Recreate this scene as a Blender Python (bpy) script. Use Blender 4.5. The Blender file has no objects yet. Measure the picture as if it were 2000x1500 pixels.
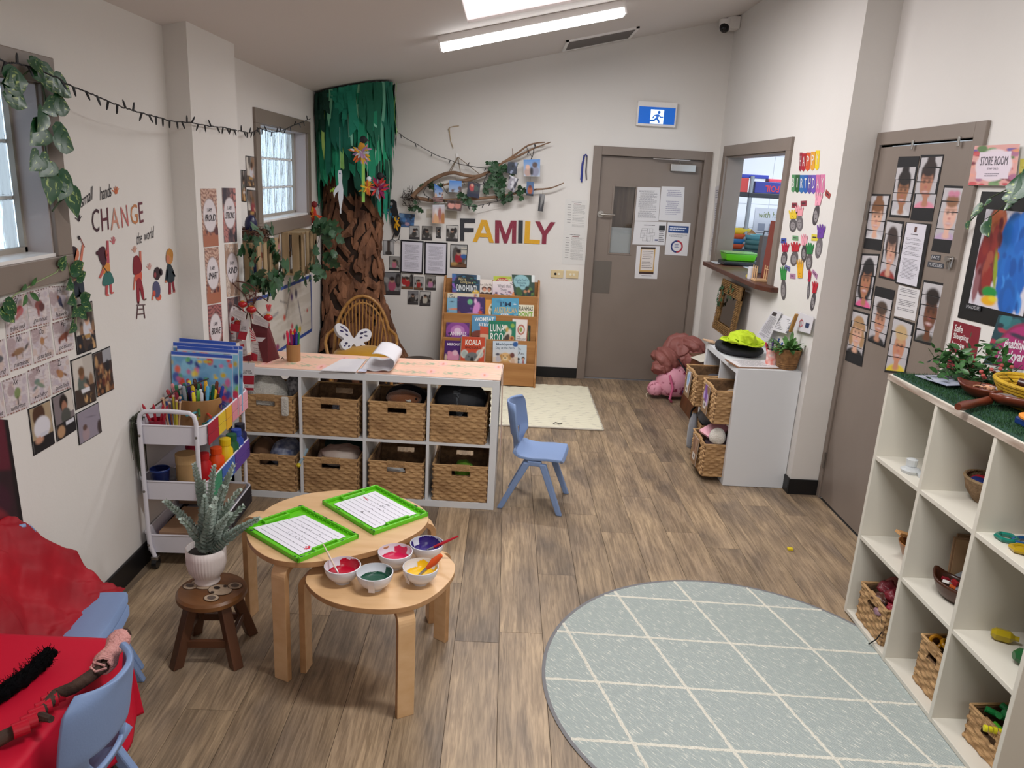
import bpy, bmesh, math, random
import numpy as np
from mathutils import Vector, Matrix
random.seed(7); rng=np.random.default_rng(7)
S=bpy.context.scene; C=S.collection; PI=math.pi
V=Vector
# ---------------------------------------------------------------- camera
EYE=V((0,0,1.83)); FPX=1470.4
def cam_axes(yaw,pitch,roll):
    r=V((math.cos(yaw),-math.sin(yaw),0)); f=V((math.sin(yaw),math.cos(yaw),0)); u=V((0,0,1))
    f2=f*math.cos(pitch)-u*math.sin(pitch); u2=u*math.cos(pitch)+f*math.sin(pitch)
    return r*math.cos(roll)+u2*math.sin(roll), u2*math.cos(roll)-r*math.sin(roll), f2
CR,CU,CF=cam_axes(0.0175662,0.268748,0.0542014)
cd=bpy.data.cameras.new('camera'); cam=bpy.data.objects.new('camera',cd); C.objects.link(cam)
cd.sensor_width=36; cd.lens=FPX/2000*36; cd.clip_start=.05; cd.clip_end=100
M=Matrix((CR,CU,-CF)).transposed().to_4x4(); M.translation=EYE; cam.matrix_world=M
S.camera=cam
# ---------------------------------------------------------------- exposure, sky, lights
S.view_settings.view_transform='Standard'; S.view_settings.look='None'
S.view_settings.exposure=0.0; S.view_settings.gamma=1; S.view_settings.use_curve_mapping=False
W=bpy.data.worlds.new('world'); S.world=W; W.use_nodes=True
bg=W.node_tree.nodes['Background']; bg.inputs[0].default_value=(.70,.85,1,1); bg.inputs[1].default_value=2.1
def ceil_z(x): return 2.405+.2346*(x+1.61)
def area(name,loc,sx,sy,energy,col=(1,.985,.975),rot=(0,0,0)):
    l=bpy.data.lights.new(name,'AREA'); l.shape='RECTANGLE'; l.size=sx; l.size_y=sy; l.energy=energy; l.color=col
    o=bpy.data.objects.new(name,l); C.objects.link(o); o.location=loc; o.rotation_euler=rot; return o
TILT=math.atan(.2346)
area('batten_light',(.08,5.25,ceil_z(.08)-.105),1.15,.07,30,rot=(0,-TILT,0))
area('batten_light',(.55,1.9,ceil_z(.55)-.12),1.2,.12,52,rot=(0,-TILT,0))
area('batten_light',(.55,-1.4,ceil_z(.55)-.12),1.2,.12,44,rot=(0,-TILT,0))
area('skylight_light',(.33,4.35,ceil_z(.33)-.03),1.1,1.1,20,col=(1,.97,.98),rot=(0,-TILT,0))
area('kitchen_light',(3.0,6.9,2.6),.9,.9,42,col=(.93,.96,1))
# ---------------------------------------------------------------- materials
def lin(c):
    if isinstance(c,str):
        c=c.lstrip('#'); c=[int(c[i:i+2],16)/255 for i in (0,2,4)]
    else: return tuple(c[:3])
    return tuple(x/12.92 if x<=.04045 else ((x+.055)/1.055)**2.4 for x in c)
MC={}
def mat(name,col='#888888',rough=.5,metal=0,nz=None,bump=None,st=(1,1,1),trans=0,emit=0,sheen=0,alpha=1,rand=0,spec=.5,coat=0):
    if name in MC: return MC[name]
    m=bpy.data.materials.new(name); m.use_nodes=True; nt=m.node_tree; N=nt.nodes; L=nt.links; b=N['Principled BSDF']
    c=lin(col); I=b.inputs
    I['Base Color'].default_value=(*c,1); I['Roughness'].default_value=rough; I['Metallic'].default_value=metal
    I['Transmission Weight'].default_value=trans; I['Alpha'].default_value=alpha; I['Specular IOR Level'].default_value=spec
    I['Coat Weight'].default_value=coat
    if sheen: I['Sheen Weight'].default_value=sheen
    if emit: I['Emission Color'].default_value=(*c,1); I['Emission Strength'].default_value=emit
    if nz or bump or rand:
        tc=N.new('ShaderNodeTexCoord'); mp=N.new('ShaderNodeMapping'); mp.inputs['Scale'].default_value=st
        L.new(tc.outputs['Object'],mp.inputs[0])
        base=None
        if nz:
            n=N.new('ShaderNodeTexNoise'); n.inputs['Scale'].default_value=nz[0]; n.inputs['Detail'].default_value=5
            L.new(mp.outputs[0],n.inputs['Vector'])
            r=N.new('ShaderNodeValToRGB'); r.color_ramp.elements[0].position=.3; r.color_ramp.elements[1].position=.7
            c2=lin(nz[1]); r.color_ramp.elements[0].color=(*c2,1); r.color_ramp.elements[1].color=(*c,1)
            L.new(n.outputs['Fac'],r.inputs[0]); base=r.outputs[0]
        if rand:
            oi=N.new('ShaderNodeObjectInfo'); hs=N.new('ShaderNodeHueSaturation'); mr=N.new('ShaderNodeMapRange')
            mr.inputs['To Min'].default_value=1-rand; mr.inputs['To Max'].default_value=1+rand
            L.new(oi.outputs['Random'],mr.inputs[0]); L.new(mr.outputs[0],hs.inputs['Value'])
            if base: L.new(base,hs.inputs['Color'])
            else: hs.inputs['Color'].default_value=(*c,1)
            base=hs.outputs[0]
        if base: L.new(base,I['Base Color'])
        if bump:
            n=N.new('ShaderNodeTexNoise'); n.inputs['Scale'].default_value=bump[0]; n.inputs['Detail'].default_value=4
            L.new(mp.outputs[0],n.inputs['Vector']); bp=N.new('ShaderNodeBump'); bp.inputs['Strength'].default_value=bump[1]
            bp.inputs['Distance'].default_value=.01; L.new(n.outputs['Fac'],bp.inputs['Height']); L.new(bp.outputs[0],I['Normal'])
    MC[name]=m; return m
def vmat():
    if 'print' in MC: return MC['print']
    m=bpy.data.materials.new('print'); m.use_nodes=True; N=m.node_tree.nodes; b=N['Principled BSDF']
    a=N.new('ShaderNodeAttribute'); a.attribute_name='Col'; m.node_tree.links.new(a.outputs['Color'],b.inputs['Base Color'])
    b.inputs['Roughness'].default_value=.45; MC['print']=m; return m
def plain(c,rough=.5): return mat('c%s_%d'%(c.lstrip('#'),int(rough*100)),c,rough)
# ---------------------------------------------------------------- mesh helper
class MB:
    def __init__(s): s.bm=bmesh.new(); s.mi=0
    def face(s,vs):
        try: f=s.bm.faces.new(vs); f.material_index=s.mi; return f
        except ValueError: return None
    def hexa(s,p):   # p: 8 points, bottom ring 0-3, top ring 4-7
        v=[s.bm.verts.new(q) for q in p]
        for f in ((3,2,1,0),(4,5,6,7),(0,1,5,4),(1,2,6,5),(2,3,7,6),(3,0,4,7)): s.face([v[i] for i in f])
        return s
    def box(s,x0,x1,y0,y1,z0,z1):
        x0,x1=sorted((x0,x1)); y0,y1=sorted((y0,y1)); z0,z1=sorted((z0,z1))
        return s.hexa([(x0,y0,z0),(x1,y0,z0),(x1,y1,z0),(x0,y1,z0),(x0,y0,z1),(x1,y0,z1),(x1,y1,z1),(x0,y1,z1)])
    def obox(s,c,u,v,w):  # centre and half-vectors
        c,u,v,w=map(V,(c,u,v,w))
        return s.hexa([c-u-v-w,c+u-v-w,c+u+v-w,c-u+v-w,c-u-v+w,c+u-v+w,c+u+v+w,c-u+v+w])
    def beam(s,a,b,w,h,up=(0,0,1)):
        a,b=V(a),V(b); d=b-a; n=d.normalized(); r=n.cross(V(up))
        if r.length<1e-4: r=n.cross(V((1,0,0)))
        r.normalize(); u=r.cross(n); return s.obox((a+b)/2,r*w/2,d/2,u*h/2)
    def tube(s,pts,r,n=8,cap=True):
        pts=[V(p) for p in pts]; R=r if hasattr(r,'__len__') else [r]*len(pts); rings=[]; ref=None
        for i,p in enumerate(pts):
            d=(pts[min(i+1,len(pts)-1)]-pts[max(i-1,0)])
            if d.length<1e-9: d=V((0,0,1))
            d.normalize()
            if ref is None: ref=d.orthogonal().normalized()
            ref=(ref-d*ref.dot(d)); 
            if ref.length<1e-6: ref=d.orthogonal()
            ref.normalize(); b=d.cross(ref)
            rings.append([s.bm.verts.new(p+(ref*math.cos(2*PI*k/n)+b*math.sin(2*PI*k/n))*R[i]) for k in range(n)])
        for a,b in zip(rings,rings[1:]):
            for k in range(n): s.face([a[k],a[(k+1)%n],b[(k+1)%n],b[k]])
        if cap: s.face(rings[0][::-1]); s.face(rings[-1])
        return s
    def lathe(s,prof,c=(0,0,0),n=24,sx=1,sy=1,cap=True):
        c=V(c); rings=[]
        for r,z in prof: rings.append([s.bm.verts.new(c+V((math.cos(2*PI*k/n)*r*sx,math.sin(2*PI*k/n)*r*sy,z))) for k in range(n)])
        for a,b in zip(rings,rings[1:]):
            for k in range(n): s.face([a[k],a[(k+1)%n],b[(k+1)%n],b[k]])
        if cap: s.face(rings[0][::-1]); s.face(rings[-1])
        return s
    def prism(s,poly,z0,z1):
        a=[s.bm.verts.new((x,y,z0)) for x,y in poly]; b=[s.bm.verts.new((x,y,z1)) for x,y in poly]; n=len(poly)
        s.face(a[::-1]); s.face(b)
        for k in range(n): s.face([a[k],a[(k+1)%n],b[(k+1)%n],b[k]])
        return s
    def slab(s,pts,d): # planar polygon (3d points) given thickness vector d
        a=[s.bm.verts.new(p) for p in pts]; b=[s.bm.verts.new(V(p)+V(d)) for p in pts]; n=len(pts)
        s.face(a[::-1]); s.face(b)
        for k in range(n): s.face([a[k],a[(k+1)%n],b[(k+1)%n],b[k]])
        return s
    def ball(s,c,r,n=10,sx=1,sy=1,sz=1):
        c=V(c); m=max(4,n//2)
        return s.lathe([(max(1e-4,r*math.sin(PI*i/m)),-r*sz*math.cos(PI*i/m)) for i in range(m+1)],c,n,sx,sy)
    def grid(s,f,nu,nv,close_u=False):
        P=[[s.bm.verts.new(f(i/(nu if close_u else nu-1),j/(nv-1))) for j in range(nv)] for i in range(nu)]
        for i in range(nu if close_u else nu-1):
            for j in range(nv-1):
                k=(i+1)%nu; s.face([P[i][j],P[k][j],P[k][j+1],P[i][j+1]])
        return s
    def xf(s,m): bmesh.ops.transform(s.bm,matrix=m,verts=s.bm.verts); return s
    def build(s,name,m,parent=None,smooth=False,bevel=0,seg=2,solid=0,sub=0):
        bmesh.ops.recalc_face_normals(s.bm,faces=s.bm.faces)
        me=bpy.data.meshes.new(name); s.bm.to_mesh(me); s.bm.free()
        for q in (m if isinstance(m,(list,tuple)) else [m]): me.materials.append(q)
        if smooth: me.shade_smooth()
        o=bpy.data.objects.new(name,me); C.objects.link(o)
        if smooth and smooth!=2:
            me.set_sharp_from_angle(angle=math.radians(40))
        if solid: q=o.modifiers.new('solid','SOLIDIFY'); q.thickness=solid; q.offset=0
        if bevel: q=o.modifiers.new('bevel','BEVEL'); q.width=bevel; q.segments=seg; q.limit_method='ANGLE'; q.harden_normals=False
        if sub: q=o.modifiers.new('sub','SUBSURF'); q.levels=q.render_levels=sub
        if parent: o.parent=parent
        return o
def tag(o,label,cat,group=None,kind=None):
    if label: o['label']=label
    if cat: o['category']=cat
    if group: o['group']=group
    if kind: o['kind']=kind
    return o
def empty(name,label,cat,loc=(0,0,0),rz=0,group=None):
    o=bpy.data.objects.new(name,None); C.objects.link(o); o.location=loc; o.rotation_euler=(0,0,rz); o.empty_display_size=.05
    return tag(o,label,cat,group)
def struct(o): o['kind']='structure'; return o
def dup(o,loc=None,rz=None,label=None,rot=None):
    r=o.copy(); C.objects.link(r)
    for ch in o.children:
        c=ch.copy(); C.objects.link(c); c.parent=r
        for g in ch.children: d=g.copy(); C.objects.link(d); d.parent=c
    if loc is not None: r.location=loc
    if rz is not None: r.rotation_euler=(0,0,rz)
    if rot is not None: r.rotation_euler=rot
    if label: r['label']=label
    return r
# ---------------------------------------------------------------- points on the real surfaces of the room
def ray(px,py): return CF+CR*((px-1000)/FPX)-CU*((py-750)/FPX)
def fl(px,py,z=0): d=ray(px,py); return EYE+d*((z-EYE.z)/d.z)
def aty(px,py,y): d=ray(px,py); return EYE+d*(y/d.y)
def atx(px,py,x): d=ray(px,py); return EYE+d*(x/d.x)
def zo(ox,oy,s): return lambda x,y:(ox+x/s,oy+y/s)
LX,DY,RX,SX=-1.61,6.97,1.85,2.04
WALL={'left':(lambda p,x=LX:atx(*p,x),V((1,0,0))),'pil':(lambda p:atx(*p,-1.5),V((1,0,0))),
 'back':(lambda p:aty(*p,DY),V((0,-1,0))),'door':(lambda p:aty(*p,DY-.005),V((0,-1,0))),
 'right':(lambda p:atx(*p,RX),V((-1,0,0))),'store':(lambda p:atx(*p,SX),V((-1,0,0))),'sdoor':(lambda p:atx(*p,SX-.02),V((-1,0,0)))}
def rect(w,u0,v0,u1,v1):
    """upright rectangle on a wall in wall coordinates: TL,TR,BR,BL as seen from the room"""
    x={'left':LX,'pil':-1.5,'right':RX,'store':SX,'sdoor':SX-.02}.get(w)
    y={'back':DY,'door':DY-.005}.get(w)
    if y: return [V((u0,y,v1)),V((u1,y,v1)),V((u1,y,v0)),V((u0,y,v0))]
    return [V((x,u0,v1)),V((x,u1,v1)),V((x,u1,v0)),V((x,u0,v0))]
def wallq(w,pts): f,n=WALL[w]; return [f(p) for p in pts],n
def lerp4(q,u,v): # u right, v down
    return (q[0]*(1-u)+q[1]*u)*(1-v)+(q[3]*(1-u)+q[2]*u)*v
# ---------------------------------------------------------------- painter for flat print
def paint(ops,U,Vv,asp=1.0,seed=0):
    col=np.ones(U.shape+(3,))
    h=1.5/ max(U.shape)
    def mix(m,c):
        nonlocal col
        m=np.clip(m,0,1)[...,None]; col=col*(1-m)+np.array(lin(c))*m
    r=np.random.default_rng(seed)
    for o in ops:
        k=o[0]
        if k=='bg': col[:]=lin(o[1])
        elif k=='r': _,a,b,c,d,cc=o; mix((U>=a)&(U<=c)&(Vv>=b)&(Vv<=d),cc)
        elif k=='e':
            _,cx,cy,rx,ry,cc=o[:6]; t=o[6] if len(o)>6 else 0
            X=(U-cx); Y=(Vv-cy); X,Y=X*math.cos(t)+Y*math.sin(t),-X*math.sin(t)+Y*math.cos(t)
            d=np.sqrt((X/rx)**2+(Y/ry)**2); mix((1-d)*min(rx,ry)/h+.5,cc)
        elif k=='g': # vertical gradient of printed colour
            t=Vv[...,None]; col=np.array(lin(o[1]))*(1-t)+np.array(lin(o[2]))*t
        elif k=='b': # random blobs
            _,n,cols,s=o[:4]; a,b,c,d=o[4] if len(o)>4 else (0,0,1,1)
            for i in range(n):
                cx=a+(c-a)*r.random(); cy=b+(d-b)*r.random(); s1=s*(.5+r.random())
                dd=np.sqrt(((U-cx)/s1)**2+((Vv-cy)/(s1*asp*(.5+r.random())))**2); mix((1-dd)*s1/h+.5,cols[r.integers(len(cols))])
        elif k=='w': # wavy lines
            _,f,a,cc,th=o; y=(Vv*f+a*np.sin(U*5+r.random()*6)+a*.5*np.sin(U*11+2)); mix(((y%1)<th)*.8,cc)
        elif k=='l': # line a->b width
            _,x0,y0,x1,y1,wd,cc=o; dx,dy=x1-x0,y1-y0; L=dx*dx+dy*dy+1e-9
            t=np.clip(((U-x0)*dx+(Vv-y0)*dy)/L,0,1); d=np.hypot(U-x0-t*dx,(Vv-y0-t*dy)*asp); mix((wd-d)/h+.5,cc)
    return col
def printed(name,q,n,ops,parent=None,res=(28,36),off=.0006,th=.0015,seed=0,sub=(0,0,1,1),asp=None,curl=0):
    """flat printed sheet: q = TL,TR,BR,BL; front grid coloured per vertex, thin solid behind"""
    nu,nv=res; us=np.linspace(0,1,nu); vs=np.linspace(0,1,nv); U,Vv=np.meshgrid(us,vs,indexing='ij')
    if asp is None: asp=max(.3,min(3,(q[3]-q[0]).length/max(1e-4,(q[1]-q[0]).length)))
    a,b,c,d=sub; col=paint(ops,a+(c-a)*U,b+(d-b)*Vv,asp,seed)
    q0=[np.array(p+n*(off+th)) for p in q]
    P=((q0[0]*(1-U[...,None])+q0[1]*U[...,None])*(1-Vv[...,None])+(q0[3]*(1-U[...,None])+q0[2]*U[...,None])*Vv[...,None])
    if curl: P=P+np.array(n)*(curl*(np.abs(U-.5)*2)**3*(Vv**2))[...,None]
    P=P.reshape(-1,3); idx=np.arange(nu*nv).reshape(nu,nv)
    F=np.stack([idx[:-1,:-1],idx[:-1,1:],idx[1:,1:],idx[1:,:-1]],-1).reshape(-1,4)
    B=np.array([p+n*off for p in q]); nb=len(P); P=np.vstack([P,B])
    F=[tuple(f) for f in F.tolist()]; e=[idx[0,0],idx[-1,0],idx[-1,-1],idx[0,-1]]
    F.append((nb+3,nb+2,nb+1,nb))
    edges=[list(idx[:,0]),list(idx[-1,:]),list(idx[::-1,-1]),list(idx[0,::-1])]
    for k in range(4): F.append(tuple(int(i) for i in edges[k][::-1])+(nb+k,nb+(k+1)%4))
    me=bpy.data.meshes.new(name); me.from_pydata(P.tolist(),[],F)
    at=me.color_attributes.new('Col','FLOAT_COLOR','POINT')
    cc=np.ones((len(P),4)); cc[:nb,:3]=col.reshape(-1,3); cc[nb:,:3]=.7; at.data.foreach_set('color',cc.ravel().astype(np.float32))
    me.materials.append(vmat()); o=bpy.data.objects.new(name,me); C.objects.link(o)
    if parent: o.parent=parent
    return o
FONTC={}
def letters(name,s,q,n,m,parent=None,box=(0,0,1,1),off=.003,ex=.0006,shear=0,italic=False,spacing=1,bold=0):
    """lettering fitted to box (u0,v0,u1,v1) of quad q"""
    key=(s,shear,spacing,bold)
    if key not in FONTC:
        cu=bpy.data.curves.new('f','FONT'); cu.body=s; cu.align_x='CENTER'; cu.shear=shear; cu.resolution_u=2; cu.space_character=spacing; cu.offset=bold
        ob=bpy.data.objects.new('f',cu); me=bpy.data.meshes.new_from_object(ob)
        co=np.array([v.co for v in me.vertices]); pf=[tuple(p.vertices) for p in me.polygons]
        bpy.data.objects.remove(ob); bpy.data.meshes.remove(me); FONTC[key]=(co,pf)
    co,pf=FONTC[key]
    mn=co.min(0); mx=co.max(0); u=(co[:,0]-mn[0])/(mx[0]-mn[0]+1e-9); v=1-(co[:,1]-mn[1])/(mx[1]-mn[1]+1e-9)
    a,b,c,d=box; u=a+(c-a)*u; v=b+(d-b)*v
    P=[lerp4(q,uu,vv)+n*off for uu,vv in zip(u,v)]
    me=bpy.data.meshes.new(name); me.from_pydata([tuple(p) for p in P],[],pf); me.materials.append(m)
    o=bpy.data.objects.new(name,me); C.objects.link(o)
    if parent: o.parent=parent
    return o
def textlines(q,n,parent,rows,box=(.1,.1,.9,.9),col='#55555a',off=.0026,seed=0,fill=.42,words=True,short=.3):
    r=random.Random(seed); b=MB(); a,t,c,d=box
    for i in range(rows):
        v0=t+(d-t)*i/rows; v1=v0+(d-t)/rows*fill
        if r.random()<.12: continue
        end=c-(c-a)*short*r.random() if r.random()<.6 else c; u=a+(.0 if r.random()<.8 else .08*(c-a))
        while u<end-.01:
            w=(c-a)*(.04+.12*r.random()) if words else end-u
            u2=min(u+w,end); p=[lerp4(q,*z)+n*off for z in ((u,v0),(u2,v0),(u2,v1),(u,v1))]
            b.face([b.bm.verts.new(x) for x in p]); u=u2+(c-a)*.018
    return b.build('printed_text',plain(col),parent)
# ================================================================ SETTING
wallm=mat('wall_paint','#dfdcd8',.75,nz=(1.2,'#dad6d2'),bump=(60,.06))
ceilm=mat('ceiling_paint','#d6d0cd',.8)
taupe=mat('taupe_paint','#83776e',.42,nz=(3,'#7d7168'),bump=(30,.04))
black_rub=mat('black_skirting','#0d0e12',.45)
# floor planks
def plank_mat():
    m=bpy.data.materials.new('oak_plank'); m.use_nodes=True; nt=m.node_tree; N=nt.nodes; L=nt.links; b=N['Principled BSDF']
    tc=N.new('ShaderNodeTexCoord'); oi=N.new('ShaderNodeObjectInfo'); mul=N.new('ShaderNodeVectorMath'); mul.operation='SCALE'; mul.inputs['Scale'].default_value=37
    cmb=N.new('ShaderNodeCombineXYZ'); 
    for k in range(3): L.new(oi.outputs['Random'],cmb.inputs[k])
    L.new(cmb.outputs[0],mul.inputs[0]); add=N.new('ShaderNodeVectorMath'); L.new(tc.outputs['Object'],add.inputs[0]); L.new(mul.outputs[0],add.inputs[1])
    def noise(sc,st,det=6,dist=0):
        mp=N.new('ShaderNodeMapping'); mp.inputs['Scale'].default_value=st; L.new(add.outputs[0],mp.inputs[0])
        n=N.new('ShaderNodeTexNoise'); n.inputs['Scale'].default_value=sc; n.inputs['Detail'].default_value=det; n.inputs['Distortion'].default_value=dist
        L.new(mp.outputs[0],n.inputs['Vector']); return n.outputs['Fac']
    patch=noise(2.2,(2.2,1,1),3,.4); grain=noise(9,(9,.55,1),8,1.0); fine=noise(60,(6,.35,1),4)
    # cathedral rings
    mp=N.new('ShaderNodeMapping'); mp.inputs['Scale'].default_value=(5,.8,1); L.new(add.outputs[0],mp.inputs[0])
    wv=N.new('ShaderNodeTexNoise'); wv.inputs['Scale'].default_value=1.3; wv.inputs['Detail'].default_value=1; L.new(mp.outputs[0],wv.inputs['Vector'])
    m1=N.new('ShaderNodeMath'); m1.operation='MULTIPLY'; m1.inputs[1].default_value=34; L.new(wv.outputs['Fac'],m1.inputs[0])
    m2=N.new('ShaderNodeMath'); m2.operation='SINE'; L.new(m1.outputs[0],m2.inputs[0])
    r1=N.new('ShaderNodeValToRGB'); e=r1.color_ramp.elements; e[0].position=.28; e[0].color=(*lin('#807162'),1); e[1].position=.72; e[1].color=(*lin('#b79f80'),1)
    x=r1.color_ramp.elements.new(.5); x.color=(*lin('#a08b72'),1)
    L.new(patch,r1.inputs[0])
    r2=N.new('ShaderNodeValToRGB'); e=r2.color_ramp.elements; e[0].position=.36; e[0].color=(.50,.47,.45,1); e[1].position=.62; e[1].color=(1.06,1.05,1.04,1)
    L.new(grain,r2.inputs[0])
    mx=N.new('ShaderNodeMix'); mx.data_type='RGBA'; mx.blend_type='MULTIPLY'; mx.inputs[0].default_value=.72; L.new(r1.outputs[0],mx.inputs[6]); L.new(r2.outputs[0],mx.inputs[7])
    mr=N.new('ShaderNodeMapRange'); mr.inputs['From Min'].default_value=-1; mr.inputs['To Min'].default_value=.86; mr.inputs['To Max'].default_value=1.06; L.new(m2.outputs[0],mr.inputs[0])
    mf=N.new('ShaderNodeMapRange'); mf.inputs['From Min'].default_value=.3; mf.inputs['From Max'].default_value=.7; mf.inputs['To Min'].default_value=.86; mf.inputs['To Max'].default_value=1.1; L.new(fine,mf.inputs[0])
    mm=N.new('ShaderNodeMath'); mm.operation='MULTIPLY'; L.new(mr.outputs[0],mm.inputs[0]); L.new(mf.outputs[0],mm.inputs[1])
    rv=N.new('ShaderNodeMapRange'); rv.inputs['To Min'].default_value=.82; rv.inputs['To Max'].default_value=1.12; L.new(oi.outputs['Random'],rv.inputs[0])
    m3=N.new('ShaderNodeMath'); m3.operation='MULTIPLY'; L.new(mm.outputs[0],m3.inputs[0]); L.new(rv.outputs[0],m3.inputs[1])
    hs=N.new('ShaderNodeHueSaturation'); L.new(mx.outputs[2],hs.inputs['Color']); L.new(m3.outputs[0],hs.inputs['Value'])
    L.new(hs.outputs[0],b.inputs['Base Color']); b.inputs['Roughness'].default_value=.46
    bp=N.new('ShaderNodeBump'); bp.inputs['Strength'].default_value=.12; bp.inputs['Distance'].default_value=.004; L.new(grain,bp.inputs['Height']); L.new(bp.outputs[0],b.inputs['Normal'])
    return m
pm=plank_mat()
floor=struct(MB().box(-1.66,2.2,-3.6,7.1,-.06,-.004).build('floor',mat('floor_joint','#3a322b',.8)))
PW,PL=.18,1.235
pme=MB().box(.0008,PW-.0008,.0008,PL-.0008,-.004,0).build('plank',pm,floor,bevel=.0006,seg=1); plank0=pme; first=True
k0=int(math.floor((-1.61-.231)/PW)); offs={}
for k in range(k0,11):
    x=.231+k*PW; off=random.Random(k*13+5).random()*PL
    j=-3
    while True:
        y=off+j*PL; j+=1
        if y>6.97: break
        if y+PL<.6: continue
        if x>2.03 : continue
        o=plank0 if first else plank0.copy()
        if not first: C.objects.link(o); o.parent=floor
        first=False; o.location=(x,y,0)
# walls
def wbox(n,*a,m=wallm): return struct(MB().box(*a).build(n,m))
H=3.5
b=MB()  # left wall with two window openings (y ranges, z range)
ops=[(1.56,2.72,1.47,2.05),(5.04,6.20,1.45,2.07)]
b.box(LX-.2,LX,-3.6,7.2,0,1.45).box(LX-.2,LX,-3.6,7.2,2.07,H); ys=[-3.6]+[y for o in ops for y in o[:2]]+[7.2]
for a,c in ((ys[0],ys[1]),(ys[2],ys[3]),(ys[4],ys[5])): b.box(LX-.2,LX,a,c,1.45,2.07)
b.box(LX-.2,LX,1.56,2.72,1.45,1.47).box(LX-.2,LX,1.56,2.72,2.05,2.07)
struct(b.build('wall_left',wallm))
wbox('wall_left_pilaster',LX,-1.5,3.73,4.35,0,2.6)
b=MB().box(-1.9,.79,DY,DY+.15,0,H).box(1.735,RX+.14,DY,DY+.15,0,H).box(.79,1.735,DY,DY+.15,2.06,H)
struct(b.build('wall_back',wallm))
# right wall with hatch opening
b=MB(); HY0,HY1,HZ0,HZ1=5.25,6.70,1.185,2.09
b.box(RX,RX+.14,4.38,HY0,0,H).box(RX,RX+.14,HY1,DY,0,H).box(RX,RX+.14,HY0,HY1,0,HZ0).box(RX,RX+.14,HY0,HY1,HZ1,H)
b.box(RX+.14,SX+.15,4.38,4.5,0,H)
struct(b.build('wall_right',wallm))
b=MB(); b.box(SX,SX+.15,-3.6,3.46,0,H).box(SX,SX+.15,3.46,4.335,2.10,H).box(SX,SX+.15,4.335,4.38,0,H)
struct(b.build('wall_right_near',wallm))
wbox('wall_behind',-1.8,2.2,-3.75,-3.6,0,H)
# ceiling: sloping up to the right, skylight opening
sk=(-.3,.98,3.75,4.99); b=MB()
def cp(x0,x1,y0,y1):
    b.hexa([(x0,y0,ceil_z(x0)),(x1,y0,ceil_z(x1)),(x1,y1,ceil_z(x1)),(x0,y1,ceil_z(x0)),(x0,y0,ceil_z(x0)+.1),(x1,y0,ceil_z(x1)+.1),(x1,y1,ceil_z(x1)+.1),(x0,y1,ceil_z(x0)+.1)])
for a in ((-1.9,2.3,-3.75,sk[2]),(-1.9,2.3,sk[3],7.1),(-1.9,sk[0],sk[2],sk[3]),(sk[1],2.3,sk[2],sk[3])): cp(*a)
struct(b.build('ceiling',ceilm))
b=MB(); 
def cq(x0,x1,y0,y1,dz,t): b.hexa([(x,y,ceil_z(x)+dz+k) for k in (0,t) for x,y in ((x0,y0),(x1,y0),(x1,y1),(x0,y1))])
cq(sk[0],sk[1],sk[2],sk[3],.015,.02)
sko=struct(b.build('window_3',mat('skylight_diffuser','#f6ecee',.6,emit=.85)))
# baseboards
def bb(n,*a): struct(MB().box(*a).build(n,black_rub,bevel=.003))
bb('baseboard_left',LX,LX+.012,-3.6,3.73,0,.105); bb('baseboard_left',-1.5,-1.488,3.718,4.36,0,.105)
bb('baseboard_left',LX,LX+.012,4.35,DY,0,.105)
bb('baseboard_back',LX,.732,DY-.012,DY,0,.10); bb('baseboard_back',1.79,RX,DY-.012,DY,0,.10)
bb('baseboard_right',RX-.012,RX,4.38,DY,0,.10); bb('baseboard_right',RX-.012,2.03,4.368,4.38,0,.10)
bb('baseboard_right',SX-.012,SX,-3.6,3.38,0,.10)
# windows of glass block
glass=mat('glass_block','#f4fafd',.12,trans=1,bump=(7,.6),st=(1,2,.5))
mortar=mat('block_mortar','#efecea',.7); whitef=mat('white_gloss','#e9e6e4',.35)
for i,(y0,y1,z0,z1) in enumerate(ops):
    ny=6+i; nz_=3; gx=LX-.10; w=(y1-y0)/ny; h=(z1-z0-.02)/nz_
    casing=MB(); cw=.09
    casing.box(LX-.002,LX+.018,y0-cw,y1+cw,z1,z1+cw).box(LX-.002,LX+.018,y0-cw,y1+cw,z0-cw,z0).box(LX-.002,LX+.018,y0-cw,y0,z0,z1).box(LX-.002,LX+.018,y1,y1+cw,z0,z1)
    root=struct(casing.build('window_%d'%(i+1),taupe,bevel=.003))
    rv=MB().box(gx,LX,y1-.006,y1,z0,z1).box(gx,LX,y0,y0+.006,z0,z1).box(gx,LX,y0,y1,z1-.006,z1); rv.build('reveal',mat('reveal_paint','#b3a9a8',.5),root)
    MB().box(gx,LX+.006,y0,y1,z0,z0+.012).build('sill',whitef,root)
    m=MB()
    for a in range(ny+1): yy=y0+a*w; m.box(gx-.05,gx-.012,yy-.003,yy+.003,z0,z1)
    for a in range(nz_+1): zz=z0+.012+a*h; m.box(gx-.05,gx-.012,y0,y1,zz-.005,zz+.005)
    m.build('mortar_grid',mortar,root)
    MB().box(gx-.012,gx+.012,y0,y1,z0+.012,z0+.03).box(gx-.012,gx+.012,y1-.02,y1-.004,z0,z1).build('inner_frame',mat('inner_frame','#a29a90',.5),root)
    g0=None
    for a in range(ny):
        for c in range(nz_):
            if g0 is None:
                g0=MB().box(0,.05,0,w-.008,0,h-.01).build('glass_block',glass,root,bevel=.006,seg=2); o=g0
            else: o=g0.copy(); C.objects.link(o); o.parent=root
            o.location=(gx-.055,y0+a*w+.004,z0+.017+c*h)
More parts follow.
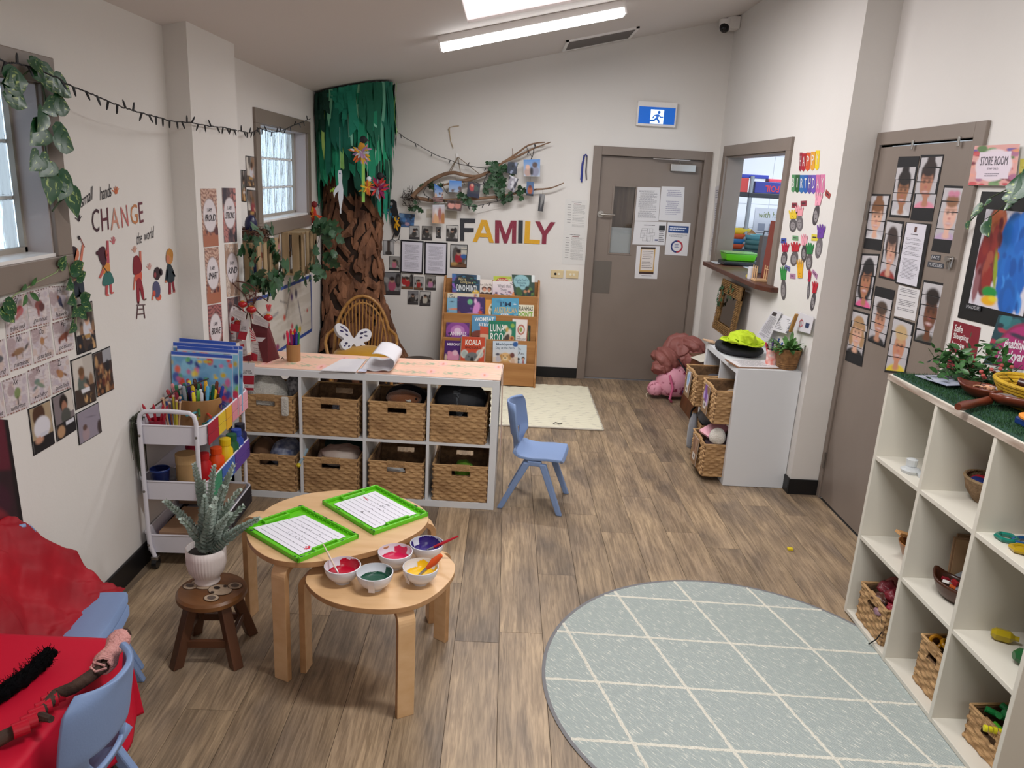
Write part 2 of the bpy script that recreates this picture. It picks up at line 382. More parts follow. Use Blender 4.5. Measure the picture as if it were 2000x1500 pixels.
# exit door
b=MB(); fz=2.13
b.box(.732,.806,DY-.02,DY+.1,0,fz).box(1.72,1.787,DY-.02,DY+.1,0,fz).box(.806,1.72,DY-.02,DY+.1,2.055,fz)
d1=struct(b.build('door_1',taupe,bevel=.003))
q=zo(1100,180,2.5)
g=[aty(*q(*p),DY+.03) for p in ((252,458),(352,458),(330,790),(222,788))]; gx0,gx1=(g[0].x+g[3].x)/2,(g[1].x+g[2].x)/2; gz0,gz1=g[2].z,g[0].z
b=MB(); y0,y1=DY+.03,DY+.07
b.box(.809,gx0,y0,y1,.012,2.052).box(gx1,1.717,y0,y1,.012,2.052).box(gx0,gx1,y0,y1,.012,gz0).box(gx0,gx1,y0,y1,gz1,2.052)
b.build('door_leaf',taupe,d1)
b=MB()
for a in ((gx0-.012,gx0+.003,gz0-.012,gz1+.012),(gx1-.003,gx1+.012,gz0-.012,gz1+.012)): b.box(a[0],a[1],y0-.006,y0,a[2],a[3])
b.box(gx0,gx1,y0-.006,y0,gz1-.003,gz1+.012).box(gx0,gx1,y0-.006,y0,gz0-.012,gz0+.003)
b.build('glazing_bead',taupe,d1)
MB().box(gx0,gx1,y0+.012,y0+.016,gz0,gz1).build('glass_pane',mat('clear_glass','#ffffff',.02,trans=1,spec=.5),d1)
MB().box(gx0,gx1,y0+.018,y0+.022,gz0,gz0+(gz1-gz0)*.39).build('frosted_film',mat('frosted_film','#b9bfc0',.7),d1)
steel=mat('satin_steel','#b9b6b2',.3,metal=1); dull=mat('dull_steel','#76706a',.42,metal=.6)
hp=aty(*q(182,595),y0); b=MB(); b.tube([(hp.x,y0,hp.z),(hp.x,y0-.05,hp.z)],.011,12)
b.tube([(hp.x,y0,hp.z),(hp.x,y0-.008,hp.z)],.03,20)
b.tube([(hp.x,y0-.05,hp.z),(hp.x+.03,y0-.055,hp.z),(hp.x+.125,y0-.05,hp.z)],.009,10); b.build('handle',steel,d1,smooth=True)
kp=[aty(*q(*p),y0) for p in ((160,822),(238,822),(228,982),(150,980))]; MB().box(.82,kp[1].x,y0-.003,y0,kp[2].z,kp[0].z).build('push_plate',dull,d1)
ca=[aty(*q(*p),y0) for p in ((523,350),(640,392))]; MB().box(ca[0].x,ca[1].x,y0-.05,y0,ca[1].z,ca[0].z).build('closer_body',steel,d1,bevel=.003)
ca=[aty(*q(*p),DY-.03) for p in ((440,322),(620,336))]; b=MB().box(ca[0].x,ca[1].x,DY-.035,DY-.02,ca[1].z,ca[0].z); b.tube([(ca[1].x-.1,DY-.03,ca[1].z),(ca[1].x-.06,DY,ca[1].z-.06)],.005,8); b.build('closer_arm',steel,d1)
MB().box(.79,1.735,DY+.10,DY+.15,-.0,2.06).build('corridor_panel',mat('corridor','#6d5d52',.6,nz=(8,'#4d4038'),st=(4,1,.3)),d1)
MB().box(.81,1.716,DY+.028,DY+.075,.0,.010).build('door_seal',mat('alu','#9fa4ae',.35,metal=.8),d1)
# store-room door
b=MB(); z1=2.167
b.box(SX-.018,SX+.06,4.335,4.395-.016,0,z1).box(SX-.018,SX+.06,3.385,3.465,0,z1).box(SX-.018,SX+.06,3.465,4.335,2.10,z1)
d2=struct(b.build('door_2',taupe,bevel=.003))
MB().box(SX-.008,SX+.035,3.468,4.332,.012,2.088).build('door_leaf',taupe,d2,bevel=.002)
for z in (.25,1.75): MB().tube([(SX-.02,4.335,z-.05),(SX-.02,4.335,z+.05)],.007,8).build('hinge',dull,d2)
kq=zo(1600,230,3); kp=atx(*kq(780,830),SX-.02); b=MB()
for i in range(4): b.tube([kp+V((-.01-.004*i,.012*i-.02,.01*math.cos(i*2))),kp+V((-.012,.01*i-.02,-.035-.01*(i%2)))],.004,6)
b.tube([kp+V((0,0,0)),kp+V((-.03,0,0))],.014,14); b.build('keys_in_lock',steel,d2)
for p in ((548,160),(820,140)):
    h=atx(*kq(*p),SX-.02); MB().box(h.x-.006,h.x,h.y-.008,h.y+.008,h.z-.022,h.z+.022).build('over_door_hook',steel,d2,bevel=.002)
# hatch casing, reveal, ledge
b=MB(); x0,x1=RX-.02,RX+.002; c=.085
b.box(x0,x1,HY0-c,HY1+c,HZ1,HZ1+c).box(x0,x1,HY0-c,HY0,HZ0-.0,HZ1).box(x0,x1,HY1,HY1+c,HZ0,HZ1)
b.box(RX,RX+.14,HY0-.0,HY0+.012,HZ0,HZ1).box(RX,RX+.14,HY1-.012,HY1,HZ0,HZ1).box(RX,RX+.14,HY0,HY1,HZ1-.012,HZ1)
hw=struct(b.build('window_4',taupe,bevel=.002))
b=MB().prism([(1.735,6.66),(1.735,5.20),(1.80,5.06),(RX+.0,5.06),(RX,5.25),(RX+.15,5.25),(RX+.15,6.69),(RX,6.69),(RX,6.66)],1.165,1.20)
b.build('wooden_ledge',mat('jarrah','#5b3222',.35,nz=(6,'#43231a'),st=(6,1,6)),hw,bevel=.004)
# kitchen beyond the hatch
b=MB(); b.box(RX+.14,4.3,8.3,8.42,0,2.9).box(4.3,4.42,4.4,8.42,0,2.9)
b.box(RX+.14,4.42,4.4,8.42,2.8,2.9).box(RX+.02,RX+.14,DY+.15,8.42,0,2.9)
kw=struct(b.build('wall_kitchen',mat('kitchen_white','#dfe3ea',.4)))
MB().box(RX+.14,4.3,4.5,8.3,-.05,-.004).build('kitchen_floor',mat('vinyl','#8d8a88',.5),floor)
tm=mat('white_tile','#e9edf4',.2); t0=None; tw,thh=.40,.25
for i in range(6):
    for j in range(7):
        if t0 is None: t0=MB().box(.0015,tw-.0015,-.008,0,.0015,thh-.0015).build('wall_tile',tm,kw,bevel=.001,seg=1); o=t0
        else: o=t0.copy(); C.objects.link(o); o.parent=kw
        o.location=(1.995+i*tw,8.3,.93+j*thh)
# ceiling fixtures
def batten(x0,x1,y,label,nm='batten_light_fitting'):
    e=empty(nm,label,'light',((x0+x1)/2,y,ceil_z((x0+x1)/2)))
    e.rotation_euler=(0,-TILT,0); L=(x1-x0)/math.cos(TILT)/2
    MB().box(-L,L,-.055,.055,-.045,0).build('housing',whitef,e,bevel=.004)
    prof=[(-.05,-.045),(-.05,-.07),(-.035,-.088),(.035,-.088),(.05,-.07),(.05,-.045)]
    bb_=MB(); a=[bb_.bm.verts.new((-L+.01,p[0],p[1])) for p in prof]; c=[bb_.bm.verts.new((L-.01,p[0],p[1])) for p in prof]
    bb_.face(a); bb_.face(c[::-1])
    for k in range(6): bb_.face([a[k],a[(k+1)%6],c[(k+1)%6],c[k]])
    bb_.build('diffuser',mat('lit_diffuser','#ffffff',.5,emit=9),e)
    for s in (-1,1): MB().box(s*L-.006,s*L+.006,-.05,.05,-.085,0).build('end_cap',whitef,e)
    return e
batten(-.50,.665,5.25,'white fluorescent batten light glowing on the sloping ceiling by the skylight')
vx=[(.42,6.45),(.42,7.0),(.93,6.93),(.93,6.40)]
e=empty('ceiling_vent','grey slatted air vent set in the sloping ceiling beside the batten light','vent',(.67,6.62,ceil_z(.67)))
e.rotation_euler=(0,-TILT,0)
b=MB(); 
for a in ((-.29,.29,-.24,-.215),(-.29,.29,.215,.24),(-.29,-.265,-.24,.24),(.265,.29,-.24,.24)): b.box(*a,-.014,0)
b.build('frame',whitef,e)
MB().box(-.265,.265,-.215,.215,-.004,0).build('backing',mat('vent_dark','#332e2b',.8),e)
sl=None
for i in range(22):
    if sl is None: sl=MB().box(-.265,.265,-.006,.006,-.010,-.006).build('slat',mat('vent_slat','#6d6663',.5),e); o=sl
    else: o=sl.copy(); C.objects.link(o); o.parent=e
    o.location=(0,-.205+i*.0195,0)
# security camera
p=aty(1411,48,6.85); e=empty('security_camera','white dome security camera high in the back right corner','camera',(1.74,6.85,p.z))
MB().box(-.0,.105,-.05,.07,-.03,.06).lathe([(.001,-.045),(.05,-.04),(.056,0),(.056,.04),(.001,.04)],(0,0,.0),20).build('housing',whitef,e,smooth=True)
MB().ball((-.012,-.02,-.025),.043,16).build('lens_dome',mat('black_gloss','#08080b',.12),e,smooth=True)
# exit sign
q=zo(800,0,3.03); c4=[aty(*q(*p),DY-.05) for p in ((1345,595),(1588,604),(1578,752),(1340,745))]
x0,x1=c4[3].x,c4[1].x; z0,z1=(c4[2].z+c4[3].z)/2,c4[0].z
e=empty('exit_sign','lit blue exit sign with running figure above the door','sign',((x0+x1)/2,DY,z0))
Wd,Hh=x1-x0,z1-z0
MB().box(-Wd/2,Wd/2,-.05,0,0,Hh).build('housing',whitef,e,bevel=.004)
em=mat('sign_blue','#0a5fc0',.4,emit=.45); ew=mat('sign_white','#eafcff',.4,emit=.8)
MB().box(-Wd/2+.014,Wd/2-.014,-.053,-.05,.02,Hh-.045).build('blue_panel',em,e)
MB().box(-.055,.06,-.0545,-.053,.022,Hh-.065).build('doorway_symbol',ew,e)
b=MB(); yy=-.0552
def limb(pts,w):
    b.tube([(x,yy,z) for x,z in pts],w,6)
hh=Hh-.09; b.ball((.017,yy,.02+hh*.86),.013,10,sy=.1)
limb([(.012,.02+hh*.68),(.0,.02+hh*.42)],.011); limb([(.0,.02+hh*.42),(.02,.02+hh*.22),(.022,.03)],.008); limb([(.0,.02+hh*.42),(-.022,.02+hh*.25),(-.06,.02+hh*.22)],.008)
limb([(.012,.02+hh*.68),(.035,.02+hh*.5),(.055,.02+hh*.52)],.0055); limb([(.012,.02+hh*.68),(-.022,.02+hh*.6),(-.035,.02+hh*.4)],.0055)
b.xf(Matrix.Diagonal((1,1,1,1))); b.build('running_figure',em,e)
# ================================================================ FURNITURE
white_lam=mat('white_laminate','#dcdfe3',.35); straw=mat('straw','#c9a272',.75,nz=(26,'#94704a'),st=(.35,.35,1.8),bump=(150,.5),rand=.08)
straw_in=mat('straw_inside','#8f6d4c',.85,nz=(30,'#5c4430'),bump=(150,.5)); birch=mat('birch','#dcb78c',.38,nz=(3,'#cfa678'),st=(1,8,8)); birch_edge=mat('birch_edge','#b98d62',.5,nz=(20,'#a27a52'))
def smooth_noise(seed,n=6,sc=1.0):
    r=random.Random(seed); T=[(r.uniform(-1,1)*sc,r.uniform(-1,1)*sc,r.uniform(-1,1)*sc,r.random()*6.28,r.uniform(.4,1)) for _ in range(n)]
    return lambda x,y,z: sum(a*math.sin(kx*x+ky*y+kz*z+p) for kx,ky,kz,p,a in T)/n
def lump(name,label,cat,loc,s,m,seed=0,amp=.25,group=None,parent=None,nu=28,nv=18,rz=0,fold=9,quilt=0):
    nf=smooth_noise(seed,7,fold)
    def f(u,v):
        a=2*PI*u; t=PI*v; d=V((math.sin(t)*math.cos(a),math.sin(t)*math.sin(a),math.cos(t)))
        k=1+amp*nf(*d)+amp*.5*nf(d.y*2,d.z*2,d.x*2)-(.13*math.exp(-(math.sin(v*PI*quilt)/.28)**2) if quilt else 0)
        p=V((d.x*s[0]*k,d.y*s[1]*k,d.z*s[2]*k)); 
        if p.z<-.6*s[2]: p.z=-.6*s[2]
        return p
    o=MB().grid(f,nu,nv,True).build(name,m,parent,smooth=2); o.location=loc; o.rotation_euler=(0,0,rz)
    if not parent: tag(o,label,cat,group)
    return o
BK={}
def basket_mesh(w,d,h,hole=True):
    k=(w,d,h,hole)
    if k in BK: return BK[k]
    rows=round(h/.0185); rh=h/rows; per=[]; step=.0062; r=.012
    # perimeter: list of (x,y,nx,ny,front_u)
    def seg(x0,y0,x1,y1,nx,ny,tagf):
        L=math.hypot(x1-x0,y1-y0); n=int(L/step)
        for i in range(n): t=i/n; per.append((x0+(x1-x0)*t,y0+(y1-y0)*t,nx,ny,(x0+(x1-x0)*t) if tagf else 9))
    hw,hd=w/2,d/2
    def arc(cx,cy,a0):
        for i in range(4): a=a0+PI/2*(i/4); per.append((cx+r*math.cos(a),cy+r*math.sin(a),math.cos(a),math.sin(a),9))
    seg(-hw+r,-hd,hw-r,-hd,0,-1,True); arc(hw-r,-hd+r,-PI/2); seg(hw,-hd+r,hw,hd-r,1,0,False); arc(hw-r,hd-r,0)
    seg(hw-r,hd,-hw+r,hd,0,1,'b'); arc(-hw+r,hd-r,PI/2); seg(-hw,hd-r,-hw,-hd+r,-1,0,False); arc(-hw+r,-hd+r,PI)
    n=len(per); sub=4; nz=rows*sub+1; P=[]; rr=random.Random(3); jit=[[rr.uniform(.8,1.15) for _ in range(n//4+2)] for _ in range(rows+1)]
    for j in range(nz):
        z=j*rh/sub; row=min(rows-1,j//sub); fr=(j%sub)/sub
        for i,(x,y,nx,ny,_) in enumerate(per):
            s=i*step/.031*2*PI; a=math.sin(PI*fr)
            dsp=.0085*a*(.45+.55*math.sin(s*.5+PI*(row%2)+.35*math.sin(row*1.7)))*jit[row][i//4]
            zz=z+.0022*math.sin(s+row*2.1)*(0 if j in(0,nz-1) else 1)
            P.append((x+nx*dsp,y+ny*dsp,zz))
    hu=w*.165; hz0,hz1=h-.058,h-.026
    def inhole(u,z): return hole and u!=9 and abs(u)<hu and hz0<z<hz1
    F=[]
    for j in range(nz-1):
        for i in range(n):
            k2=(i+1)%n
            if inhole(per[i][4],(j+.5)*rh/sub): continue
            F.append((j*n+i,j*n+k2,(j+1)*n+k2,(j+1)*n+i))
    me=bpy.data.meshes.new('woven_wall'); me.from_pydata(P,[],F); me.materials.append(straw); me.shade_smooth()
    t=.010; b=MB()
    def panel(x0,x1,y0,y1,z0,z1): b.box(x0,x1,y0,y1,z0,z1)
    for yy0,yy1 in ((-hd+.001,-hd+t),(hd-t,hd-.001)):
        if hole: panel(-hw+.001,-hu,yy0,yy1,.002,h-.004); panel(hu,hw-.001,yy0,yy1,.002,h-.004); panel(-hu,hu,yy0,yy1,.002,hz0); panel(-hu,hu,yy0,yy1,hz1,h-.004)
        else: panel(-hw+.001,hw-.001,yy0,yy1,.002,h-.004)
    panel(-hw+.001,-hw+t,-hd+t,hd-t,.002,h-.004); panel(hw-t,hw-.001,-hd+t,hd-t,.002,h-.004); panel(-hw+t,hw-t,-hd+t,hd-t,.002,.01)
    BK[k]=(me,b,hu,hz0,hz1); return BK[k]
BR={}
def basket(label,loc,rz=0,w=.31,d=.33,h=.215,group='woven storage baskets',tilt=0):
    k=(w,d,h)
    if k not in BR:
        e=empty('woven_basket',label,'basket',loc,rz,group); me,b,hu,z0,z1=basket_mesh(w,d,h)
        o=bpy.data.objects.new('woven_wall',me); C.objects.link(o); o.parent=e
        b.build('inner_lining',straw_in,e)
        c=MB(); pts=[(x,y,h) for x,y in ((-w/2,-d/2),(0,-d/2),(w/2,-d/2),(w/2,0),(w/2,d/2),(0,d/2),(-w/2,d/2),(-w/2,0),(-w/2,-d/2))]; c.tube(pts,.006,6); c.build('rim',straw,e)
        c=MB(); n=16
        for i in range(n):
            x=-hu+(i+.5)*2*hu/n; c.box(x-hu/n*.9,x+hu/n*.9,-d/2-.006,-d/2+.012,z1-.004,h+.006)
        c.build('handle_wrap',straw,e,bevel=.002); BR[k]=e; return e
    e=dup(BR[k],loc,rz,label); return e
def put(e,lx,ly,lz=0): # point in an empty's frame
    c,s=math.cos(e.rotation_euler.z),math.sin(e.rotation_euler.z); return V((e.location.x+lx*c-ly*s,e.location.y+lx*s+ly*c,e.location.z+lz))
# ---- long cube shelf
RZA=-.0238; A=empty('cube_shelf','long white cube shelf holding eight woven baskets under the peach cloth','shelf',(-1.468,3.966,0),RZA)
w_,d_,h_=1.47,.39,.758; t1,t2=.038,.016; cell=(w_-2*t1-3*t2)/4; ch=(h_-2*t1-t2)/2
MB().box(0,w_,0,d_,h_-t1,h_).build('top_panel',white_lam,A,bevel=.001); MB().box(0,w_,0,d_,0,t1).build('bottom_panel',white_lam,A,bevel=.001)
for x in (0,w_-t1): MB().box(x,x+t1,-.0005,d_,t1*0,h_-.0).build('side_panel',white_lam,A,bevel=.001)
MB().box(t1,w_-t1,.002,d_,t1+ch,t1+ch+t2).build('middle_shelf',white_lam,A)
for i in range(1,4):
    x=t1+i*cell+(i-1)*t2; MB().box(x,x+t2,.001,d_,t1,h_-t1).build('divider',white_lam,A)
names=[['basket of white fleece in the top row, nearest the trolley','woven basket with spotted cloth in its handle hole, second in the top row','woven basket holding the brown plush toy, third in the top row','woven basket packed with the black bag, right end of the top row'],
['woven basket with crumpled blue and brown cloths, bottom row nearest the trolley','woven basket of white cloth with a pink band, second in the bottom row','nearly empty woven basket, third in the bottom row behind the green tray','woven basket with a green leaf inside, right end of the bottom row']]
bx=[[-.018,-.012,0,-.01],[-.012,-.014,.004,.012]]; BAS={}
for r in range(2):
    for i in range(4):
        lx=t1+cell/2+i*(cell+t2)+bx[r][i]; z=t1 if r else t1+ch+t2
        BAS[r,i]=basket(names[r][i],put(A,lx,.172,z),RZA+random.uniform(-.02,.02))
def inb(r,i,dx=0,dy=0,dz=0): return put(BAS[r,i],dx,dy,dz)
fleece=mat('fleece','#cfccc4',.95,bump=(120,1.0),sheen=.3)
lump('fleece_blanket','cream fleece blanket bulging out of the top left basket','blanket',inb(0,0,-.03,-.03,.18),(.115,.13,.13),fleece,3,.22)
lump('spotted_cloth','white cloth with black spots, beside the cream fleece blanket','cloth',inb(0,0,.095,.05,.21),(.052,.07,.07),mat('spotted','#d4d2d4',.9,nz=(45,'#3a3a44')),4,.2)
o=MB().box(-.02,.02,-.012,.012,-.055,.055).build('fleece_cuff',fleece,bevel=.01,seg=3); o.location=inb(0,0,.115,-.184,.165); tag(o,'white fluffy strap hanging over the front of the top left basket','strap')
lump('spotted_cloth','grey spotted cloth lying in the second top basket','cloth',inb(0,1,.06,-.08,.12),(.075,.06,.07),mat('spotted_grey','#b9bcc6',.9,nz=(60,'#4c5266')),5,.2)
MB2=lump('plush_toy','brown plush animal toy with a white tusk in the third top basket','toy',inb(0,2,.02,-.03,.20),(.10,.075,.05),mat('brown_plush','#7c4a2a',.95,sheen=.4,bump=(150,.6)),6,.12)
o=MB().tube([(.045,-.075,.012),(.03,-.088,.014),(.018,-.092,.022)],[.008,.005,.001],8).build('tusk',fleece,MB2,smooth=True)
MB().ball((.075,-.052,.02),.006,8).build('eye',plain('#0a0a0a',.2),MB2)
lump('black_fabric','black fabric bundle behind the brown plush toy','fabric',inb(0,2,.02,.09,.18),(.12,.06,.07),mat('black_cloth','#16161b',.9),7,.2)
bag=lump('black_bag','black padded bag with a grey webbing strap in the right top basket','bag',inb(0,3,.0,0,.20),(.15,.14,.115),mat('black_nylon','#14161d',.7,bump=(30,.4)),8,.10)
c=MB(); 
for k in range(12):
    a=PI*k/11; 
pts=[(-.01+.012*math.sin(k),-.150+.012*k if k<4 else -.114+.02*(k-4),-.08+.045*k if k<4 else .07+.022*math.sin((k-4)/5*PI)) for k in range(9)]
for p,q2 in zip(pts,pts[1:]): c.beam(p,q2,.04,.004)
c.build('strap',mat('grey_webbing','#4d5258',.8),bag)
lump('brown_cloth','brown cloth in the bottom left basket','cloth',inb(1,0,-.08,0,.17),(.06,.11,.085),mat('brown_cloth','#6b4d36',.9),9,.15)
lump('blue_patterned_cloth','crumpled blue and white patterned cloth in the bottom left basket','cloth',inb(1,0,.05,0,.17),(.085,.12,.085),mat('blue_pattern','#a9adbd',.9,nz=(35,'#4b5478')),10,.25)
lump('white_cloth','white cloth with a pink band in the second bottom basket','cloth',inb(1,1,.02,-.02,.185),(.125,.12,.055),mat('cream_cloth','#cfc5bb',.9,nz=(4,'#9b6a5c')),11,.22)
lump('dark_green_fabric','dark green fabric at the back of the second bottom basket','fabric',inb(1,1,.02,.11,.20),(.12,.045,.08),mat('dkgreen','#12302c',.9),12,.15)
o=MB().tube([(-.172,-.20,.185),(-.15,-.1,.24)],.008,8).build('yellow_tipped_stick',mat('stickblue','#8fa7b5',.5)); o.parent=None; o.location=BAS[1,1].location; tag(o,'pale stick with yellow tip poking out beside the second bottom basket','stick')
MB().ball((-.173,-.203,.183),.013,8).build('yellow_tip',plain('#d8c425'),o)
lump('paper_scraps','white paper scraps in the third bottom basket','paper',inb(1,2,-.03,-.06,.10),(.06,.06,.07),mat('white_paper_crumple','#d8d5d2',.8),13,.3)
lump('green_felt_leaf','green felt leaf lying in the right bottom basket','leaf',inb(1,3,.01,-.04,.14),(.055,.10,.055),mat('felt_green','#5f8f22',.95),14,.22)
# ---- table runner on the shelf
rops=[('bg','#e9bfa8'),('b',60,['#efc9b4','#e5b09b','#ecc7b4','#e8b9a4'],.05)]
rr=random.Random(5)
for i in range(15):
    for j in range(2):
        cx=.03+i/14*.95+rr.uniform(-.012,.012)+(.03 if j else 0); cy=.28+.48*j+rr.uniform(-.06,.06)
        if (i+j)%3==2: rops.append(('e',cx,cy,.016,.14,'#f0b9b4')); rops.append(('e',cx,cy,.003,.05,'#c9692f'))
        else:
            for k in range(7): a=k/7*6.28; rops.append(('e',cx+.008*math.cos(a),cy+.05*math.sin(a),.0035,.05,'#93ab8e',a+1.57))
ra=[put(A,.0,d_-.005,h_),put(A,w_+.004,d_-.005,h_),put(A,w_+.004,.008,h_),put(A,.0,.008,h_)]
run=printed('table_runner',ra,V((0,0,1)),rops,res=(260,34),th=.004,off=.0005); tag(run,'peach table cloth with sage leaf motifs lying on the long cube shelf','tablecloth')
rd=[put(A,w_+.006,d_-.03,h_+.004),put(A,w_+.020,d_-.05,.17),put(A,w_+.020,.20,.17),put(A,w_+.006,.14,h_+.004)]
printed('hanging_end',[rd[0],rd[1],rd[2],rd[3]],V((1,0,0)),rops,run,res=(80,16),th=.003,sub=(0,0,.5,1))
# ---- side cube shelf with bags
B=empty('cube_shelf','white two by two cube shelf beside the birthday wall','shelf',(1.455,4.455,0),0); w2,h2=.77,.77  # faces -x
lam2=white_lam
MB().box(0,.39,0,w2,h2-t1,h2).build('top_panel',lam2,B,bevel=.001); MB().box(0,.39,0,w2,0.002,t1).build('bottom_panel',lam2,B,bevel=.001)
for y in (-.001,w2-t1+.001): MB().box(-.001,.391,y,y+t1,.002,h2+.001).build('side_panel',lam2,B,bevel=.001)
MB().box(.002,.39,t1,w2-t1,t1+.339,t1+.355).build('middle_shelf',lam2,B); MB().box(.001,.39,.377,.393,t1,h2-t1).build('divider',lam2,B)
BB=[]
for (lb,y,z,dx) in (('woven basket with a lilac name tag, nearer top one on the side cube shelf',4.66,.393,-.10),('woven basket with a blue picture tag, farther top one on the side cube shelf',5.03,.393,-.13),
    ('woven basket stuffed with the pink book and white pompom, lowest on the side cube shelf',4.655,.04,-.13),('woven basket with the grey hoodie hanging out, low on the side cube shelf',5.03,.04,-.06)):
    BB.append(basket(lb,(1.455+.165+dx,y,z),-PI/2,w=.31,d=.33,h=.215))
kraft=mat('kraft_card','#8a6b4d',.8,nz=(8,'#6e523a'))
def hangtag(label,bk,cols,seed):
    p=bk.location; x=p.x-.175; q=[V((x,p.y+.075,p.z+.205)),V((x,p.y-.055,p.z+.205)),V((x-.012,p.y-.065,p.z+.03)),V((x-.012,p.y+.065,p.z+.03))]
    o=printed('picture_tag',q,V((-1,0,0)),[('bg','#8a6b4d'),('b',9,cols,.13,(.2,.1,.8,.5)),('r',.25,.62,.75,.85,'#d8d2cc'),('e',.5,.72,.12,.06,'#5a4a4a')],seed=seed,th=.003,res=(22,30)); tag(o,label,'tag','picture tags on the baskets')
hangtag('kraft picture tag with purple print on the nearer top basket',BB[0],['#7a4b9a','#b9a4d8','#d9c0e0'],1)
hangtag('kraft picture tag with blue print on the farther top basket',BB[1],['#3b6ca8','#8ab0d8','#d0d8e8'],2)
hangtag('brown picture tag on the lowest basket below the pink book',BB[2],['#a8836b','#7a5a4a','#e0d8d0'],3)
p=BB[2].location
o=MB().box(-.085,.085,-.06,.06,-.008,.008).build('pink_book',mat('pink_print','#e9a6b4',.5,nz=(40,'#eab6c0')),bevel=.002); o.location=(p.x-.06,p.y+.02,p.z+.26); o.rotation_euler=(.25,-.35,.5); tag(o,'pink patterned book lying on the lowest basket beside the white pompom','book')
lump('white_pompom','white fluffy pompom resting on the lowest basket','pompom',(p.x-.08,p.y-.11,p.z+.255),(.052,.052,.06),mat('pom','#e2dcd2',1,bump=(200,1),sheen=.5),21,.06)
lump('pink_clothing','dark purple clothing inside the lowest basket','clothing',(p.x,p.y,p.z+.17),(.12,.12,.06),mat('purple_cl','#57464f',.9),22,.25)
lump('brown_clothes','beige clothes in the nearer top basket','clothing',(BB[0].location.x+.03,BB[0].location.y,BB[0].location.z+.12),(.12,.12,.07),mat('beige_cl','#8d7a66',.9),23,.2)
lump('folded_jumper','dark jumper in the farther top basket','clothing',(BB[1].location.x+.02,BB[1].location.y,BB[1].location.z+.12),(.12,.12,.07),mat('dark_cl','#3d3a40',.9),24,.2)
p=BB[3].location
hd=lump('grey_hoodie','grey hoodie spilling out of the low basket','hoodie',(p.x-.06,p.y-.03,p.z+.25),(.10,.10,.085),mat('grey_jersey','#7d8087',.95,sheen=.3),25,.28)
lump('sleeve','',None,(-.13,-.0,-.14),(.032,.05,.16),mat('grey_jersey','#7d8087',.95),26,.2,parent=hd)
lump('black_hat','black cap on top of the grey hoodie','cap',(p.x-.03,p.y+.07,p.z+.315),(.09,.075,.04),mat('black_cloth','#16161b',.9),27,.1)
o=MB().tube([(p.x-.14,p.y+.06,p.z+.32),(p.x-.20,p.y+.02,p.z+.27),(p.x-.21,p.y-.01,p.z+.12),(p.x-.205,p.y-.04,p.z+.02)],.007,8).build('black_strap',mat('black_cloth','#16161b',.9),smooth=True); tag(o,'long black strap dangling in front of the grey hoodie','strap')
# things on the side shelf
z=.77
bl=lump('black_jacket','black folded jacket on the side cube shelf under the lime hat','jacket',(1.60,4.95,z+.03),(.155,.21,.048),mat('black_nylon','#14161d',.7,bump=(30,.4)),31,.16,fold=6)
hat=MB(); nf=smooth_noise(5,6,7)
def hf(u,v):
    a=u*2*PI; R=[.0,.05,.085,.10,.105,.15,.155][min(6,int(v*6.001))]; Z=[.062,.06,.045,.01,-.008,.0,.004][min(6,int(v*6.001))]
    k=1+.06*nf(math.cos(a)*3,math.sin(a)*3,v*4); return V((R*k*math.cos(a)*.92,R*k*math.sin(a)*1.05,Z+.014*nf(math.cos(a)*2,v*9,math.sin(a)*2)+.012*math.sin(2*a)*v))
o=hat.grid(hf,40,13,True).build('bucket_hat',mat('lime_fabric','#b7d01e',.8,bump=(60,.4)),smooth=2,solid=.003); o.location=(1.585,4.86,z+.095); tag(o,'lime green bucket hat lying on the black jacket','hat')
mf=MB()
for k in range(7): mf.tube([(0,0,0),(.03+.01*math.sin(k),-.03+.012*k,.0),(-.02-.005*k,-.04+.013*k,.01)],.006,6)
o=mf.build('crochet_scrap',mat('cream_wool','#c9a98c',.95),smooth=True); o.location=(1.47,5.17,z+.012); tag(o,'cream crochet frill at the far end of the side cube shelf','crochet')
cb=empty('clipboard','clipboard with a handwritten sheet lying at the front of the side cube shelf','clipboard',(1.60,4.585,z+.001),.12)
MB().box(-.16,.14,-.105,.105,0,.006).build('board',mat('hardboard','#7a5438',.6),cb,bevel=.002)
sh=printed('paper_sheet',[V((-.15,.095,.006)),V((.13,.095,.006)),V((.13,-.095,.006)),V((-.15,-.095,.006))],V((0,0,1)),[('bg','#dcd9dc')],cb,res=(3,3))
textlines([V((-.15,.095,.006)),V((.13,.095,.006)),V((.13,-.095,.006)),V((-.15,-.095,.006))],V((0,0,1)),sh,11,seed=3,fill=.25)
# pen cup + plant pot
cup=MB().lathe([(.001,0),(.036,0),(.039,.10),(.036,.10),(.034,.004),(.001,.004)],n=24).build('pencil_cup',mat('coral_pattern','#e8ded8',.5,nz=(28,'#e0523c')),smooth=True); cup.location=(1.705,4.60,z); tag(cup,'white pencil cup with coral red pattern on the side cube shelf','cup')
for i,(c_,dx,dy,h) in enumerate((('#1f3f86',.02,.01,.17),('#20358a',.0,.015,.165),('#2b57a8',.03,-.005,.15),('#c43a4e',-.03,.01,.14),('#50307c',-.01,-.01,.15),('#8e2433',-.02,.02,.13))):
    nm=('navy blue','dark blue','bright blue','red','violet','maroon')[i]
    o=MB().tube([(1.705+dx*.4,4.60+dy*.4,z+.01),(1.705+dx*1.6,4.60+dy*1.6,z+h)],.0055,8).build('pen',plain(c_,.35),smooth=True); tag(o,nm+' pen standing in the coral patterned cup','pen','pens in the coral cup')
pot=empty('potted_fern','small green artificial plant in a woven rope pot on the side cube shelf','plant',(1.775,4.53,z))
b=MB(); 
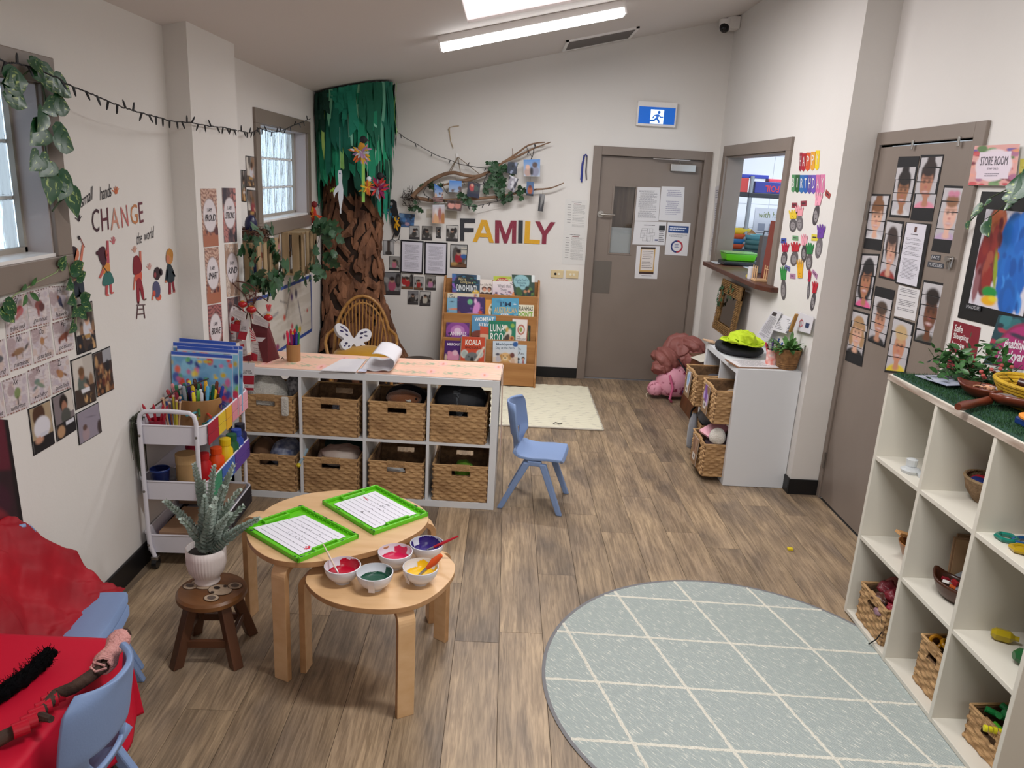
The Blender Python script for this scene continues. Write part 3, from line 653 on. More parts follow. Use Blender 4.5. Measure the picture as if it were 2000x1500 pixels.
b.lathe([(.001,0)]+[(.055+.022*(i/20)+.0035*abs(math.sin(i*PI/2.0*1.0)),.13*i/20) for i in range(21)]+[(.070,.13),(.06,.01),(.001,.01)],n=36)
for v in b.bm.verts:
    a=math.atan2(v.co.y,v.co.x); 
    if v.co.length>.05: k=1+.03*math.sin(a*18+int(v.co.z/.013)*PI); v.co.x*=k; v.co.y*=k
b.build('woven_pot',mat('rope','#9a7146',.8,nz=(40,'#6e4c2c')),pot,smooth=2)
lf=MB(); r=random.Random(9)
for i in range(64):
    a=r.random()*6.28; L=.08+r.random()*.09; el=.35+r.random()*1.0; d=V((math.cos(a)*math.cos(el),math.sin(a)*math.cos(el),math.sin(el))); s=V((-math.sin(a),math.cos(a),0)); b0=V((math.cos(a)*.03,math.sin(a)*.03,.115))
    for j in range(5):
        p0=b0+d*L*j/5+V((0,0,-.05*(j/5)**2)); p1=b0+d*L*(j+1)/5+V((0,0,-.05*((j+1)/5)**2)); w0=.012*math.sin(PI*(j+.4)/5.6); w1=.012*math.sin(PI*(j+1.4)/5.9) if j<4 else .0005
        lf.face([lf.bm.verts.new(x) for x in (p0-s*w0,p0+s*w0,p1+s*w1,p1-s*w1)])
fo=lf.build('foliage',mat('fern_green','#5a8a45',.6,nz=(20,'#355c2c'),spec=.4),pot); fo['kind']='stuff'
# ---- worn display shelf at right
Cx0,Cx1,Cy0,Cy1,Ch=1.62,2.015,1.955,3.032,1.12
Cs=empty('display_shelf','tall cream three by three cubby shelf with chipped edges and green turf top','shelf',((Cx0+Cx1)/2,(Cy0+Cy1)/2,.0045))
ox,oy,oz=Cs.location; cream=mat('cream_laminate','#d8d4c8',.4,nz=(2,'#d3cec2')); chip=mat('chipped_edge','#dbd6cc',.6,nz=(14,'#cfc9bd'),st=(1,.25,1))
chip2=mat('worn_edge','#d3c9bd',.7,nz=(11,'#87705f'),st=(1,.35,3))
def cbx(n,m,*a): return MB().box(a[0]-ox,a[1]-ox,a[2]-oy,a[3]-oy,a[4]-oz,a[5]-oz).build(n,m,Cs,bevel=.0015)
T=.018; ys=[Cy0,2.308,2.661,Cy1]
for i,y in enumerate(ys):
    y0=y if i==0 else (y-T/2 if i<3 else y-T); cbx('side_panel' if i in(0,3) else 'divider',cream,Cx0,Cx1,y0,y0+T,.006,Ch-.02)
for zz in (.006,.372,.745): cbx('shelf_board',cream,Cx0+.002,Cx1,Cy0+T,Cy1-T,zz,zz+T)
cbx('back_panel',cream,Cx1-.004,Cx1,Cy0,Cy1,.006,Ch); cbx('top_board',cream,Cx0,Cx1,Cy0,Cy1,Ch-.02,Ch); cbx('worn_front_edge',chip2,Cx0-.003,Cx0,Cy0,Cy1,Ch-.024,Ch+.001)
turf=MB(); r=random.Random(4); turf.box(Cx0+.012-ox,Cx1-.004-ox,Cy0+.01-oy,Cy1-.012-oy,Ch-oz,Ch+.006-oz)
tb=turf.build('turf_mat',mat('turf_base','#1c4034',.9),Cs)
turf=MB()
for i in range(16000):
    x=r.uniform(Cx0+.014,Cx1-.01)-ox; y=r.uniform(Cy0+.012,Cy1-.014)-oy; z0=Ch+.005-oz; a=r.random()*6.28; L=.008+.008*r.random(); w=.0011
    p=V((x,y,z0)); s=V((math.cos(a)*w,math.sin(a)*w,0)); t=p+V((r.uniform(-.006,.006),r.uniform(-.006,.006),L)); turf.face([turf.bm.verts.new(p-s),turf.bm.verts.new(p+s),turf.bm.verts.new(t)])
g=turf.build('turf_blades',mat('turf_blade','#2d5a2c',.7,nz=(30,'#16371f')),tb); g['kind']='stuff'
# ---- nesting tables
def spline(pts,n=8):
    out=[]; m=len(pts)
    for i in range(m):
        p0,p1,p2,p3=[V(pts[(i+k)%m]) for k in (-1,0,1,2)]
        for j in range(n):
            t=j/n; out.append(.5*((2*p1)+(-p0+p2)*t+(2*p0-5*p1+4*p2-p3)*t*t+(-p0+3*p1-3*p2+p3)*t**3))
    return out
def bent_leg(e,x,y,tx,ty,h):
    c=e.location; d=V((tx-x,ty-y,0)).normalized(); s=V((-d.y,d.x,0))*.031; t=.023; R=.05; prof=[]
    for k in range(9): a=PI/2*k/8; prof.append((R-R*math.cos(a),h-R+R*math.sin(a)))
    outer=[(0,0)]+prof+[(.2,h)]; inner=[(t,0)]+[(R-(R-t)*math.cos(PI/2*k/8),h-R+(R-t)*math.sin(PI/2*k/8)) for k in range(9)]+[(.2,h-t)]
    b=MB(); P=lambda q,sg: V((x-c.x,y-c.y,-c.z))+d*q[0]+V((0,0,q[1]))+s*sg
    A_=[[b.bm.verts.new(P(q,sg)) for q in outer] for sg in (-1,1)]; B_=[[b.bm.verts.new(P(q,sg)) for q in inner] for sg in (-1,1)]
    n=len(outer)
    for k in range(n-1):
        b.mi=0; b.face([A_[0][k],A_[0][k+1],A_[1][k+1],A_[1][k]]); b.face([B_[0][k],B_[1][k],B_[1][k+1],B_[0][k+1]])
        b.mi=1
        for q in (0,1): b.face([A_[q][k],B_[q][k],B_[q][k+1],A_[q][k+1]])
    b.mi=0; b.face([A_[0][0],A_[1][0],B_[1][0],B_[0][0]]); b.face([A_[0][-1],A_[1][-1],B_[1][-1],B_[0][-1]])
    return b.build('leg',[birch,birch_edge],e,bevel=.002)
q=zo(300,900,2.885)
def table(label,pts,z,th,legs,nm='nesting_table'):
    P=spline([fl(*q(*p),z) for p in pts]); cx=sum(p.x for p in P)/len(P); cy=sum(p.y for p in P)/len(P)
    e=empty(nm,label,'table',(cx,cy,0)); poly=[(p.x-cx,p.y-cy) for p in P]
    b=MB().prism(poly,z-th,z)
    for f in b.bm.faces: f.material_index=0 if abs(f.normal.z)>.5 or len(f.verts)>4 else 1
    b.build('table_top',[birch,birch_edge],e,bevel=.002)
    for l in legs: bent_leg(e,l[0],l[1],cx,cy,z-th-.0005)
    return e
ZB,ZS=.49,.432
TB=table('larger pale birch kidney shaped table holding the two lime trays',[(524,420),(545,365),(600,300),(700,235),(850,188),(1010,167),(1150,164),(1290,178),(1420,215),(1520,268),(1549,325),(1510,385),(1410,445),(1260,500),(1100,540),(940,565),(800,572),(670,552),(570,495)],ZB,.022,[(-.748,2.385),(-1.0,2.80),(-.235,2.82)])
TS=table('smaller pale birch table in front carrying the five paint bowls',[(858,655),(880,715),(960,775),(1080,815),(1230,835),(1370,832),(1500,800),(1610,735),(1680,660),(1700,600),(1680,560),(1600,500),(1450,455),(1250,470),(1080,510),(930,570)],ZS,.02,[(-.268,2.218),(-.685,2.46),(-.18,2.69)])
# trays
lime=mat('lime_plastic','#62c41c',.35); 
def tray(label,c,ang,seed,lb2):
    e=empty('paint_tray',label,'tray',(c[0],c[1],ZB),ang); L,Wd,Hh=.18,.134,.018
    b=MB(); b.box(-L,L,-Wd,Wd,0,.004)
    def rim(x0,x1,y0,y1): b.box(x0,x1,y0,y1,.004,Hh)
    rim(-L,L,-Wd,-Wd+.010); rim(-L,L,Wd-.010,Wd)
    for s in (-1,1):
        rim(s*L,s*(L-.009),-Wd,Wd)
        # raised handle with slot
        rim(s*(L-.034),s*(L-.026),-.055,.055); rim(s*(L-.03),s*(L-.008),.047,.055); rim(s*(L-.03),s*(L-.008),-.055,-.047)
    for i in range(11):
        x=-.13+i*.026; b.box(x-.002,x+.002,Wd-.016,Wd-.010,.004,.012)
    b.build('tray_body',lime,e,bevel=.003,seg=2)
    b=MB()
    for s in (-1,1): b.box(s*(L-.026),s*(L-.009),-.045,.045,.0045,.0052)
    b.build('handle_slot_shade',mat('slot_shadow','#53642a',.8),e)  # dark sheets on the tray floor, slot shade put into their colour
    r=random.Random(seed); b=MB()
    for i in range(26):
        s=r.choice((-1,1)); x=r.uniform(-L,L); 
        if r.random()<.5: b.ball((x,s*(Wd-.004),Hh),.0022*r.uniform(.6,2),6,sx=r.uniform(1,3),sz=.4)
        else: b.ball((s*(L-.004),r.uniform(-Wd,Wd),Hh),.0022*r.uniform(.6,2),6,sy=r.uniform(1,3),sz=.4)
    b.build('paint_specks',plain('#1c3a2a'),e)
    pw,ph=.142,.103; z=.0055
    pts=[V((-pw,ph,z)),V((pw,ph,z)),V((pw,-ph,z)),V((-pw,-ph,z))]
    if lb2=='a': pts[0]+=V((.028,-.004,0)); pts[3]+=V((-.012,.0,0))
    ps=printed('paper_sheet',pts,V((0,0,1)),[('bg','#e9e7f2')],None,res=(3,3),th=.0008); ps.location=e.location; ps.rotation_euler=e.rotation_euler
    tag(ps,'lined white sheet in the lime tray nearer the plant' if lb2=='a' else 'lined white sheet in the lime tray farther from the plant','paper')
    b=MB()
    for i in range(8): y=-.085+i*.0235; x1=.128 if lb2!='a' else .13; b.box(-.128+(.02 if i>5 and lb2=='a' else 0),x1,y-.0004,y+.0004,z+.0018,z+.0022)
    b.build('ruled_line',plain('#77727c'),ps)
    b=MB()
    for i in range(24):
        u=r.gauss(.0,.03); vv=-.085+.0235*r.randint(1,6)+.004+r.uniform(-.005,.006); a=r.random()*3; l=r.uniform(.001,.005)
        b.obox((max(-.12,min(.12,u)),vv,z+.002),(math.cos(a)*l,math.sin(a)*l,0),(-math.sin(a)*.0007,math.cos(a)*.0007,0),(0,0,.0003))
    b.build('ink_marks',plain('#2a2430'),ps)
    b=MB(); 
    for i in range(7): b.ball((.118+r.uniform(-.01,.01),-.05+r.uniform(-.012,.012),z+.002),.005,7,sz=.1) if lb2=='a' else b.ball((-.12+i*.006,.03-i*.001,z+.002),.003,7,sz=.1)
    b.build('paint_mark',plain('#d0263f'),ps)
    return e
tray('lime green plastic tray nearer the potted eucalyptus, with lined paper',(-.7215,2.588),-.703,1,'a')
tray('lime green plastic tray at the far edge of the table, with lined paper',(-.4815,2.825),-.784,2,'b')
# bowls of paint
porc=mat('white_melamine','#d9dae2',.25)
def bowl(name,px,col,label,seed,smear,tape=False):
    c=fl(*q(*px),ZS+.062); x,y=c.x,c.y; e=empty('paint_bowl',label,'bowl',(x,y,ZS),0)
    R=.063; prof=[(.001,.0),(.026,0),(.027,.004)]+[(R*math.sin(a)**.9,.004+.060*(1-math.cos(a))) for a in [.5+ (PI/2-.5)*k/9 for k in range(10)]]
    inner=[(r-.0025,z+.0008) for r,z in prof[::-1] if z>.006]; MB().lathe(prof+inner+[(.02,.006),(.001,.006)],n=40).build('bowl_body',porc,e,smooth=True)
    m=plain(col,.25); lev=.031; rl=R*math.sin(math.acos(1-(lev-.004)/.060))**.9-.003
    b=MB().lathe([(.001,lev+.001),(rl*.6,lev+.002),(rl,lev)],n=30,cap=False); b.build('paint_pool',m,e,smooth=True)
    r=random.Random(seed); n=110; hs=[]; v=0; lobes=[(r.random()*6.28,.14+.36*r.random(),.6+.5*r.random()) for _ in range(smear)]
    for k in range(n):
        a=2*PI*k/n; h=.10+.06*r.random()
        for a0,wd,am in lobes:
            dd=abs((a-a0+PI)%(2*PI)-PI); 
            if dd<wd: h=max(h,am*(1-.25*(dd/wd))+.12*r.random())
        hs.append(min(1,h))
    def prf(t): zz=lev+(.063-lev)*t; aa=math.acos(max(0,1-(zz-.004)/.060)); return R*math.sin(aa)**.9-.0034,zz
    b=MB(); 
    for k in range(n):
        a0,a1=2*PI*k/n,2*PI*(k+1)/n; h=hs[k]; N_=4
        for j in range(N_):
            r0,z0=prf(h*j/N_); r1,z1=prf(h*(j+1)/N_); b.face([b.bm.verts.new((rr*math.cos(a),rr*math.sin(a),zz)) for rr,a,zz in ((r0,a0,z0),(r0,a1,z0),(r1,a1,z1),(r1,a0,z1))])
    # drips standing over the rim
    b.build('paint_smear',m,e)
    if tape:
        a=tape; c,s=math.cos(a),math.sin(a); t=V((-s,c,0))*.011; P=[V((c*.0645,s*.0645,.064)),V((c*.061,s*.061,.045)),V((c*.052,s*.052,.024)),V((c*.05,s*.05,.012))]
        b=MB()
        for p0,p1 in zip(P,P[1:]): b.face([b.bm.verts.new(k) for k in (p0-t,p0+t,p1+t,p1-t)])
        b.build('masking_tape',mat('tape','#dcd8dc',.6),e,solid=.001)
    return e
bR=bowl('r',(1065,590),'#b30d2c','white bowl of red paint nearest the lime tray',1,5)
bG=bowl('g',(1247,628),'#0f4a35','white bowl of dark green paint with tape, front of the small table',2,3,tape=-1.62)
bY=bowl('y',(1505,598),'#e8b90c','white bowl of yellow paint at the right front of the small table',3,3,tape=-2.5)
bM=bowl('m',(1362,512),'#c81f4e','white bowl of magenta pink paint between the red and purple bowls',4,6)
bP=bowl('p',(1540,465),'#33226f','white bowl of purple paint at the back right of the small table',5,14)
def brush(label,a,b_,r0,r1,mh,mt,fer=.25):
    a,b_=V(a),V(b_); e=tag(MB().tube([a+(b_-a)*fer,a+(b_-a)*(fer+.3),b_],[r1,r0,r0*.55],10).build('paintbrush',mh,smooth=True),label,'paintbrush')
    MB().tube([a+(b_-a)*.10,a+(b_-a)*fer],[r1*.9,r1],10).build('ferrule',steel,e,smooth=True); MB().tube([a,a+(b_-a)*.11],[r1*.6,r1],8).build('bristles',mt,e); return e
p=bR.location; t=aty(*q(955,468),p.y+.05); brush('thin pale wooden paintbrush leaning in the red paint bowl',(p.x-.005,p.y-.02,ZS+.03),t,.0035,.0035,mat('pale_stick','#d3c0b0',.5),plain('#b30d2c'))
p=bP.location; t=aty(*q(1715,425),p.y-.02); brush('red handled paintbrush resting in the purple paint bowl',(p.x-.01,p.y-.01,ZS+.032),t,.006,.005,plain('#b5122a',.3),plain('#33226f'),.3)
p=bY.location; t=aty(*q(1622,530),p.y-.01); brush('stubby paintbrush with fat orange handle in the yellow paint bowl',(p.x-.01,p.y-.02,ZS+.032),t,.014,.006,plain('#e0561c',.35),plain('#e8b90c'),.4)
# ---- koala stool
dark_wood=mat('dark_stool_wood','#5f3a24',.4,nz=(5,'#3f2416'),st=(1,1,.3)); seat_wood=mat('stool_seat_wood','#82562f',.38,nz=(4,'#5d3a1e'),st=(1,4,1))
st_=empty('koala_stool','small dark brown wooden stool with a carved koala on its round seat','stool',(-1.05,2.548,0),-.35)
b=MB().lathe([(.001,.235),(.118,.235),(.127,.243),(.127,.258),(.119,.267),(.001,.267)],n=48); b.build('seat',seat_wood,st_,smooth=True)
top=[];
for k in range(4):
    a=PI/4+k*PI/2+.42; ct=V((math.cos(a),math.sin(a),0)); P0=ct*.155; P1=ct*.082+V((0,0,.236)); s=V((-ct.y,ct.x,0)); top.append((P0,P1,ct))
    MB().hexa([P0-ct*.02-s*.02,P0+ct*.02-s*.02,P0+ct*.02+s*.02,P0-ct*.02+s*.02,P1-ct*.02-s*.02,P1+ct*.02-s*.02,P1+ct*.02+s*.02,P1-ct*.02+s*.02]).build('leg',dark_wood,st_,bevel=.004)
for k in range(4):
    a=top[k]; b_=top[(k+1)%4]; z0=.45 if k%2 else .38; MB().beam(a[0].lerp(a[1],z0),b_[0].lerp(b_[1],z0),.016,.03).build('stretcher',dark_wood,st_,bevel=.002)
ko=[]
def kdisc(n,cx,cy,rx,ry,m,z,a=0):
    b=MB(); vs=[b.bm.verts.new((cx+math.cos(t)*rx*math.cos(a)-math.sin(t)*ry*math.sin(a),cy+math.cos(t)*rx*math.sin(a)+math.sin(t)*ry*math.cos(a),z)) for t in [2*PI*i/28 for i in range(28)]]; b.face(vs); return b
KW=mat('koala_cream','#b8a48d',.6,nz=(30,'#9c8670')); KG=mat('koala_grey','#5a4c44',.6); KD=plain('#1d1210',.4); KL=plain('#3c2617',.5)
KB=lambda x,y:(lambda p:(p.x*math.cos(.35)-p.y*math.sin(.35),p.x*math.sin(.35)+p.y*math.cos(.35)))(fl(x,y,.268)-st_.location)
for (px,rx,ry,m) in (((398,1140),.050,.036,KW),((371,1145),.026,.020,KW),((430,1152),.046,.034,KW),((459,1144),.027,.022,KW),((413,1168),.027,.022,KW),((371,1144),.015,.012,KG),((459,1144),.016,.013,KG),((413,1168),.016,.013,KG),((424,1149),.013,.009,KD),((440,1146),.008,.006,KD),((415,1158),.008,.006,KD)):
    cx,cy=KB(*px); z=.2676+.0004*len(ko); ko.append(0)
    if m is KW: kdisc('k',cx,cy,rx+.003,ry+.003,KL,z).build('koala_outline',KL,st_)
    kdisc('k',cx,cy,rx,ry,m,z+.0003).build('koala_inlay',m,st_)
o=MB().tube([(-.10,-.02,.10),(-.095,-.035,.06),(-.085,-.03,.03),(-.09,-.04,.01)],.0025,6).build('frayed_cord',plain('#111111'),st_)
# ---- eucalyptus pot
pl=empty('potted_eucalyptus','grey green artificial eucalyptus in a fluted white pot on the koala stool','plant',(-1.085,2.60,.2675))
b=MB(); R=.073
prof=[(.001,0),(.046,0),(.047,.006),(.043,.018),(.052,.030),(.066,.05),(.0725,.08),(R,.11),(R,.145),(R-.005,.145),(R-.006,.12),(.001,.12)]
b.lathe(prof,n=160)
for v in b.bm.verts:
    a=math.atan2(v.co.y,v.co.x); rr_=math.hypot(v.co.x,v.co.y)
    if rr_>.05 and .028<v.co.z<.143: k=1-.022*(abs(math.sin(a*20))**.6); v.co.x*=k; v.co.y*=k
b.build('fluted_pot',mat('white_ceramic','#e0d6d3',.45),pl,smooth=2)
MB().lathe([(.001,.125),(.066,.122)],n=20,cap=False).build('soil',mat('soil','#2a2320',.95),pl)
euc=mat('eucalyptus_leaf','#b6c1b8',.6,nz=(25,'#98a89e'),rand=.1); stemm=mat('eucalyptus_stem','#6c7b62',.7)
tips=[((230,22),2.62,46),((340,35),2.60,46),((450,25),2.70,40),((72,232),2.52,44),((592,325),2.58,44),((290,205),2.50,34),((395,150),2.56,38),((480,170),2.64,32),((350,215),2.47,34),((430,300),2.5,24),((280,120),2.66,40),((420,90),2.68,38),((160,330),2.5,20),((330,260),2.44,30),((500,260),2.66,26)]
leaf_me=MB(); 
lv=[leaf_me.bm.verts.new((0,0,0))]; ring=[leaf_me.bm.verts.new((.5+.5*math.cos(a)+.0,.52*math.sin(a),.10*math.sin(a)**2+.12*(.5+.5*math.cos(a))**2)) for a in [PI+2*PI*(i+.5)/9 for i in range(9)]]
mid=leaf_me.bm.verts.new((.5,0,.0)); 
for i in range(9): leaf_me.face([mid,ring[i],ring[(i+1)%9]])
LB=[tuple(v.co) for v in (ring+[mid])]; leaf_me.bm.free()
r=random.Random(2)
for ti,(px,yy,n) in enumerate(tips):
    tip=aty(*q(*px),yy)-pl.location; base=V((r.uniform(-.02,.02),r.uniform(-.02,.02),.11)); ctrl=base.lerp(tip,.5); ctrl.x*=.72; ctrl.y*=.8; ctrl.z=base.z+(tip.z-base.z)*.55
    path=[base*(1-t)**2+ctrl*2*t*(1-t)+tip*t*t for t in [k/n for k in range(n+1)]]
    sp=MB().tube(path[::3]+[path[-1]],.0016,5).build('stem',stemm,pl)
    Vv_,F=[],[]
    for k in range(int(n*.12),n+1):
        t=k/n; p=path[k]; d=(path[min(n,k+1)]-path[max(0,k-1)]).normalized(); s=d.orthogonal().normalized(); s2=d.cross(s); ang=(PI/2 if k%2 else 0)+r.uniform(-.3,.3)+ti
        size=.036*(1-.6*t**1.6)*r.uniform(.85,1.15)
        for sg in (0,PI):
            u=s*math.cos(ang+sg)+s2*math.sin(ang+sg); u=(u+d*.85).normalized(); v=d.cross(u).normalized(); w=u.cross(v); b0=len(Vv_)
            for x,y,z in LB: Vv_.append(p+(u*x+v*y+w*z)*size)
            for i in range(9): F.append((b0+9,b0+i,b0+(i+1)%9))
    me=bpy.data.meshes.new('leaves'); me.from_pydata([tuple(v) for v in Vv_],[],F); me.materials.append(euc); me.shade_smooth(); o=bpy.data.objects.new('leaves',me); C.objects.link(o); o.parent=sp
# ---- blue chairs
bluep=mat('powder_blue_plastic','#7d95bf',.42,bump=(200,.05)); CH=[]
def child_chair():
    e=empty('child_chair','powder blue plastic child chair standing at the end of the long cube shelf','chair')
    # local: +x forward, y lateral
    def prof(t): # along shell: 0 front lip .. 1 top of back
        pts=[(.165,.285),(.155,.305),(.08,.305),(0,.298),(-.07,.303),(-.115,.322),(-.138,.37),(-.150,.43),(-.162,.50),(-.175,.575),(-.183,.605)]
        s=t*(len(pts)-1); i=min(int(s),len(pts)-2); f=s-i; a,b=pts[i],pts[i+1]; return a[0]+(b[0]-a[0])*f,a[1]+(b[1]-a[1])*f
    def wd(t):
        if t<.08: return .118+.3*t
        if t<.45: return .145
        if t<.6: return .145-.04*math.sin((t-.45)/.15*PI/2)
        if t<.72: return .105+.045*math.sin((t-.6)/.12*PI/2)
        return .150-.012*((t-.72)/.28)**4*4
    def shell(a,b,n,nu=17,slot=False):
        m=MB(); G=[]
        for i in range(n+1):
            t=a+(b-a)*i/n; x,z=prof(t); w=wd(t); row=[]
            for j in range(nu):
                u=-1+2*j/(nu-1); k=abs(u)**2.4; back=max(0,min(1,(t-.5)/.15)); row.append(m.bm.verts.new((x+.062*k*back,u*w,z+.012*k*(1-back))))
            G.append(row)
        for i in range(n):
            for j in range(nu-1):
                t=a+(b-a)*(i+.5)/n; u=abs(-1+2*(j+.5)/(nu-1))
                if slot and .57<t<.68 and u<.62: continue
                m.face([G[i][j],G[i+1][j],G[i+1][j+1],G[i][j+1]])
        return m
    shell(0,.55,22).build('seat',bluep,e,smooth=2,solid=.014,bevel=.003); shell(.545,1,22,slot=True).build('backrest',bluep,e,smooth=2,solid=.014,bevel=.003)
    for s in (-1,1):
        MB().beam((.05,s*.135,.285),(-.03,s*.135,.285),.028,.03).build('side_rail',bluep,e,bevel=.006)
        for x0,x1 in ((.055,.172),(-.03,-.172)):
            a=V((x0,s*.137,.288)); b_=V((x1,s*.160,.0)); sx=V((.019,0,0)); sy=V((0,.013,0))
            MB().hexa([b_-sx*.85-sy,b_+sx*.85-sy,b_+sx*.85+sy,b_-sx*.85+sy,a-sx*1.15-sy,a+sx*1.15-sy,a+sx*1.15+sy,a-sx*1.15+sy]).build('leg',bluep,e,bevel=.006)
    return e
c0=child_chair(); c0.location=(.237,4.09,0); c0.rotation_euler=(0,0,-.20)
c1=dup(c0,(-1.075,1.61,0),PI-.02,'powder blue child chair in the left foreground, pushed against the red table')
c2=dup(c0,(-1.395,2.17,0),.12,'powder blue child chair under the red cloth heap, lower of the stacked pair')
c3=dup(c0,(-1.405,2.19,.034),.14,'powder blue child chair under the red cloth heap, upper of the stacked pair')
# ---- rugs
def rug_mat():
    m=bpy.data.materials.new('sage_rug'); m.use_nodes=True; nt=m.node_tree; N=nt.nodes; L=nt.links; b=N['Principled BSDF']; b.inputs['Roughness'].default_value=.95
    tc=N.new('ShaderNodeTexCoord'); mp=N.new('ShaderNodeMapping'); mp.vector_type='TEXTURE'; mp.inputs['Rotation'].default_value=(0,0,math.radians(-50)) ; mp.inputs['Scale'].default_value=(1/28,1/190,1)
    L.new(tc.outputs['Object'],mp.inputs[0]); n=N.new('ShaderNodeTexNoise'); n.inputs['Scale'].default_value=1; n.inputs['Detail'].default_value=2; L.new(mp.outputs[0],n.inputs['Vector'])
    r=N.new('ShaderNodeValToRGB'); e=r.color_ramp.elements; e[0].position=.47; e[0].color=(*lin('#a4adab'),1); e[1].position=.70; e[1].color=(*lin('#dddcd2'),1); x=r.color_ramp.elements.new(.60); x.color=(*lin('#adb6b2'),1)
    L.new(n.outputs['Fac'],r.inputs[0]); L.new(r.outputs[0],b.inputs['Base Color'])
    w=N.new('ShaderNodeTexWave'); w.inputs['Scale'].default_value=40; w.bands_direction='X'; mp2=N.new('ShaderNodeMapping'); mp2.inputs['Rotation'].default_value=(0,0,math.radians(-40)); L.new(tc.outputs['Object'],mp2.inputs[0]); L.new(mp2.outputs[0],w.inputs['Vector'])
    bp=N.new('ShaderNodeBump'); bp.inputs['Strength'].default_value=.6; bp.inputs['Distance'].default_value=.003; L.new(w.outputs['Fac'],bp.inputs['Height']); L.new(bp.outputs[0],b.inputs['Normal']); return m
rc=V((.995,2.463,0)); RR=.777
rug=empty('round_rug','large round sage green rug with cream diamond lattice','rug',rc)
MB().lathe([(.001,.0),(RR-.012,.0),(RR-.012,.0040),(.001,.0040)],n=96).build('pile',rug_mat(),rug)
MB().lathe([(RR-.013,.0005),(RR,.0003),(RR+.001,.004),(RR-.006,.0055),(RR-.013,.004)],n=96,cap=False).build('edge_binding',mat('grey_binding','#78777a',.85),rug,smooth=True)
lm_=mat('cream_yarn','#e2dfd2',.95,bump=(120,1))
r=random.Random(8)
def latt(p,d):
    p=V((*p,0))-rc; d=V((*d,0)).normalized(); t=-p.dot(d); f=p+d*t; 
    if f.length>RR-.05: return
    h=math.sqrt((RR-.013)**2-f.length**2); n=int(h*2/.012); s=V((-d.y,d.x,0)); b=MB(); pr=None
    for i in range(n+1):
        c=f+d*(-h+2*h*i/n)+s*r.uniform(-.0016,.0016); w=.0065*r.uniform(.8,1.15); cur=[b.bm.verts.new(c-s*w+V((0,0,.0042))),b.bm.verts.new(c+V((0,0,.0062))),b.bm.verts.new(c+s*w+V((0,0,.0042)))]
        if pr: b.face([pr[0],pr[1],cur[1],cur[0]]); b.face([pr[1],pr[2],cur[2],cur[1]])
        pr=cur
    b.build('lattice_line',lm_,rug)
for k in range(-2,6): latt((1,3.047-.3125*(k)),(1,-.045))
for k in range(-3,7): latt((.331+.3335*k,2.8),(.262,-.965))
mt=empty('play_mat','cream ribbed mat in front of the book rack','mat',(.29,6.04,0)); 
b=MB(); 
def mf_(u,v): return V((-.50+1.02*u,-.615+1.22*v,.009+.004*math.sin(v*1.22*2*PI/.045)+.002*math.sin(u*60+6*math.sin(v*9))))
b.grid(mf_,60,240).build('ribbed_surface',mat('cream_mat','#d8d3bd',.8),mt,smooth=2); MB().box(-.50,.52,-.615,.605,.0,.005).build('base',mat('mat_edge','#b4ada0',.7),mt,bevel=.002)
MB().tube([(-.5,-.615,.007),(.505,-.615,.007),(.52,-.60,.007),(.52,.605,.007)],.007,6).build('edge_binding',mat('mat_edge','#b4ada0',.7),mt)
tag(MB().tube([(.43,5.50,.016),(.45,5.53,.018),(.48,5.50,.016),(.50,5.52,.018)],.003,5).build('dark_thread',plain('#222222')),'dark scrap of thread lying on the cream mat corner','thread')
# ================================================================ TROLLEY
tw_=mat('white_powdercoat','#dddbe4',.35); tr=empty('utility_trolley','white three tier metal trolley full of craft supplies by the left wall','trolley',(-1.452,3.46,0),.03)
TL_,TW_=.315,.155 # half length (y), half width (x)
def rr_loop(hx,hy,r,z,n=5):
    P=[]
    for cx,cy,a0 in ((hx-r,hy-r,0),(-hx+r,hy-r,PI/2),(-hx+r,-hy+r,PI),(hx-r,-hy+r,1.5*PI)):
        for k in range(n+1): a=a0+PI/2*k/n; P.append(V((cx+r*math.cos(a),cy+r*math.sin(a),z)))
    return P
for zt in (.695,.43,.165):
    b=MB(); L0=[rr_loop(TW_+dx,TL_+dx,.045,z) for dx,z in ((-.004,zt-.09),(0,zt),(-.004,zt),(-.008,zt-.086))]
    R=[[b.bm.verts.new(p) for p in l] for l in L0]; n=len(R[0])
    for a,c in zip(R,R[1:]):
        for k in range(n): b.face([a[k],a[(k+1)%n],c[(k+1)%n],c[k]])
    b.face(R[0][::-1]); b.face(R[-1]); o=b.build('tier_tray',tw_,tr,smooth=True)
    b=MB().tube(rr_loop(TW_,TL_,.045,zt)+[rr_loop(TW_,TL_,.045,zt)[0]],.004,6); b.build('rolled_rim',tw_,tr,smooth=True)
for s in (-1,1):
    y=s*(TL_+.006); b=MB(); pts=[(-.10,y-s*.0,.055),(-.118,y,.11),(-.122,y,.2),(-.122,y,.715),(-.115,y,.745),(-.095,y,.76),(0,y,.765),(.095,y,.76),(.115,y,.745),(.122,y,.715),(.122,y,.2),(.118,y,.11),(.10,y,.055)]
    b.tube(pts,.010,10).build('tubular_frame',tw_,tr,smooth=True)
    for sx in (-1,1):
        c=MB(); c.tube([(sx*.10-.011,y,.026),(sx*.10+.011,y,.026)],.026,16).build('caster_wheel',mat('caster','#1a1a1c',.3),tr)
        c=MB().box(sx*.10-.016,sx*.10+.016,y-.014,y+.014,.045,.062).build('caster_fork',steel,tr,bevel=.003)
        for z in (.65,.385,.12): MB().ball((sx*.122,y+s*.010,z),.006,8).build('screw',dull,tr)
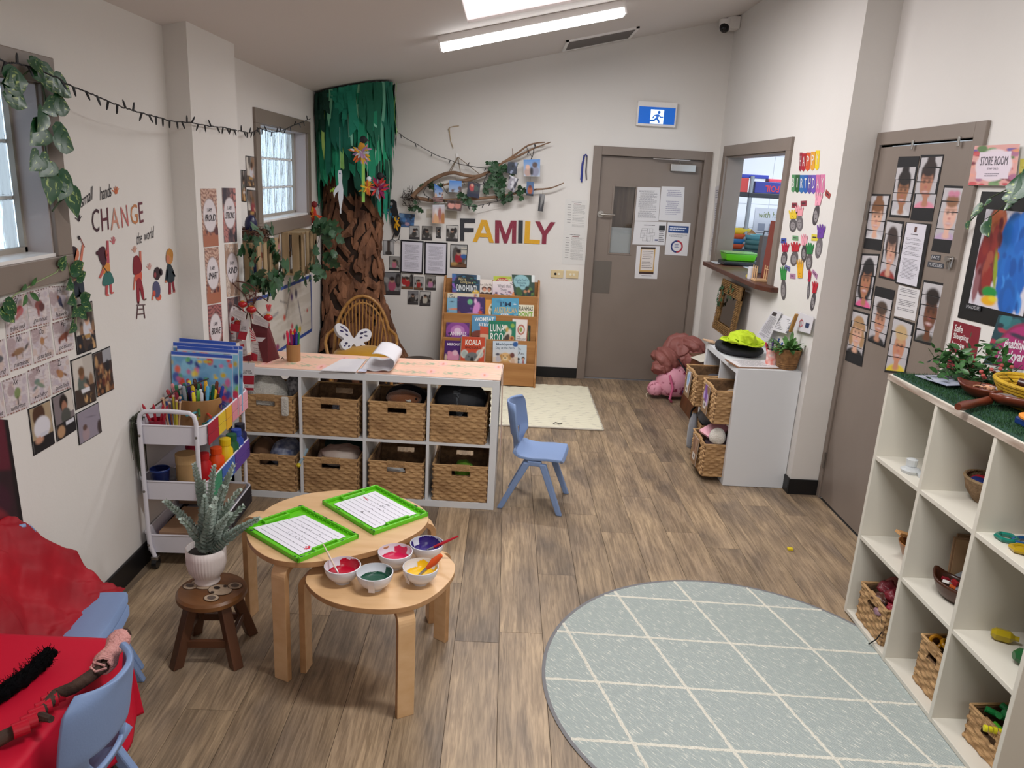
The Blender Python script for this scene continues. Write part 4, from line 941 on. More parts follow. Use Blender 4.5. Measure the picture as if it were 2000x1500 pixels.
def swatch(x0z,cols):
    for i,(y0,y1,c,dz,w) in enumerate(cols):
        z1=x0z; b=MB(); P=put
        b.box(TW_+.003,TW_+.006,-TL_+y0,-TL_+y1,z1-.095-dz,z1-.052-dz*.5).box(TW_+.003,TW_+.006,-TL_+y0,-TL_+y1,z1-.048-dz*.5,z1-.002)
        b.build('paper_swatch',plain(c,.7),tr)
swatch(.695,[(.03,.16,'#a3182f',.0,1),(.165,.26,'#d9b82c',.0,1),(.27,.35,'#e0a92a',.012,1),(.36,.46,'#d58a97',0,1),(.465,.60,'#e0a0ad',0,1)])
swatch(.43,[(.05,.17,'#3c8a66',0,1),(.18,.36,'#3f62b0',0,1),(.37,.60,'#5d3f94',0,1)])
swatch(.165,[(.28,.60,'#232026',0,1),(.04,.27,'#3d3c42',0,1)])
def at_tr(x,y,z=0): return put(tr,x,y,z)
# folders
fops=[('g','#7db4d8','#5f8fc4'),('b',40,['#79b4da','#6aa0cc','#8ac2de'],.09),('b',16,['#e04a3a','#e86a52','#d8423e'],.045),('b',14,['#e8c83c','#f0d860','#d0b030'],.035),('b',14,['#3c4c9c','#2f3f86','#4a62b0'],.04),('b',12,['#5cae7c','#8ac46a'],.04),('b',10,['#d878a8','#c86a9a'],.03),('b',26,['#d03a5a','#8a3fa0','#e05a6a','#4a4aa0'],.045,(0,.62,1,1)),('r',0,0,1,.06,'#2f55b8'),('r',0,.06,1,.072,'#dfe6f2')]
for i,(dx,dy,tilt,hh) in enumerate(((.0,-.05,.03,.0),(.018,-.02,.02,.022),(-.012,.0,.01,.034),(.008,.022,.0,.03),(.02,.045,-.01,.026),(-.02,.07,-.02,.04))):
    w=.145; y=.175+dy; z0=.612; z1=.925+hh; qd=[at_tr(-w+dx-.0,y,z1),at_tr(w+dx,y+.01,z1-.012),at_tr(w+dx,y-.03,z0),at_tr(-w+dx,y-.03,z0)]
    o=printed('folder',qd,V((0,-1,0)),fops,res=(46,50),seed=40+i,th=.005,off=0); tag(o,['blue sea creature print folder at the front of the row','blue sea print folder, second from the front of the row','blue sea print folder in the middle of the row, shifted left','blue sea print folder, third from the back of the row','blue sea print folder shifted right near the back of the row','blue sea print folder standing tallest at the back of the row'][i],'folder','sea creature folders on the trolley')
# bamboo tub with felt pens
bam=mat('bamboo','#a97c4b',.45,nz=(3,'#8a6038'),st=(5,5,.5))
tub=at_tr(.015,-.0,.612); o=MB().lathe([(.001,0),(.098,0),(.105,.125),(.098,.127),(.09,.01),(.001,.01)],n=40,sx=1.05,sy=.85).build('bamboo_tub',bam,smooth=True); o.location=tub; tag(o,'oval bamboo tub packed with felt pens on the top tier of the trolley','tub')
PC=[('red','#a91c2c'),('yellow','#e0bf2a'),('green','#1c6b45'),('pink','#d8798f'),('purple','#3f2f7a'),('golden yellow','#dba81c'),('brown','#6b2f20'),('grey','#8a8f95'),('dark brown','#4a2418'),('dark green','#12553f'),('light pink','#d98c94'),('light green','#6ab04a'),('bright yellow','#e6cf2e'),('orange','#d85a1c'),('blue','#2540a0'),('maroon','#8c1c34'),('teal','#1c8080'),('sky blue','#5aa8d0'),('white','#d8d8dc'),('violet','#6c3fa0')]
r=random.Random(11); used={}
for i in range(38):
    nm,c=PC[i%20]; a=2*PI*(i*.618); rad=.078*math.sqrt((i+.5)/38); x=rad*1.05*math.cos(a); y=rad*.85*math.sin(a); 
    lean=V((x*.45+r.uniform(-.008,.008),y*.3+r.uniform(-.01,.01),.155+r.uniform(-.012,.03)))
    if i in (0,): lean=V((-.06,-.01,.14)); x=-.08
    p0=tub+V((x,y,.015)); p1=tub+V((x,y,.015))+lean; d=(p1-p0)
    key=nm; used[key]=used.get(key,0)+1
    e=tag(MB().tube([p0,p0+d*.72],.0075,8).build('felt_pen',plain(c,.3),smooth=True),nm+' felt pen '+('on the folder side' if y>.0 else 'on the handle side')+(', room end' if x>0 else ', wall end')+' of the oval bamboo tub','pen','felt pens in the bamboo tub')
    cc='#d9d7dc' if i%7==3 else c; MB().tube([p0+d*.72,p0+d*.96,p0+d],[.0088,.0085,.005],8).build('cap',plain(cc,.25),e,smooth=True)
    if i%7==0: MB().tube([p0+d*.64,p0+d*.72],.0078,8).build('white_band',plain('#dedde2'),e)
# stuff in front: coloured pencils, scissors, tubes
for i,(x,y,c,nm) in enumerate(((.09,-.13,'#1f5b4a','dark green'),(.11,-.12,'#2f7fb0','blue'),(.06,-.14,'#b8c832','lime'),(.12,-.10,'#c23a2a','red'),(.07,-.11,'#3b6b3b','green'),(.02,-.13,'#5ba7b5','light blue'))):
    p=at_tr(x,y-.03,.655+.008*i); d=V((.06*math.cos(i),.09,.02*math.sin(i*2))); tag(MB().tube([p,p+d*.85,p+d],[.006,.006,.001],7).build('crayon',plain(c,.4)),nm+' crayon lying in front of the bamboo tub','crayon','crayons in front of the bamboo tub')
tinP=at_tr(-.05,-.14,.612)
for i in range(9):
    c,nm=(('#c9a27a','natural'),('#7a3f2a','brown'),('#b8a832','olive'),('#2a4a8a','blue'),('#a8342a','red'))[i%5]; a=i*.8; p=tinP+V((.018*math.cos(a)*1.2,.016*math.sin(a),0)); d=V((.02*math.cos(a)-.004,.01*math.sin(a),.14+.01*(i%3)))
    o=tag(MB().tube([p,p+d],.0045,6).build('pencil',plain(c,.5)),nm+' pencil in the bundle beside the bamboo tub, '+('folder side' if i%9<5 else 'handle side'),'pencil','bundled pencils on the trolley'); MB().tube([p+d*.97,p+d*1.02],.0062,7).build('pencil_end',mat('pencil_end','#c9a890',.6),o)
jp=at_tr(-.09,-.22,.612); o=MB().lathe([(.001,0),(.034,0),(.036,.08),(.033,.08),(.031,.004),(.001,.004)],n=20).build('red_pot',mat('red_tint','#a82038',.2,trans=.5),smooth=True); o.location=jp; tag(o,'small red tub of pencils at the near corner of the trolley','pot')
for i,(dx,dy) in enumerate(((-.06,.0),(-.015,.01),(.03,.012),(.055,-.005))):
    d=V((dx,dy,.15)); tag(MB().tube([jp+V((dx*.2,0,.01)),jp+d*.9,jp+d],[.006,.006,.001],7).build('red_pencil',plain('#a8182c',.4)),('red pencil leaning far left in the small red tub','red pencil, second from the wall in the small red tub','red pencil, third from the wall in the small red tub','red pencil nearest the bamboo tub in the small red tub')[i],'pencil')
for i,(x,y,c,nm,a) in enumerate(((.03,-.26,'#c8cbd8','white and blue',.2),(-.03,-.25,'#3a4fae','blue',-.15),(.09,-.24,'#4d6fc0','light blue',.3),(-.09,-.275,'#6a3f9a','purple',.1))):
    p=at_tr(x,y,.625); d=V((math.cos(a)*.05,math.sin(a)*.05,.0)); e=tag(MB().tube([p-d,p-d*.8,p+d*.6,p+d],[.004,.013,.011,.006],10).build('glue_tube',plain(c,.35),smooth=True),nm+' glue tube lying at the near end of the top tier','tube')
    MB().tube([p+d,p+d*1.35],.008,8).build('cap',plain('#20308c',.3),e)
sc=MB(); p=at_tr(.12,-.02,.70)
for s in (-1,1): sc.tube([p+V((s*.018+.014*math.cos(k),.0+.0*k,.014*math.sin(k))) for k in [2*PI*i/10 for i in range(11)]],.004,6)
sc.tube([p+V((-.01,0,-.01)),p+V((-.03,-.03,-.09))],.003,5); tag(sc.build('scissors',plain('#3a2d6e',.35),smooth=True),'purple handled scissors at the rim of the bamboo tub','scissors')
dg=MB(); r=random.Random(3)
for k in range(26):
    p=at_tr(-.165,-.26,.72)+V((r.uniform(-.015,.03),r.uniform(-.04,.04),r.uniform(-.02,.01))); L=r.uniform(.15,.32); pts=[p+V((-.03*t-.012*t*t+r.uniform(-.006,.006),-.01+.02*math.sin(k+t*2),.02*math.sin(t*3)-L*t*t)) for t in [j/6 for j in range(7)]]
    for a_ in pts: a_.x=max(a_.x,-1.600)
    dg.tube(pts,[.004,.0045,.005,.0045,.004,.003,.001],5)
dgo=tag(dg.build('dried_grass',mat('dried_grass','#4f5142',.8,nz=(20,'#33372a')),smooth=True),'bunch of dried dark grass drooping over the wall side of the trolley','grass'); 
tag(MB().tube([at_tr(-.15,-.27,.71),at_tr(-.05,-.1,.79),at_tr(.06,.03,.82)],.0035,6).build('twig',mat('twig','#3b2d26',.8)),'thin brown twig slanting over the top tier of the trolley','twig')
# middle tier
zt=.35
def jar(label,x,y,col,h=.11,r=.033,capc=None,nm='paint_bottle',cat='bottle',z=zt):
    p=at_tr(x,y,z); e=tag(MB().lathe([(.001,0),(r,0),(r,h*.72),(r*.62,h*.85),(r*.62,h*.88),(.001,h*.88)],n=22).build(nm,plain(col,.3),smooth=True),label,cat); e.location=p
    MB().lathe([(.001,h*.86),(r*.75,h*.86),(r*.75,h*1.08),(.001,h*1.08)],n=20).build('cap',plain(capc or col,.35),e,bevel=.002); return e
jar('red paint bottle on the middle tier beside the orange one',.075,-.13,'#b3141c',.14); jar('orange paint bottle on the middle tier',.105,-.05,'#d84a10',.14,.036); jar('yellow paint bottle with a white label on the middle tier',.12,.035,'#e3c21c',.155,.036)
jar('dark green paint bottle on the middle tier',.125,.115,'#1c5a38',.15,.034); jar('blue paint bottle on the middle tier',.125,.19,'#2b4aa8',.15,.034); jar('navy paint bottle at the far end of the middle tier',.12,.265,'#1c2350',.155,.034,'#1a1d30'); jar('crimson glue bottle behind the kraft tube on the middle tier',-.01,-.06,'#a0183c',.17,.033)
e=tag(MB().lathe([(.001,0),(.045,0),(.045,.17),(.001,.17)],n=28).build('kraft_tube',mat('kraft_tube','#b08d5e',.55),smooth=True),'tall kraft cardboard tube canister on the middle tier','canister'); e.location=at_tr(.02,-.2,zt); MB().lathe([(.001,.13),(.0465,.13),(.0465,.175),(.001,.175)],n=28).build('lid',mat('kraft_lid','#bd9a6a',.5),e,bevel=.002)
MB().box(.0445,.047,-.022,.022,.01,.09).build('label_sticker',mat('gold_label','#c9a83e',.4),e)
mug=tag(MB().lathe([(.001,0),(.034,0),(.042,.11),(.039,.11),(.031,.006),(.001,.006)],n=26).build('blue_cup',plain('#1a2350',.25),smooth=True),'navy plastic cup at the near left of the middle tier','cup'); mug.location=at_tr(-.085,-.24,zt)
MB().lathe([(.0425,.104),(.0445,.11),(.0425,.114)],n=26,cap=False).build('rim',plain('#2a4080',.3),mug)
lump('green_playdough','dark green dough lump on the middle tier','dough',at_tr(-.01,-.255,zt+.02),(.055,.03,.03),plain('#16523a',.6),51,.15)
lump('crumpled_foil','clear crinkled wrapper on the middle tier','wrapper',at_tr(-.09,-.12,zt+.03),(.04,.05,.03),mat('clear_wrap','#c8c8cc',.15,trans=.6),52,.4)
# bottom tier
e=tag(MB().box(-.11,.115,-.14,.14,0,.04).build('purple_box',mat('purple_pack','#4a1f7c',.4,nz=(9,'#b01c6c')),bevel=.004),'purple and magenta box on the bottom tier','box'); e.location=at_tr(-.0,-.1,.085); e.rotation_euler=(0,0,.03)
e=tag(MB().box(-.105,.12,-.15,.13,0,.022).build('wooden_board',mat('raw_ply','#a8866a',.6),bevel=.002),'pale brown wooden board lying on the purple box','board'); e.location=at_tr(0,-.1,.126)
e=tag(MB().box(-.06,.06,-.05,.05,0,.05).build('blue_box',plain('#3c6f94',.4),bevel=.004),'small blue box behind the wooden board on the bottom tier','box'); e.location=at_tr(.03,.17,.085)
e=tag(MB().box(-.13,.13,-.12,.12,0,.02).build('brown_folder',mat('brown_folder','#8d7560',.6),bevel=.003),'brown folder poking above the rim of the bottom tier','folder'); e.location=at_tr(.0,.17,.15)
# ================================================================ RED TABLE, cloth heap
redc=mat('red_cloth','#c40f30',.6,bump=(5,.25),spec=.3); redd=mat('red_stained_cloth','#b00e22',.6,spec=.3,nz=(4,'#7c0d1a'),bump=(9,.5))
rt=empty('low_table','low table hidden under a bright red cloth in the left foreground','table',(-1.33,1.50,0))
MB().box(-.27,.27,-.40,.375,.47,.492).build('table_top',birch,rt,bevel=.004)
for x in (-.24,.24):
    for y in (-.37,.345): MB().box(x-.02,x+.02,y-.02,y+.02,0,.47).build('leg',mat('black_leg','#17171a',.4),rt,bevel=.003)
# cloth draped: top sheet plus sides
nf=smooth_noise(77,8,9)
def cloth_f(u,v):
    # u across x (wall -> room) , v along y (camera -> far)
    X0,X1,Y0,Y1=-1.603,-1.05,1.08,1.885; ov=.30
    s=u*((X1-X0)+ov); t=v*((Y1-Y0)+ov); x=X0+min(s,X1-X0); dz=0; hx=max(0,s-(X1-X0)); y=Y0+min(t,Y1-Y0); hy=max(0,t-(Y1-Y0))
    h=max(hx,hy); z=.4945
    if h>0:
        z-=h*.96; 
        if hx>0: x+=.012+.07*hx+.018*math.sin(y*22)*hx/.3
        if hy>0: y+=.012+.05*hy+.016*math.sin(x*26)*hy/.3
        if hx>0 and hy>0: x+=.05*min(hx,hy); y+=.06*min(hx,hy); z+=.02
        z=max(z,.12)
    else: z+=.0015*nf(x*2,y*2,0)+.0025*math.exp(-((x+y*.35+.75)/.012)**2)
    return V((x,y,z))
tc_=tag(MB().grid(cloth_f,90,110).build('red_tablecloth',redc,smooth=2,solid=.0015),'plain bright red cloth spread over the low table in the left foreground','tablecloth')
# heap over the stacked chairs
nf2=smooth_noise(5,8,7)
def heap(u,v):
    x=-1.600+.295*u; y=1.86+.55*v
    base=.60-.0*u; 
    ridge=.70-.03*(1-v)-.06*v*v
    s_=min(1,u/.85); s_=s_*s_*(3-2*s_); z=ridge*(1-s_)+.352*s_
    if u>.78: z-=(u-.78)*.12
    if v>.8: z-=(v-.8)*1.0*max(0,1-u*2.2)
    if v<.3: z=z*(.75+.25*v/.3)+.02
    edge=min(u,1-u,v,1-v); x+=.02*nf2(v*3,u*2,1); y+=.03*nf2(u*3,1,v*2)
    z+=.035*nf2(u*2.2,v*2.2,.3)*min(1,(1-u)*3+.25)+.016*nf2(u*6,v*6,2)+.010*math.sin(9*u+14*v+4*nf2(v*4,u*4,1))*(1-u*.5)+.006*nf2(u*14,v*12,5)
    if u>.5: z=max(z,.335)
    return V((max(x,-1.603),y,z))
hp_=tag(MB().grid(heap,70,80).build('red_cloth_heap',redd,smooth=2,solid=.002),'crumpled dark red stained cloth heaped over the stacked blue chairs by the wall','cloth')
b=MB().slab([at_ for at_ in [V((-1.33,1.97,.355)),V((-1.28,1.975,.352)),V((-1.27,2.01,.35)),V((-1.29,2.04,.35)),V((-1.33,2.03,.352))]],(0,0,.002)); tag(b.build('orange_paper',plain('#d3542c',.6)),'torn orange paper corner by the red cloth heap','paper')
# sticks on the table
bark_d=mat('dark_bark','#4a3226',.8,nz=(20,'#2c1c14'),bump=(40,.8))
zq=zo(0,1000,3)
def tp(x,y,z): p=fl(*zq(x,y),z); return p
pts=[tp(-90,1385,.515),tp(0,1330,.518),tp(100,1280,.522),tp(220,1190,.53),tp(330,1070,.535),tp(430,1030,.545),tp(540,955,.55),tp(600,915,.555),tp(700,740,.55),tp(740,695,.552)]
stk=tag(MB().tube(pts,[.017,.017,.016,.016,.016,.016,.016,.013,.012,.010],10).build('bark_stick',bark_d,smooth=True),'long bark covered stick with pink yarn and red ribbon lying across the red cloth','stick')
MB().tube([pts[3]+V((0,-.0,.0)),tp(300,1215,.545)],[.012,.008],8).build('side_twig',bark_d,stk); MB().tube([pts[-2],tp(765,705,.56)],[.010,.008],8).build('side_twig',bark_d,stk)
yb=MB(); a0,a1=tp(600,905,.555),tp(708,735,.552); d=(a1-a0); 
wrap=[]; n=26
for i in range(n*10+1):
    t=i/(n*10); th=2*PI*n*t; u=d.normalized(); s=u.orthogonal().normalized(); w=u.cross(s); rr_=.022+.004*math.sin(t*9); wrap.append(a0+d*t+(s*math.cos(th)+w*math.sin(th))*rr_)
yb.tube(wrap,.0042,5); loop=[tp(615,900,.57),tp(545,880,.57),tp(530,910,.565),tp(560,935,.565),tp(625,915,.57)]; yb.tube([V(p) for p in loop],.003,6)
yb.build('pink_yarn_wrap',mat('pink_yarn','#d9a09b',.9,bump=(90,1)),stk,smooth=True)
rb=MB(); 
for i,(a_,c_) in enumerate(((120,1270),(170,1230),(215,1190),(255,1150),(290,1110),(330,1080))): p=tp(a_,c_,.53); rb.tube([p+V((-.012,-.01,-.0)),p+V((.012,.012,.0))],.0185,10)
rb.build('red_ribbon_wrap',mat('satin_red','#b8142c',.25),stk,smooth=True)
bk=MB(); pp=[tp(-60,1110,.512),tp(0,1075,.515),tp(90,1010,.517),tp(190,935,.517),tp(250,880,.52),tp(270,845,.525)]
r=random.Random(6)
fine=[]; 
for i in range(len(pp)-1):
    for k in range(6): fine.append(pp[i].lerp(pp[i+1],k/6)+V((r.uniform(-.002,.002),r.uniform(-.002,.002),r.uniform(-.002,.003))))
bk.tube(fine,[.019+.004*r.random() for _ in fine],10)
for i in range(500):
    p=fine[r.randrange(len(fine))]; d=V((r.gauss(0,1),r.gauss(0,1),abs(r.gauss(0,1)))).normalized(); bk.tube([p+d*.018,p+d*(.026+.012*r.random())+V((r.uniform(-.006,.006),r.uniform(-.006,.006),0))],.0007,3,cap=False)
for k in range(5): bk.ball(pp[-1]+V((r.uniform(-.014,.014),r.uniform(-.014,.014),r.uniform(-.0,.015))),.012,8)
tag(bk.build('black_fur_stick',mat('black_yarn','#060608',1,spec=.1),smooth=2),'stick wound in fluffy black yarn lying on the red cloth','stick')
# ================================================================ BOOK RACK
pine=mat('pine','#b8854f',.45,nz=(3,'#a06c3a'),st=(1,6,8)); RK=empty('book_rack','wooden sloping book rack with picture books against the back wall','rack',(-.11,6.70,0))
Rw=.425; Rd=.27
tiers=[(.06,.185),(.24,.40),(.45,.60),(.66,.80)] # z of trough floor ; top of front lip
def ylocal(z): return -.15+.32*(z/.92)  # slope back
for s in (-1,1):
    b=MB(); poly=[(-.19,0),(.20,0),(.20,.93),(.12,.93),(.09,.90),(-.19,.10)]; x=s*Rw
    a=[b.bm.verts.new((x-.009,y,z)) for y,z in poly]; c=[b.bm.verts.new((x+.009,y,z)) for y,z in poly]; b.face(a); b.face(c[::-1])
    for k in range(len(poly)): b.face([a[k],a[(k+1)%6],c[(k+1)%6],c[k]])
    b.build('side_panel',pine,RK,bevel=.003)
lips=[(.07,.19,-.155),(.19,.40,-.09),(.40,.60,-.03),(.60,.80,.035)]
MB().box(-Rw+.009,Rw-.009,-.185,-.167,.02,.225).build('front_board',pine,RK,bevel=.003)
ly=[-.175,-.115,-.045,.03,.10]; lz=[(.02,.225),(.30,.42),(.50,.63),(.70,.80)]
for i in range(1,4): MB().box(-Rw+.009,Rw-.009,ly[i]-.006,ly[i]+.006,lz[i][0]-.10,lz[i][1]).build('tier_board',pine,RK,bevel=.002)
for i,zf in enumerate((.04,.22,.42,.62)): MB().box(-Rw+.009,Rw-.009,ly[i]+.006,ly[i]+.075,zf,zf+.012).build('tier_floor',pine,RK)
MB().box(-Rw+.009,Rw-.009,.17,.182,.05,.91).build('back_board',pine,RK)
bq=zo(850,530,6.524)
W_=lambda c='#ece6dc':plain(c,.5)
def book(label,px,tier,ops,texts=(),seed=0,dy=0,res=(40,44)):
    y=RK.location.y+ly[tier]+.018-dy
    tl,tr_,br,blx=[aty(*bq(*p),y) for p in px]
    tl.y+=.03; tr_.y+=.03
    qd=[tl,tr_,br,blx]; n=V((0,-1,.12)).normalized()
    o=printed('picture_book',qd,n,ops,res=res,seed=seed,th=.011,off=-.006); tag(o,label,'book','picture books in the rack')
    for s_,box,c_,*k in texts: letters('title_lettering',s_,qd,n,W_(c_),o,box,off=.0062,**(k[0] if k else {}))
    return o
# back tier
book('blue picture book with a dinosaur title, top left of the rack',[(212,32),(572,55),(565,330),(215,300)],3,[('g','#2a4a66','#24485c'),('b',14,['#6b4a9a','#8a5cb8','#3b6ba8'],.09,(0,0,.12,1)),('e',.5,.42,.42,.42,'#182834'),('b',12,['#2f6b8a','#3a7a6a'],.05),('e',.86,.9,.14,.22,'#e0b83c'),('e',.84,.98,.06,.1,'#e8b898'),('e',.45,1.0,.3,.15,'#2a7a8c'),('r',.88,0,1,.22,'#d5dbe0')],[("We're",(.22,.15,.50,.30),'#d8c88a'),('Going on a',(.30,.30,.75,.45),'#d8c88a'),('DINO HUNT!',(.17,.48,.88,.78),'#e9eef2',dict(bold=.015))],1,dy=-.01)
book('cream picture book with four faces, top row second from the left',[(570,105),(728,112),(722,345),(568,335)],3,[('bg','#e2d8d0'),('e',.35,.5,.2,.12,'#5a2c22'),('e',.37,.56,.14,.1,'#d89c80'),('e',.78,.5,.18,.12,'#4a2a22'),('e',.76,.56,.13,.1,'#c98a6c'),('e',.2,.82,.22,.14,'#43241c'),('e',.22,.88,.16,.1,'#7a4a34'),('e',.6,.82,.22,.14,'#3a201a'),('e',.6,.88,.16,.1,'#8a5a40'),('e',.95,.82,.2,.14,'#2f1a16'),('e',.95,.88,.14,.1,'#5a3626')],[('Am Like Me',(.0,.22,.98,.34),'#5a4a44')],2,dy=-.02)
book('lime and red picture book mostly hidden in the top row',[(742,65),(975,72),(975,330),(742,320)],3,[('bg','#b5c443'),('e',.5,.32,.4,.26,'#b52a20'),('r',0,.5,1,1,'#c8d060')],[('ABOUT US',(.22,.12,.95,.22),'#f0e8c8',dict(bold=.02))],3,dy=-.035)
book('white picture book with orange flowers, centre of the top row',[(730,125),(1020,135),(1015,345),(728,345)],3,[('g','#e4dcdc','#cfb8c8'),('b',10,['#d87a3c','#e0904a','#c96a3a'],.07,(0,.55,1,1)),('b',14,['#5a4a6a','#7a6a8a','#3a5a4a'],.04,(0,.6,1,1)),('b',6,['#20242c'],.025,(.8,.05,1,.3))],[("What's that",(.22,.18,.80,.38),'#4a4a52'),('There?',(.35,.42,.66,.58),'#4a4a52')],4,dy=0)
book('teal picture book with dark forest animals, top right of the rack',[(975,45),(1270,55),(1262,360),(1018,355)],3,[('bg','#2f4a40'),('e',.4,.3,.36,.30,'#8fbcc4'),('b',26,['#3b5c34','#5a7a3a','#20302c'],.10,(.05,.55,1,1)),('e',.55,.68,.08,.06,'#b8805c'),('e',.75,.75,.09,.12,'#2a3038'),('e',.72,.66,.06,.05,'#c99068'),('r',.85,0,1,.3,'#dfe6e6')],[('Charlie Cook\'s',(.13,.16,.68,.26),'#28506a'),('Favourite',(.2,.28,.62,.37),'#28506a'),('Book',(.32,.39,.55,.47),'#28506a')],5,dy=.004)
book('pale blue picture book with a swimmer, second tier left edge',[(155,282),(560,290),(555,600),(145,605)],2,[('g','#dfd3b8','#6fa4c8'),('r',0,.18,1,1,'#7fb0cc'),('b',12,['#c97a5a','#5a8ab0','#39506e'],.04),('e',.15,.33,.05,.02,'#222a3a'),('e',.25,.62,.18,.04,'#d88a6a')],[('One',(.06,.09,.24,.2),'#2a3040')],6,dy=-.008)
book('purple picture book with a pink unicorn, second tier left',[(282,325),(632,340),(628,592),(282,585)],2,[('bg','#3a2560'),('e',.46,.24,.09,.13,'#6ab88a'),('e',.7,.55,.12,.32,'#d08ac8',.2),('e',.55,.88,.32,.12,'#c890cc'),('e',.66,.2,.05,.12,'#e0b0dc'),('e',.84,.74,.07,.09,'#c8453c'),('b',10,['#7a4aa0','#5a3a8a'],.03),('e',.06,.86,.08,.16,'#8a4a40')],[],7,dy=.004)
book('orange and white picture book half hidden in the second tier',[(640,365),(770,372),(765,590),(636,590)],2,[('bg','#d8943c'),('e',.75,.6,.42,.42,'#e8dcc8'),('b',8,['#3c6a4a','#5a8a3a'],.08,(.4,.4,1,1))],[],8,dy=-.01)
book('turquoise picture book with large letters about Australia, second tier',[(722,345),(1065,352),(1058,592),(718,585)],2,[('bg','#4f9cc0'),('b',20,['#5aa8cc','#468fb4','#6ab4cc'],.08),('e',.86,.3,.05,.03,'#eef6fa'),('r',.35,.80,.62,.98,'#eceff2'),('b',6,['#2a4a7a'],.03,(.6,.85,1,1))],[("I'M",(.32,.18,.72,.42),'#1f3f5c',dict(bold=.01)),('AUSTRALIAN',(.1,.46,.95,.76),'#d8b868',dict(bold=.01)),('TOO',(.38,.83,.60,.96),'#2a4a6a')],9,dy=.006)
book('white picture book with green letters, second tier right',[(1040,430),(1260,438),(1250,655),(1035,650)],2,[('bg','#e4dfc8'),('e',.8,.82,.16,.16,'#c9a860'),('b',8,['#e09a3a','#5aa03a'],.05,(.5,.7,1,1))],[('RANHAS',(.15,.08,.94,.33),'#4a4838',dict(bold=.02)),("DON'T",(.08,.38,.94,.68),'#7cb02c',dict(bold=.03))],10,dy=0)
book('purple picture book about animals, third tier left',[(140,655),(435,665),(430,885),(132,880)],1,[('bg','#5a2a6e'),('e',.5,.45,.5,.5,'#8a4494'),('e',.5,.45,.3,.3,'#b878b8'),('e',.5,.45,.15,.16,'#e0c0dc'),('b',16,['#3c1c50','#7a4a94'],.06,(0,.6,1,1))],[('ANIMALS',(.18,.5,.88,.72),'#f0e8f0',dict(bold=.01))],11,dy=0)
book('blue picture book about a wombat, third tier',[(470,565),(775,575),(770,830),(462,830)],1,[('bg','#5490b8'),('e',.3,.95,.35,.25,'#7a3a2c'),('e',.75,.1,.3,.08,'#6fa8c8')],[('WOMBAT',(.1,.08,.92,.28),'#f0f2f0',dict(bold=.02)),('STEW',(.28,.34,.82,.5),'#f0f2f0',dict(bold=.02))],12,dy=-.014)
book('orange red picture book half hidden in the third tier',[(572,672),(760,680),(755,900),(568,900)],1,[('g','#d0502c','#b84a34'),('e',.5,.75,.55,.16,'#d8b090',.2),('e',.75,.95,.3,.1,'#3a3024')],[],13,dy=-.003)
book('green picture book with big white letters, third tier centre',[(682,632),(1030,648),(1022,900),(680,905)],1,[('bg','#15785c'),('e',.62,.28,.08,.1,'#e0dccc'),('e',.70,.7,.12,.34,'#d9d2c2',.25),('e',.66,.85,.1,.25,'#4a3a34',.3),('e',.68,.4,.05,.12,'#c8a04a'),('e',.88,.2,.07,.1,'#8ab04a'),('e',.86,.82,.09,.11,'#d08a4a'),('e',.86,.82,.05,.07,'#8a4a34')],[('LUNA',(.06,.16,.58,.50),'#e8ecea',dict(bold=.01)),('ROO',(.07,.56,.54,.96),'#e8ecea',dict(bold=.01))],14,dy=.008)
book('white picture book with a decorated letter, third tier right',[(985,605),(1185,618),(1165,935),(980,930)],1,[('bg','#e6e0dc'),('l',.0,.0,1,.0,.04,'#b8603a'),('l',1,0,.98,1,.03,'#b8603a'),('e',.58,.42,.24,.20,'#b0523c'),('e',.58,.42,.17,.14,'#e6e0dc'),('e',.56,.42,.1,.09,'#8a9a4a')],[('Day',(.3,.66,.55,.72),'#4a3a38'),('Golden Sunbun',(.3,.74,.92,.79),'#4a3a38'),('Bandage',(.45,.83,.8,.88),'#4a3a38')],15,dy=-.004)
book('dark green book at the far right of the third tier',[(1180,695),(1218,700),(1208,930),(1172,925)],1,[('bg','#2a3a26'),('b',12,['#5a6a3a','#1a241a'],.2)],[],16,dy=-.02,res=(10,30))
book('purple picture book with a pink hippo, lowest tier left',[(122,878),(330,885),(325,1160),(112,1150)],0,[('bg','#45186a'),('e',.55,.78,.38,.26,'#d890b0'),('e',.3,.6,.12,.1,'#d890b0'),('e',.65,.58,.16,.12,'#e4b8c8'),('e',.1,.85,.08,.2,'#d0b8a0')],[('MIRPOPOT',(.16,.14,.98,.26),'#f0e8f4',dict(bold=.03))],17,dy=-.012)
book('orange red picture book with a big grey koala, lowest tier',[(330,838),(648,850),(635,1168),(305,1160)],0,[('bg','#c84a2c'),('r',0,0,.03,1,'#8a8a84'),('r',.95,.0,1,1,'#a8a294'),('e',.18,.66,.14,.16,'#c8d0cc'),('e',.78,.64,.14,.16,'#c8d0cc'),('e',.18,.66,.10,.12,'#a8b4b0'),('e',.78,.64,.10,.12,'#a8b4b0'),('e',.48,.83,.27,.24,'#6e7274'),('e',.48,.88,.06,.11,'#1c1a1c'),('e',.36,.76,.02,.025,'#1c1a1c'),('e',.6,.76,.02,.025,'#1c1a1c'),('l',.92,.4,.62,.95,.04,'#d8d0c4')],[('KOALA',(.18,.10,.82,.32),'#efe8e0',dict(bold=.02)),('WHO COULD',(.18,.36,.8,.46),'#4a1a14',dict(bold=.02))],18,dy=.012)
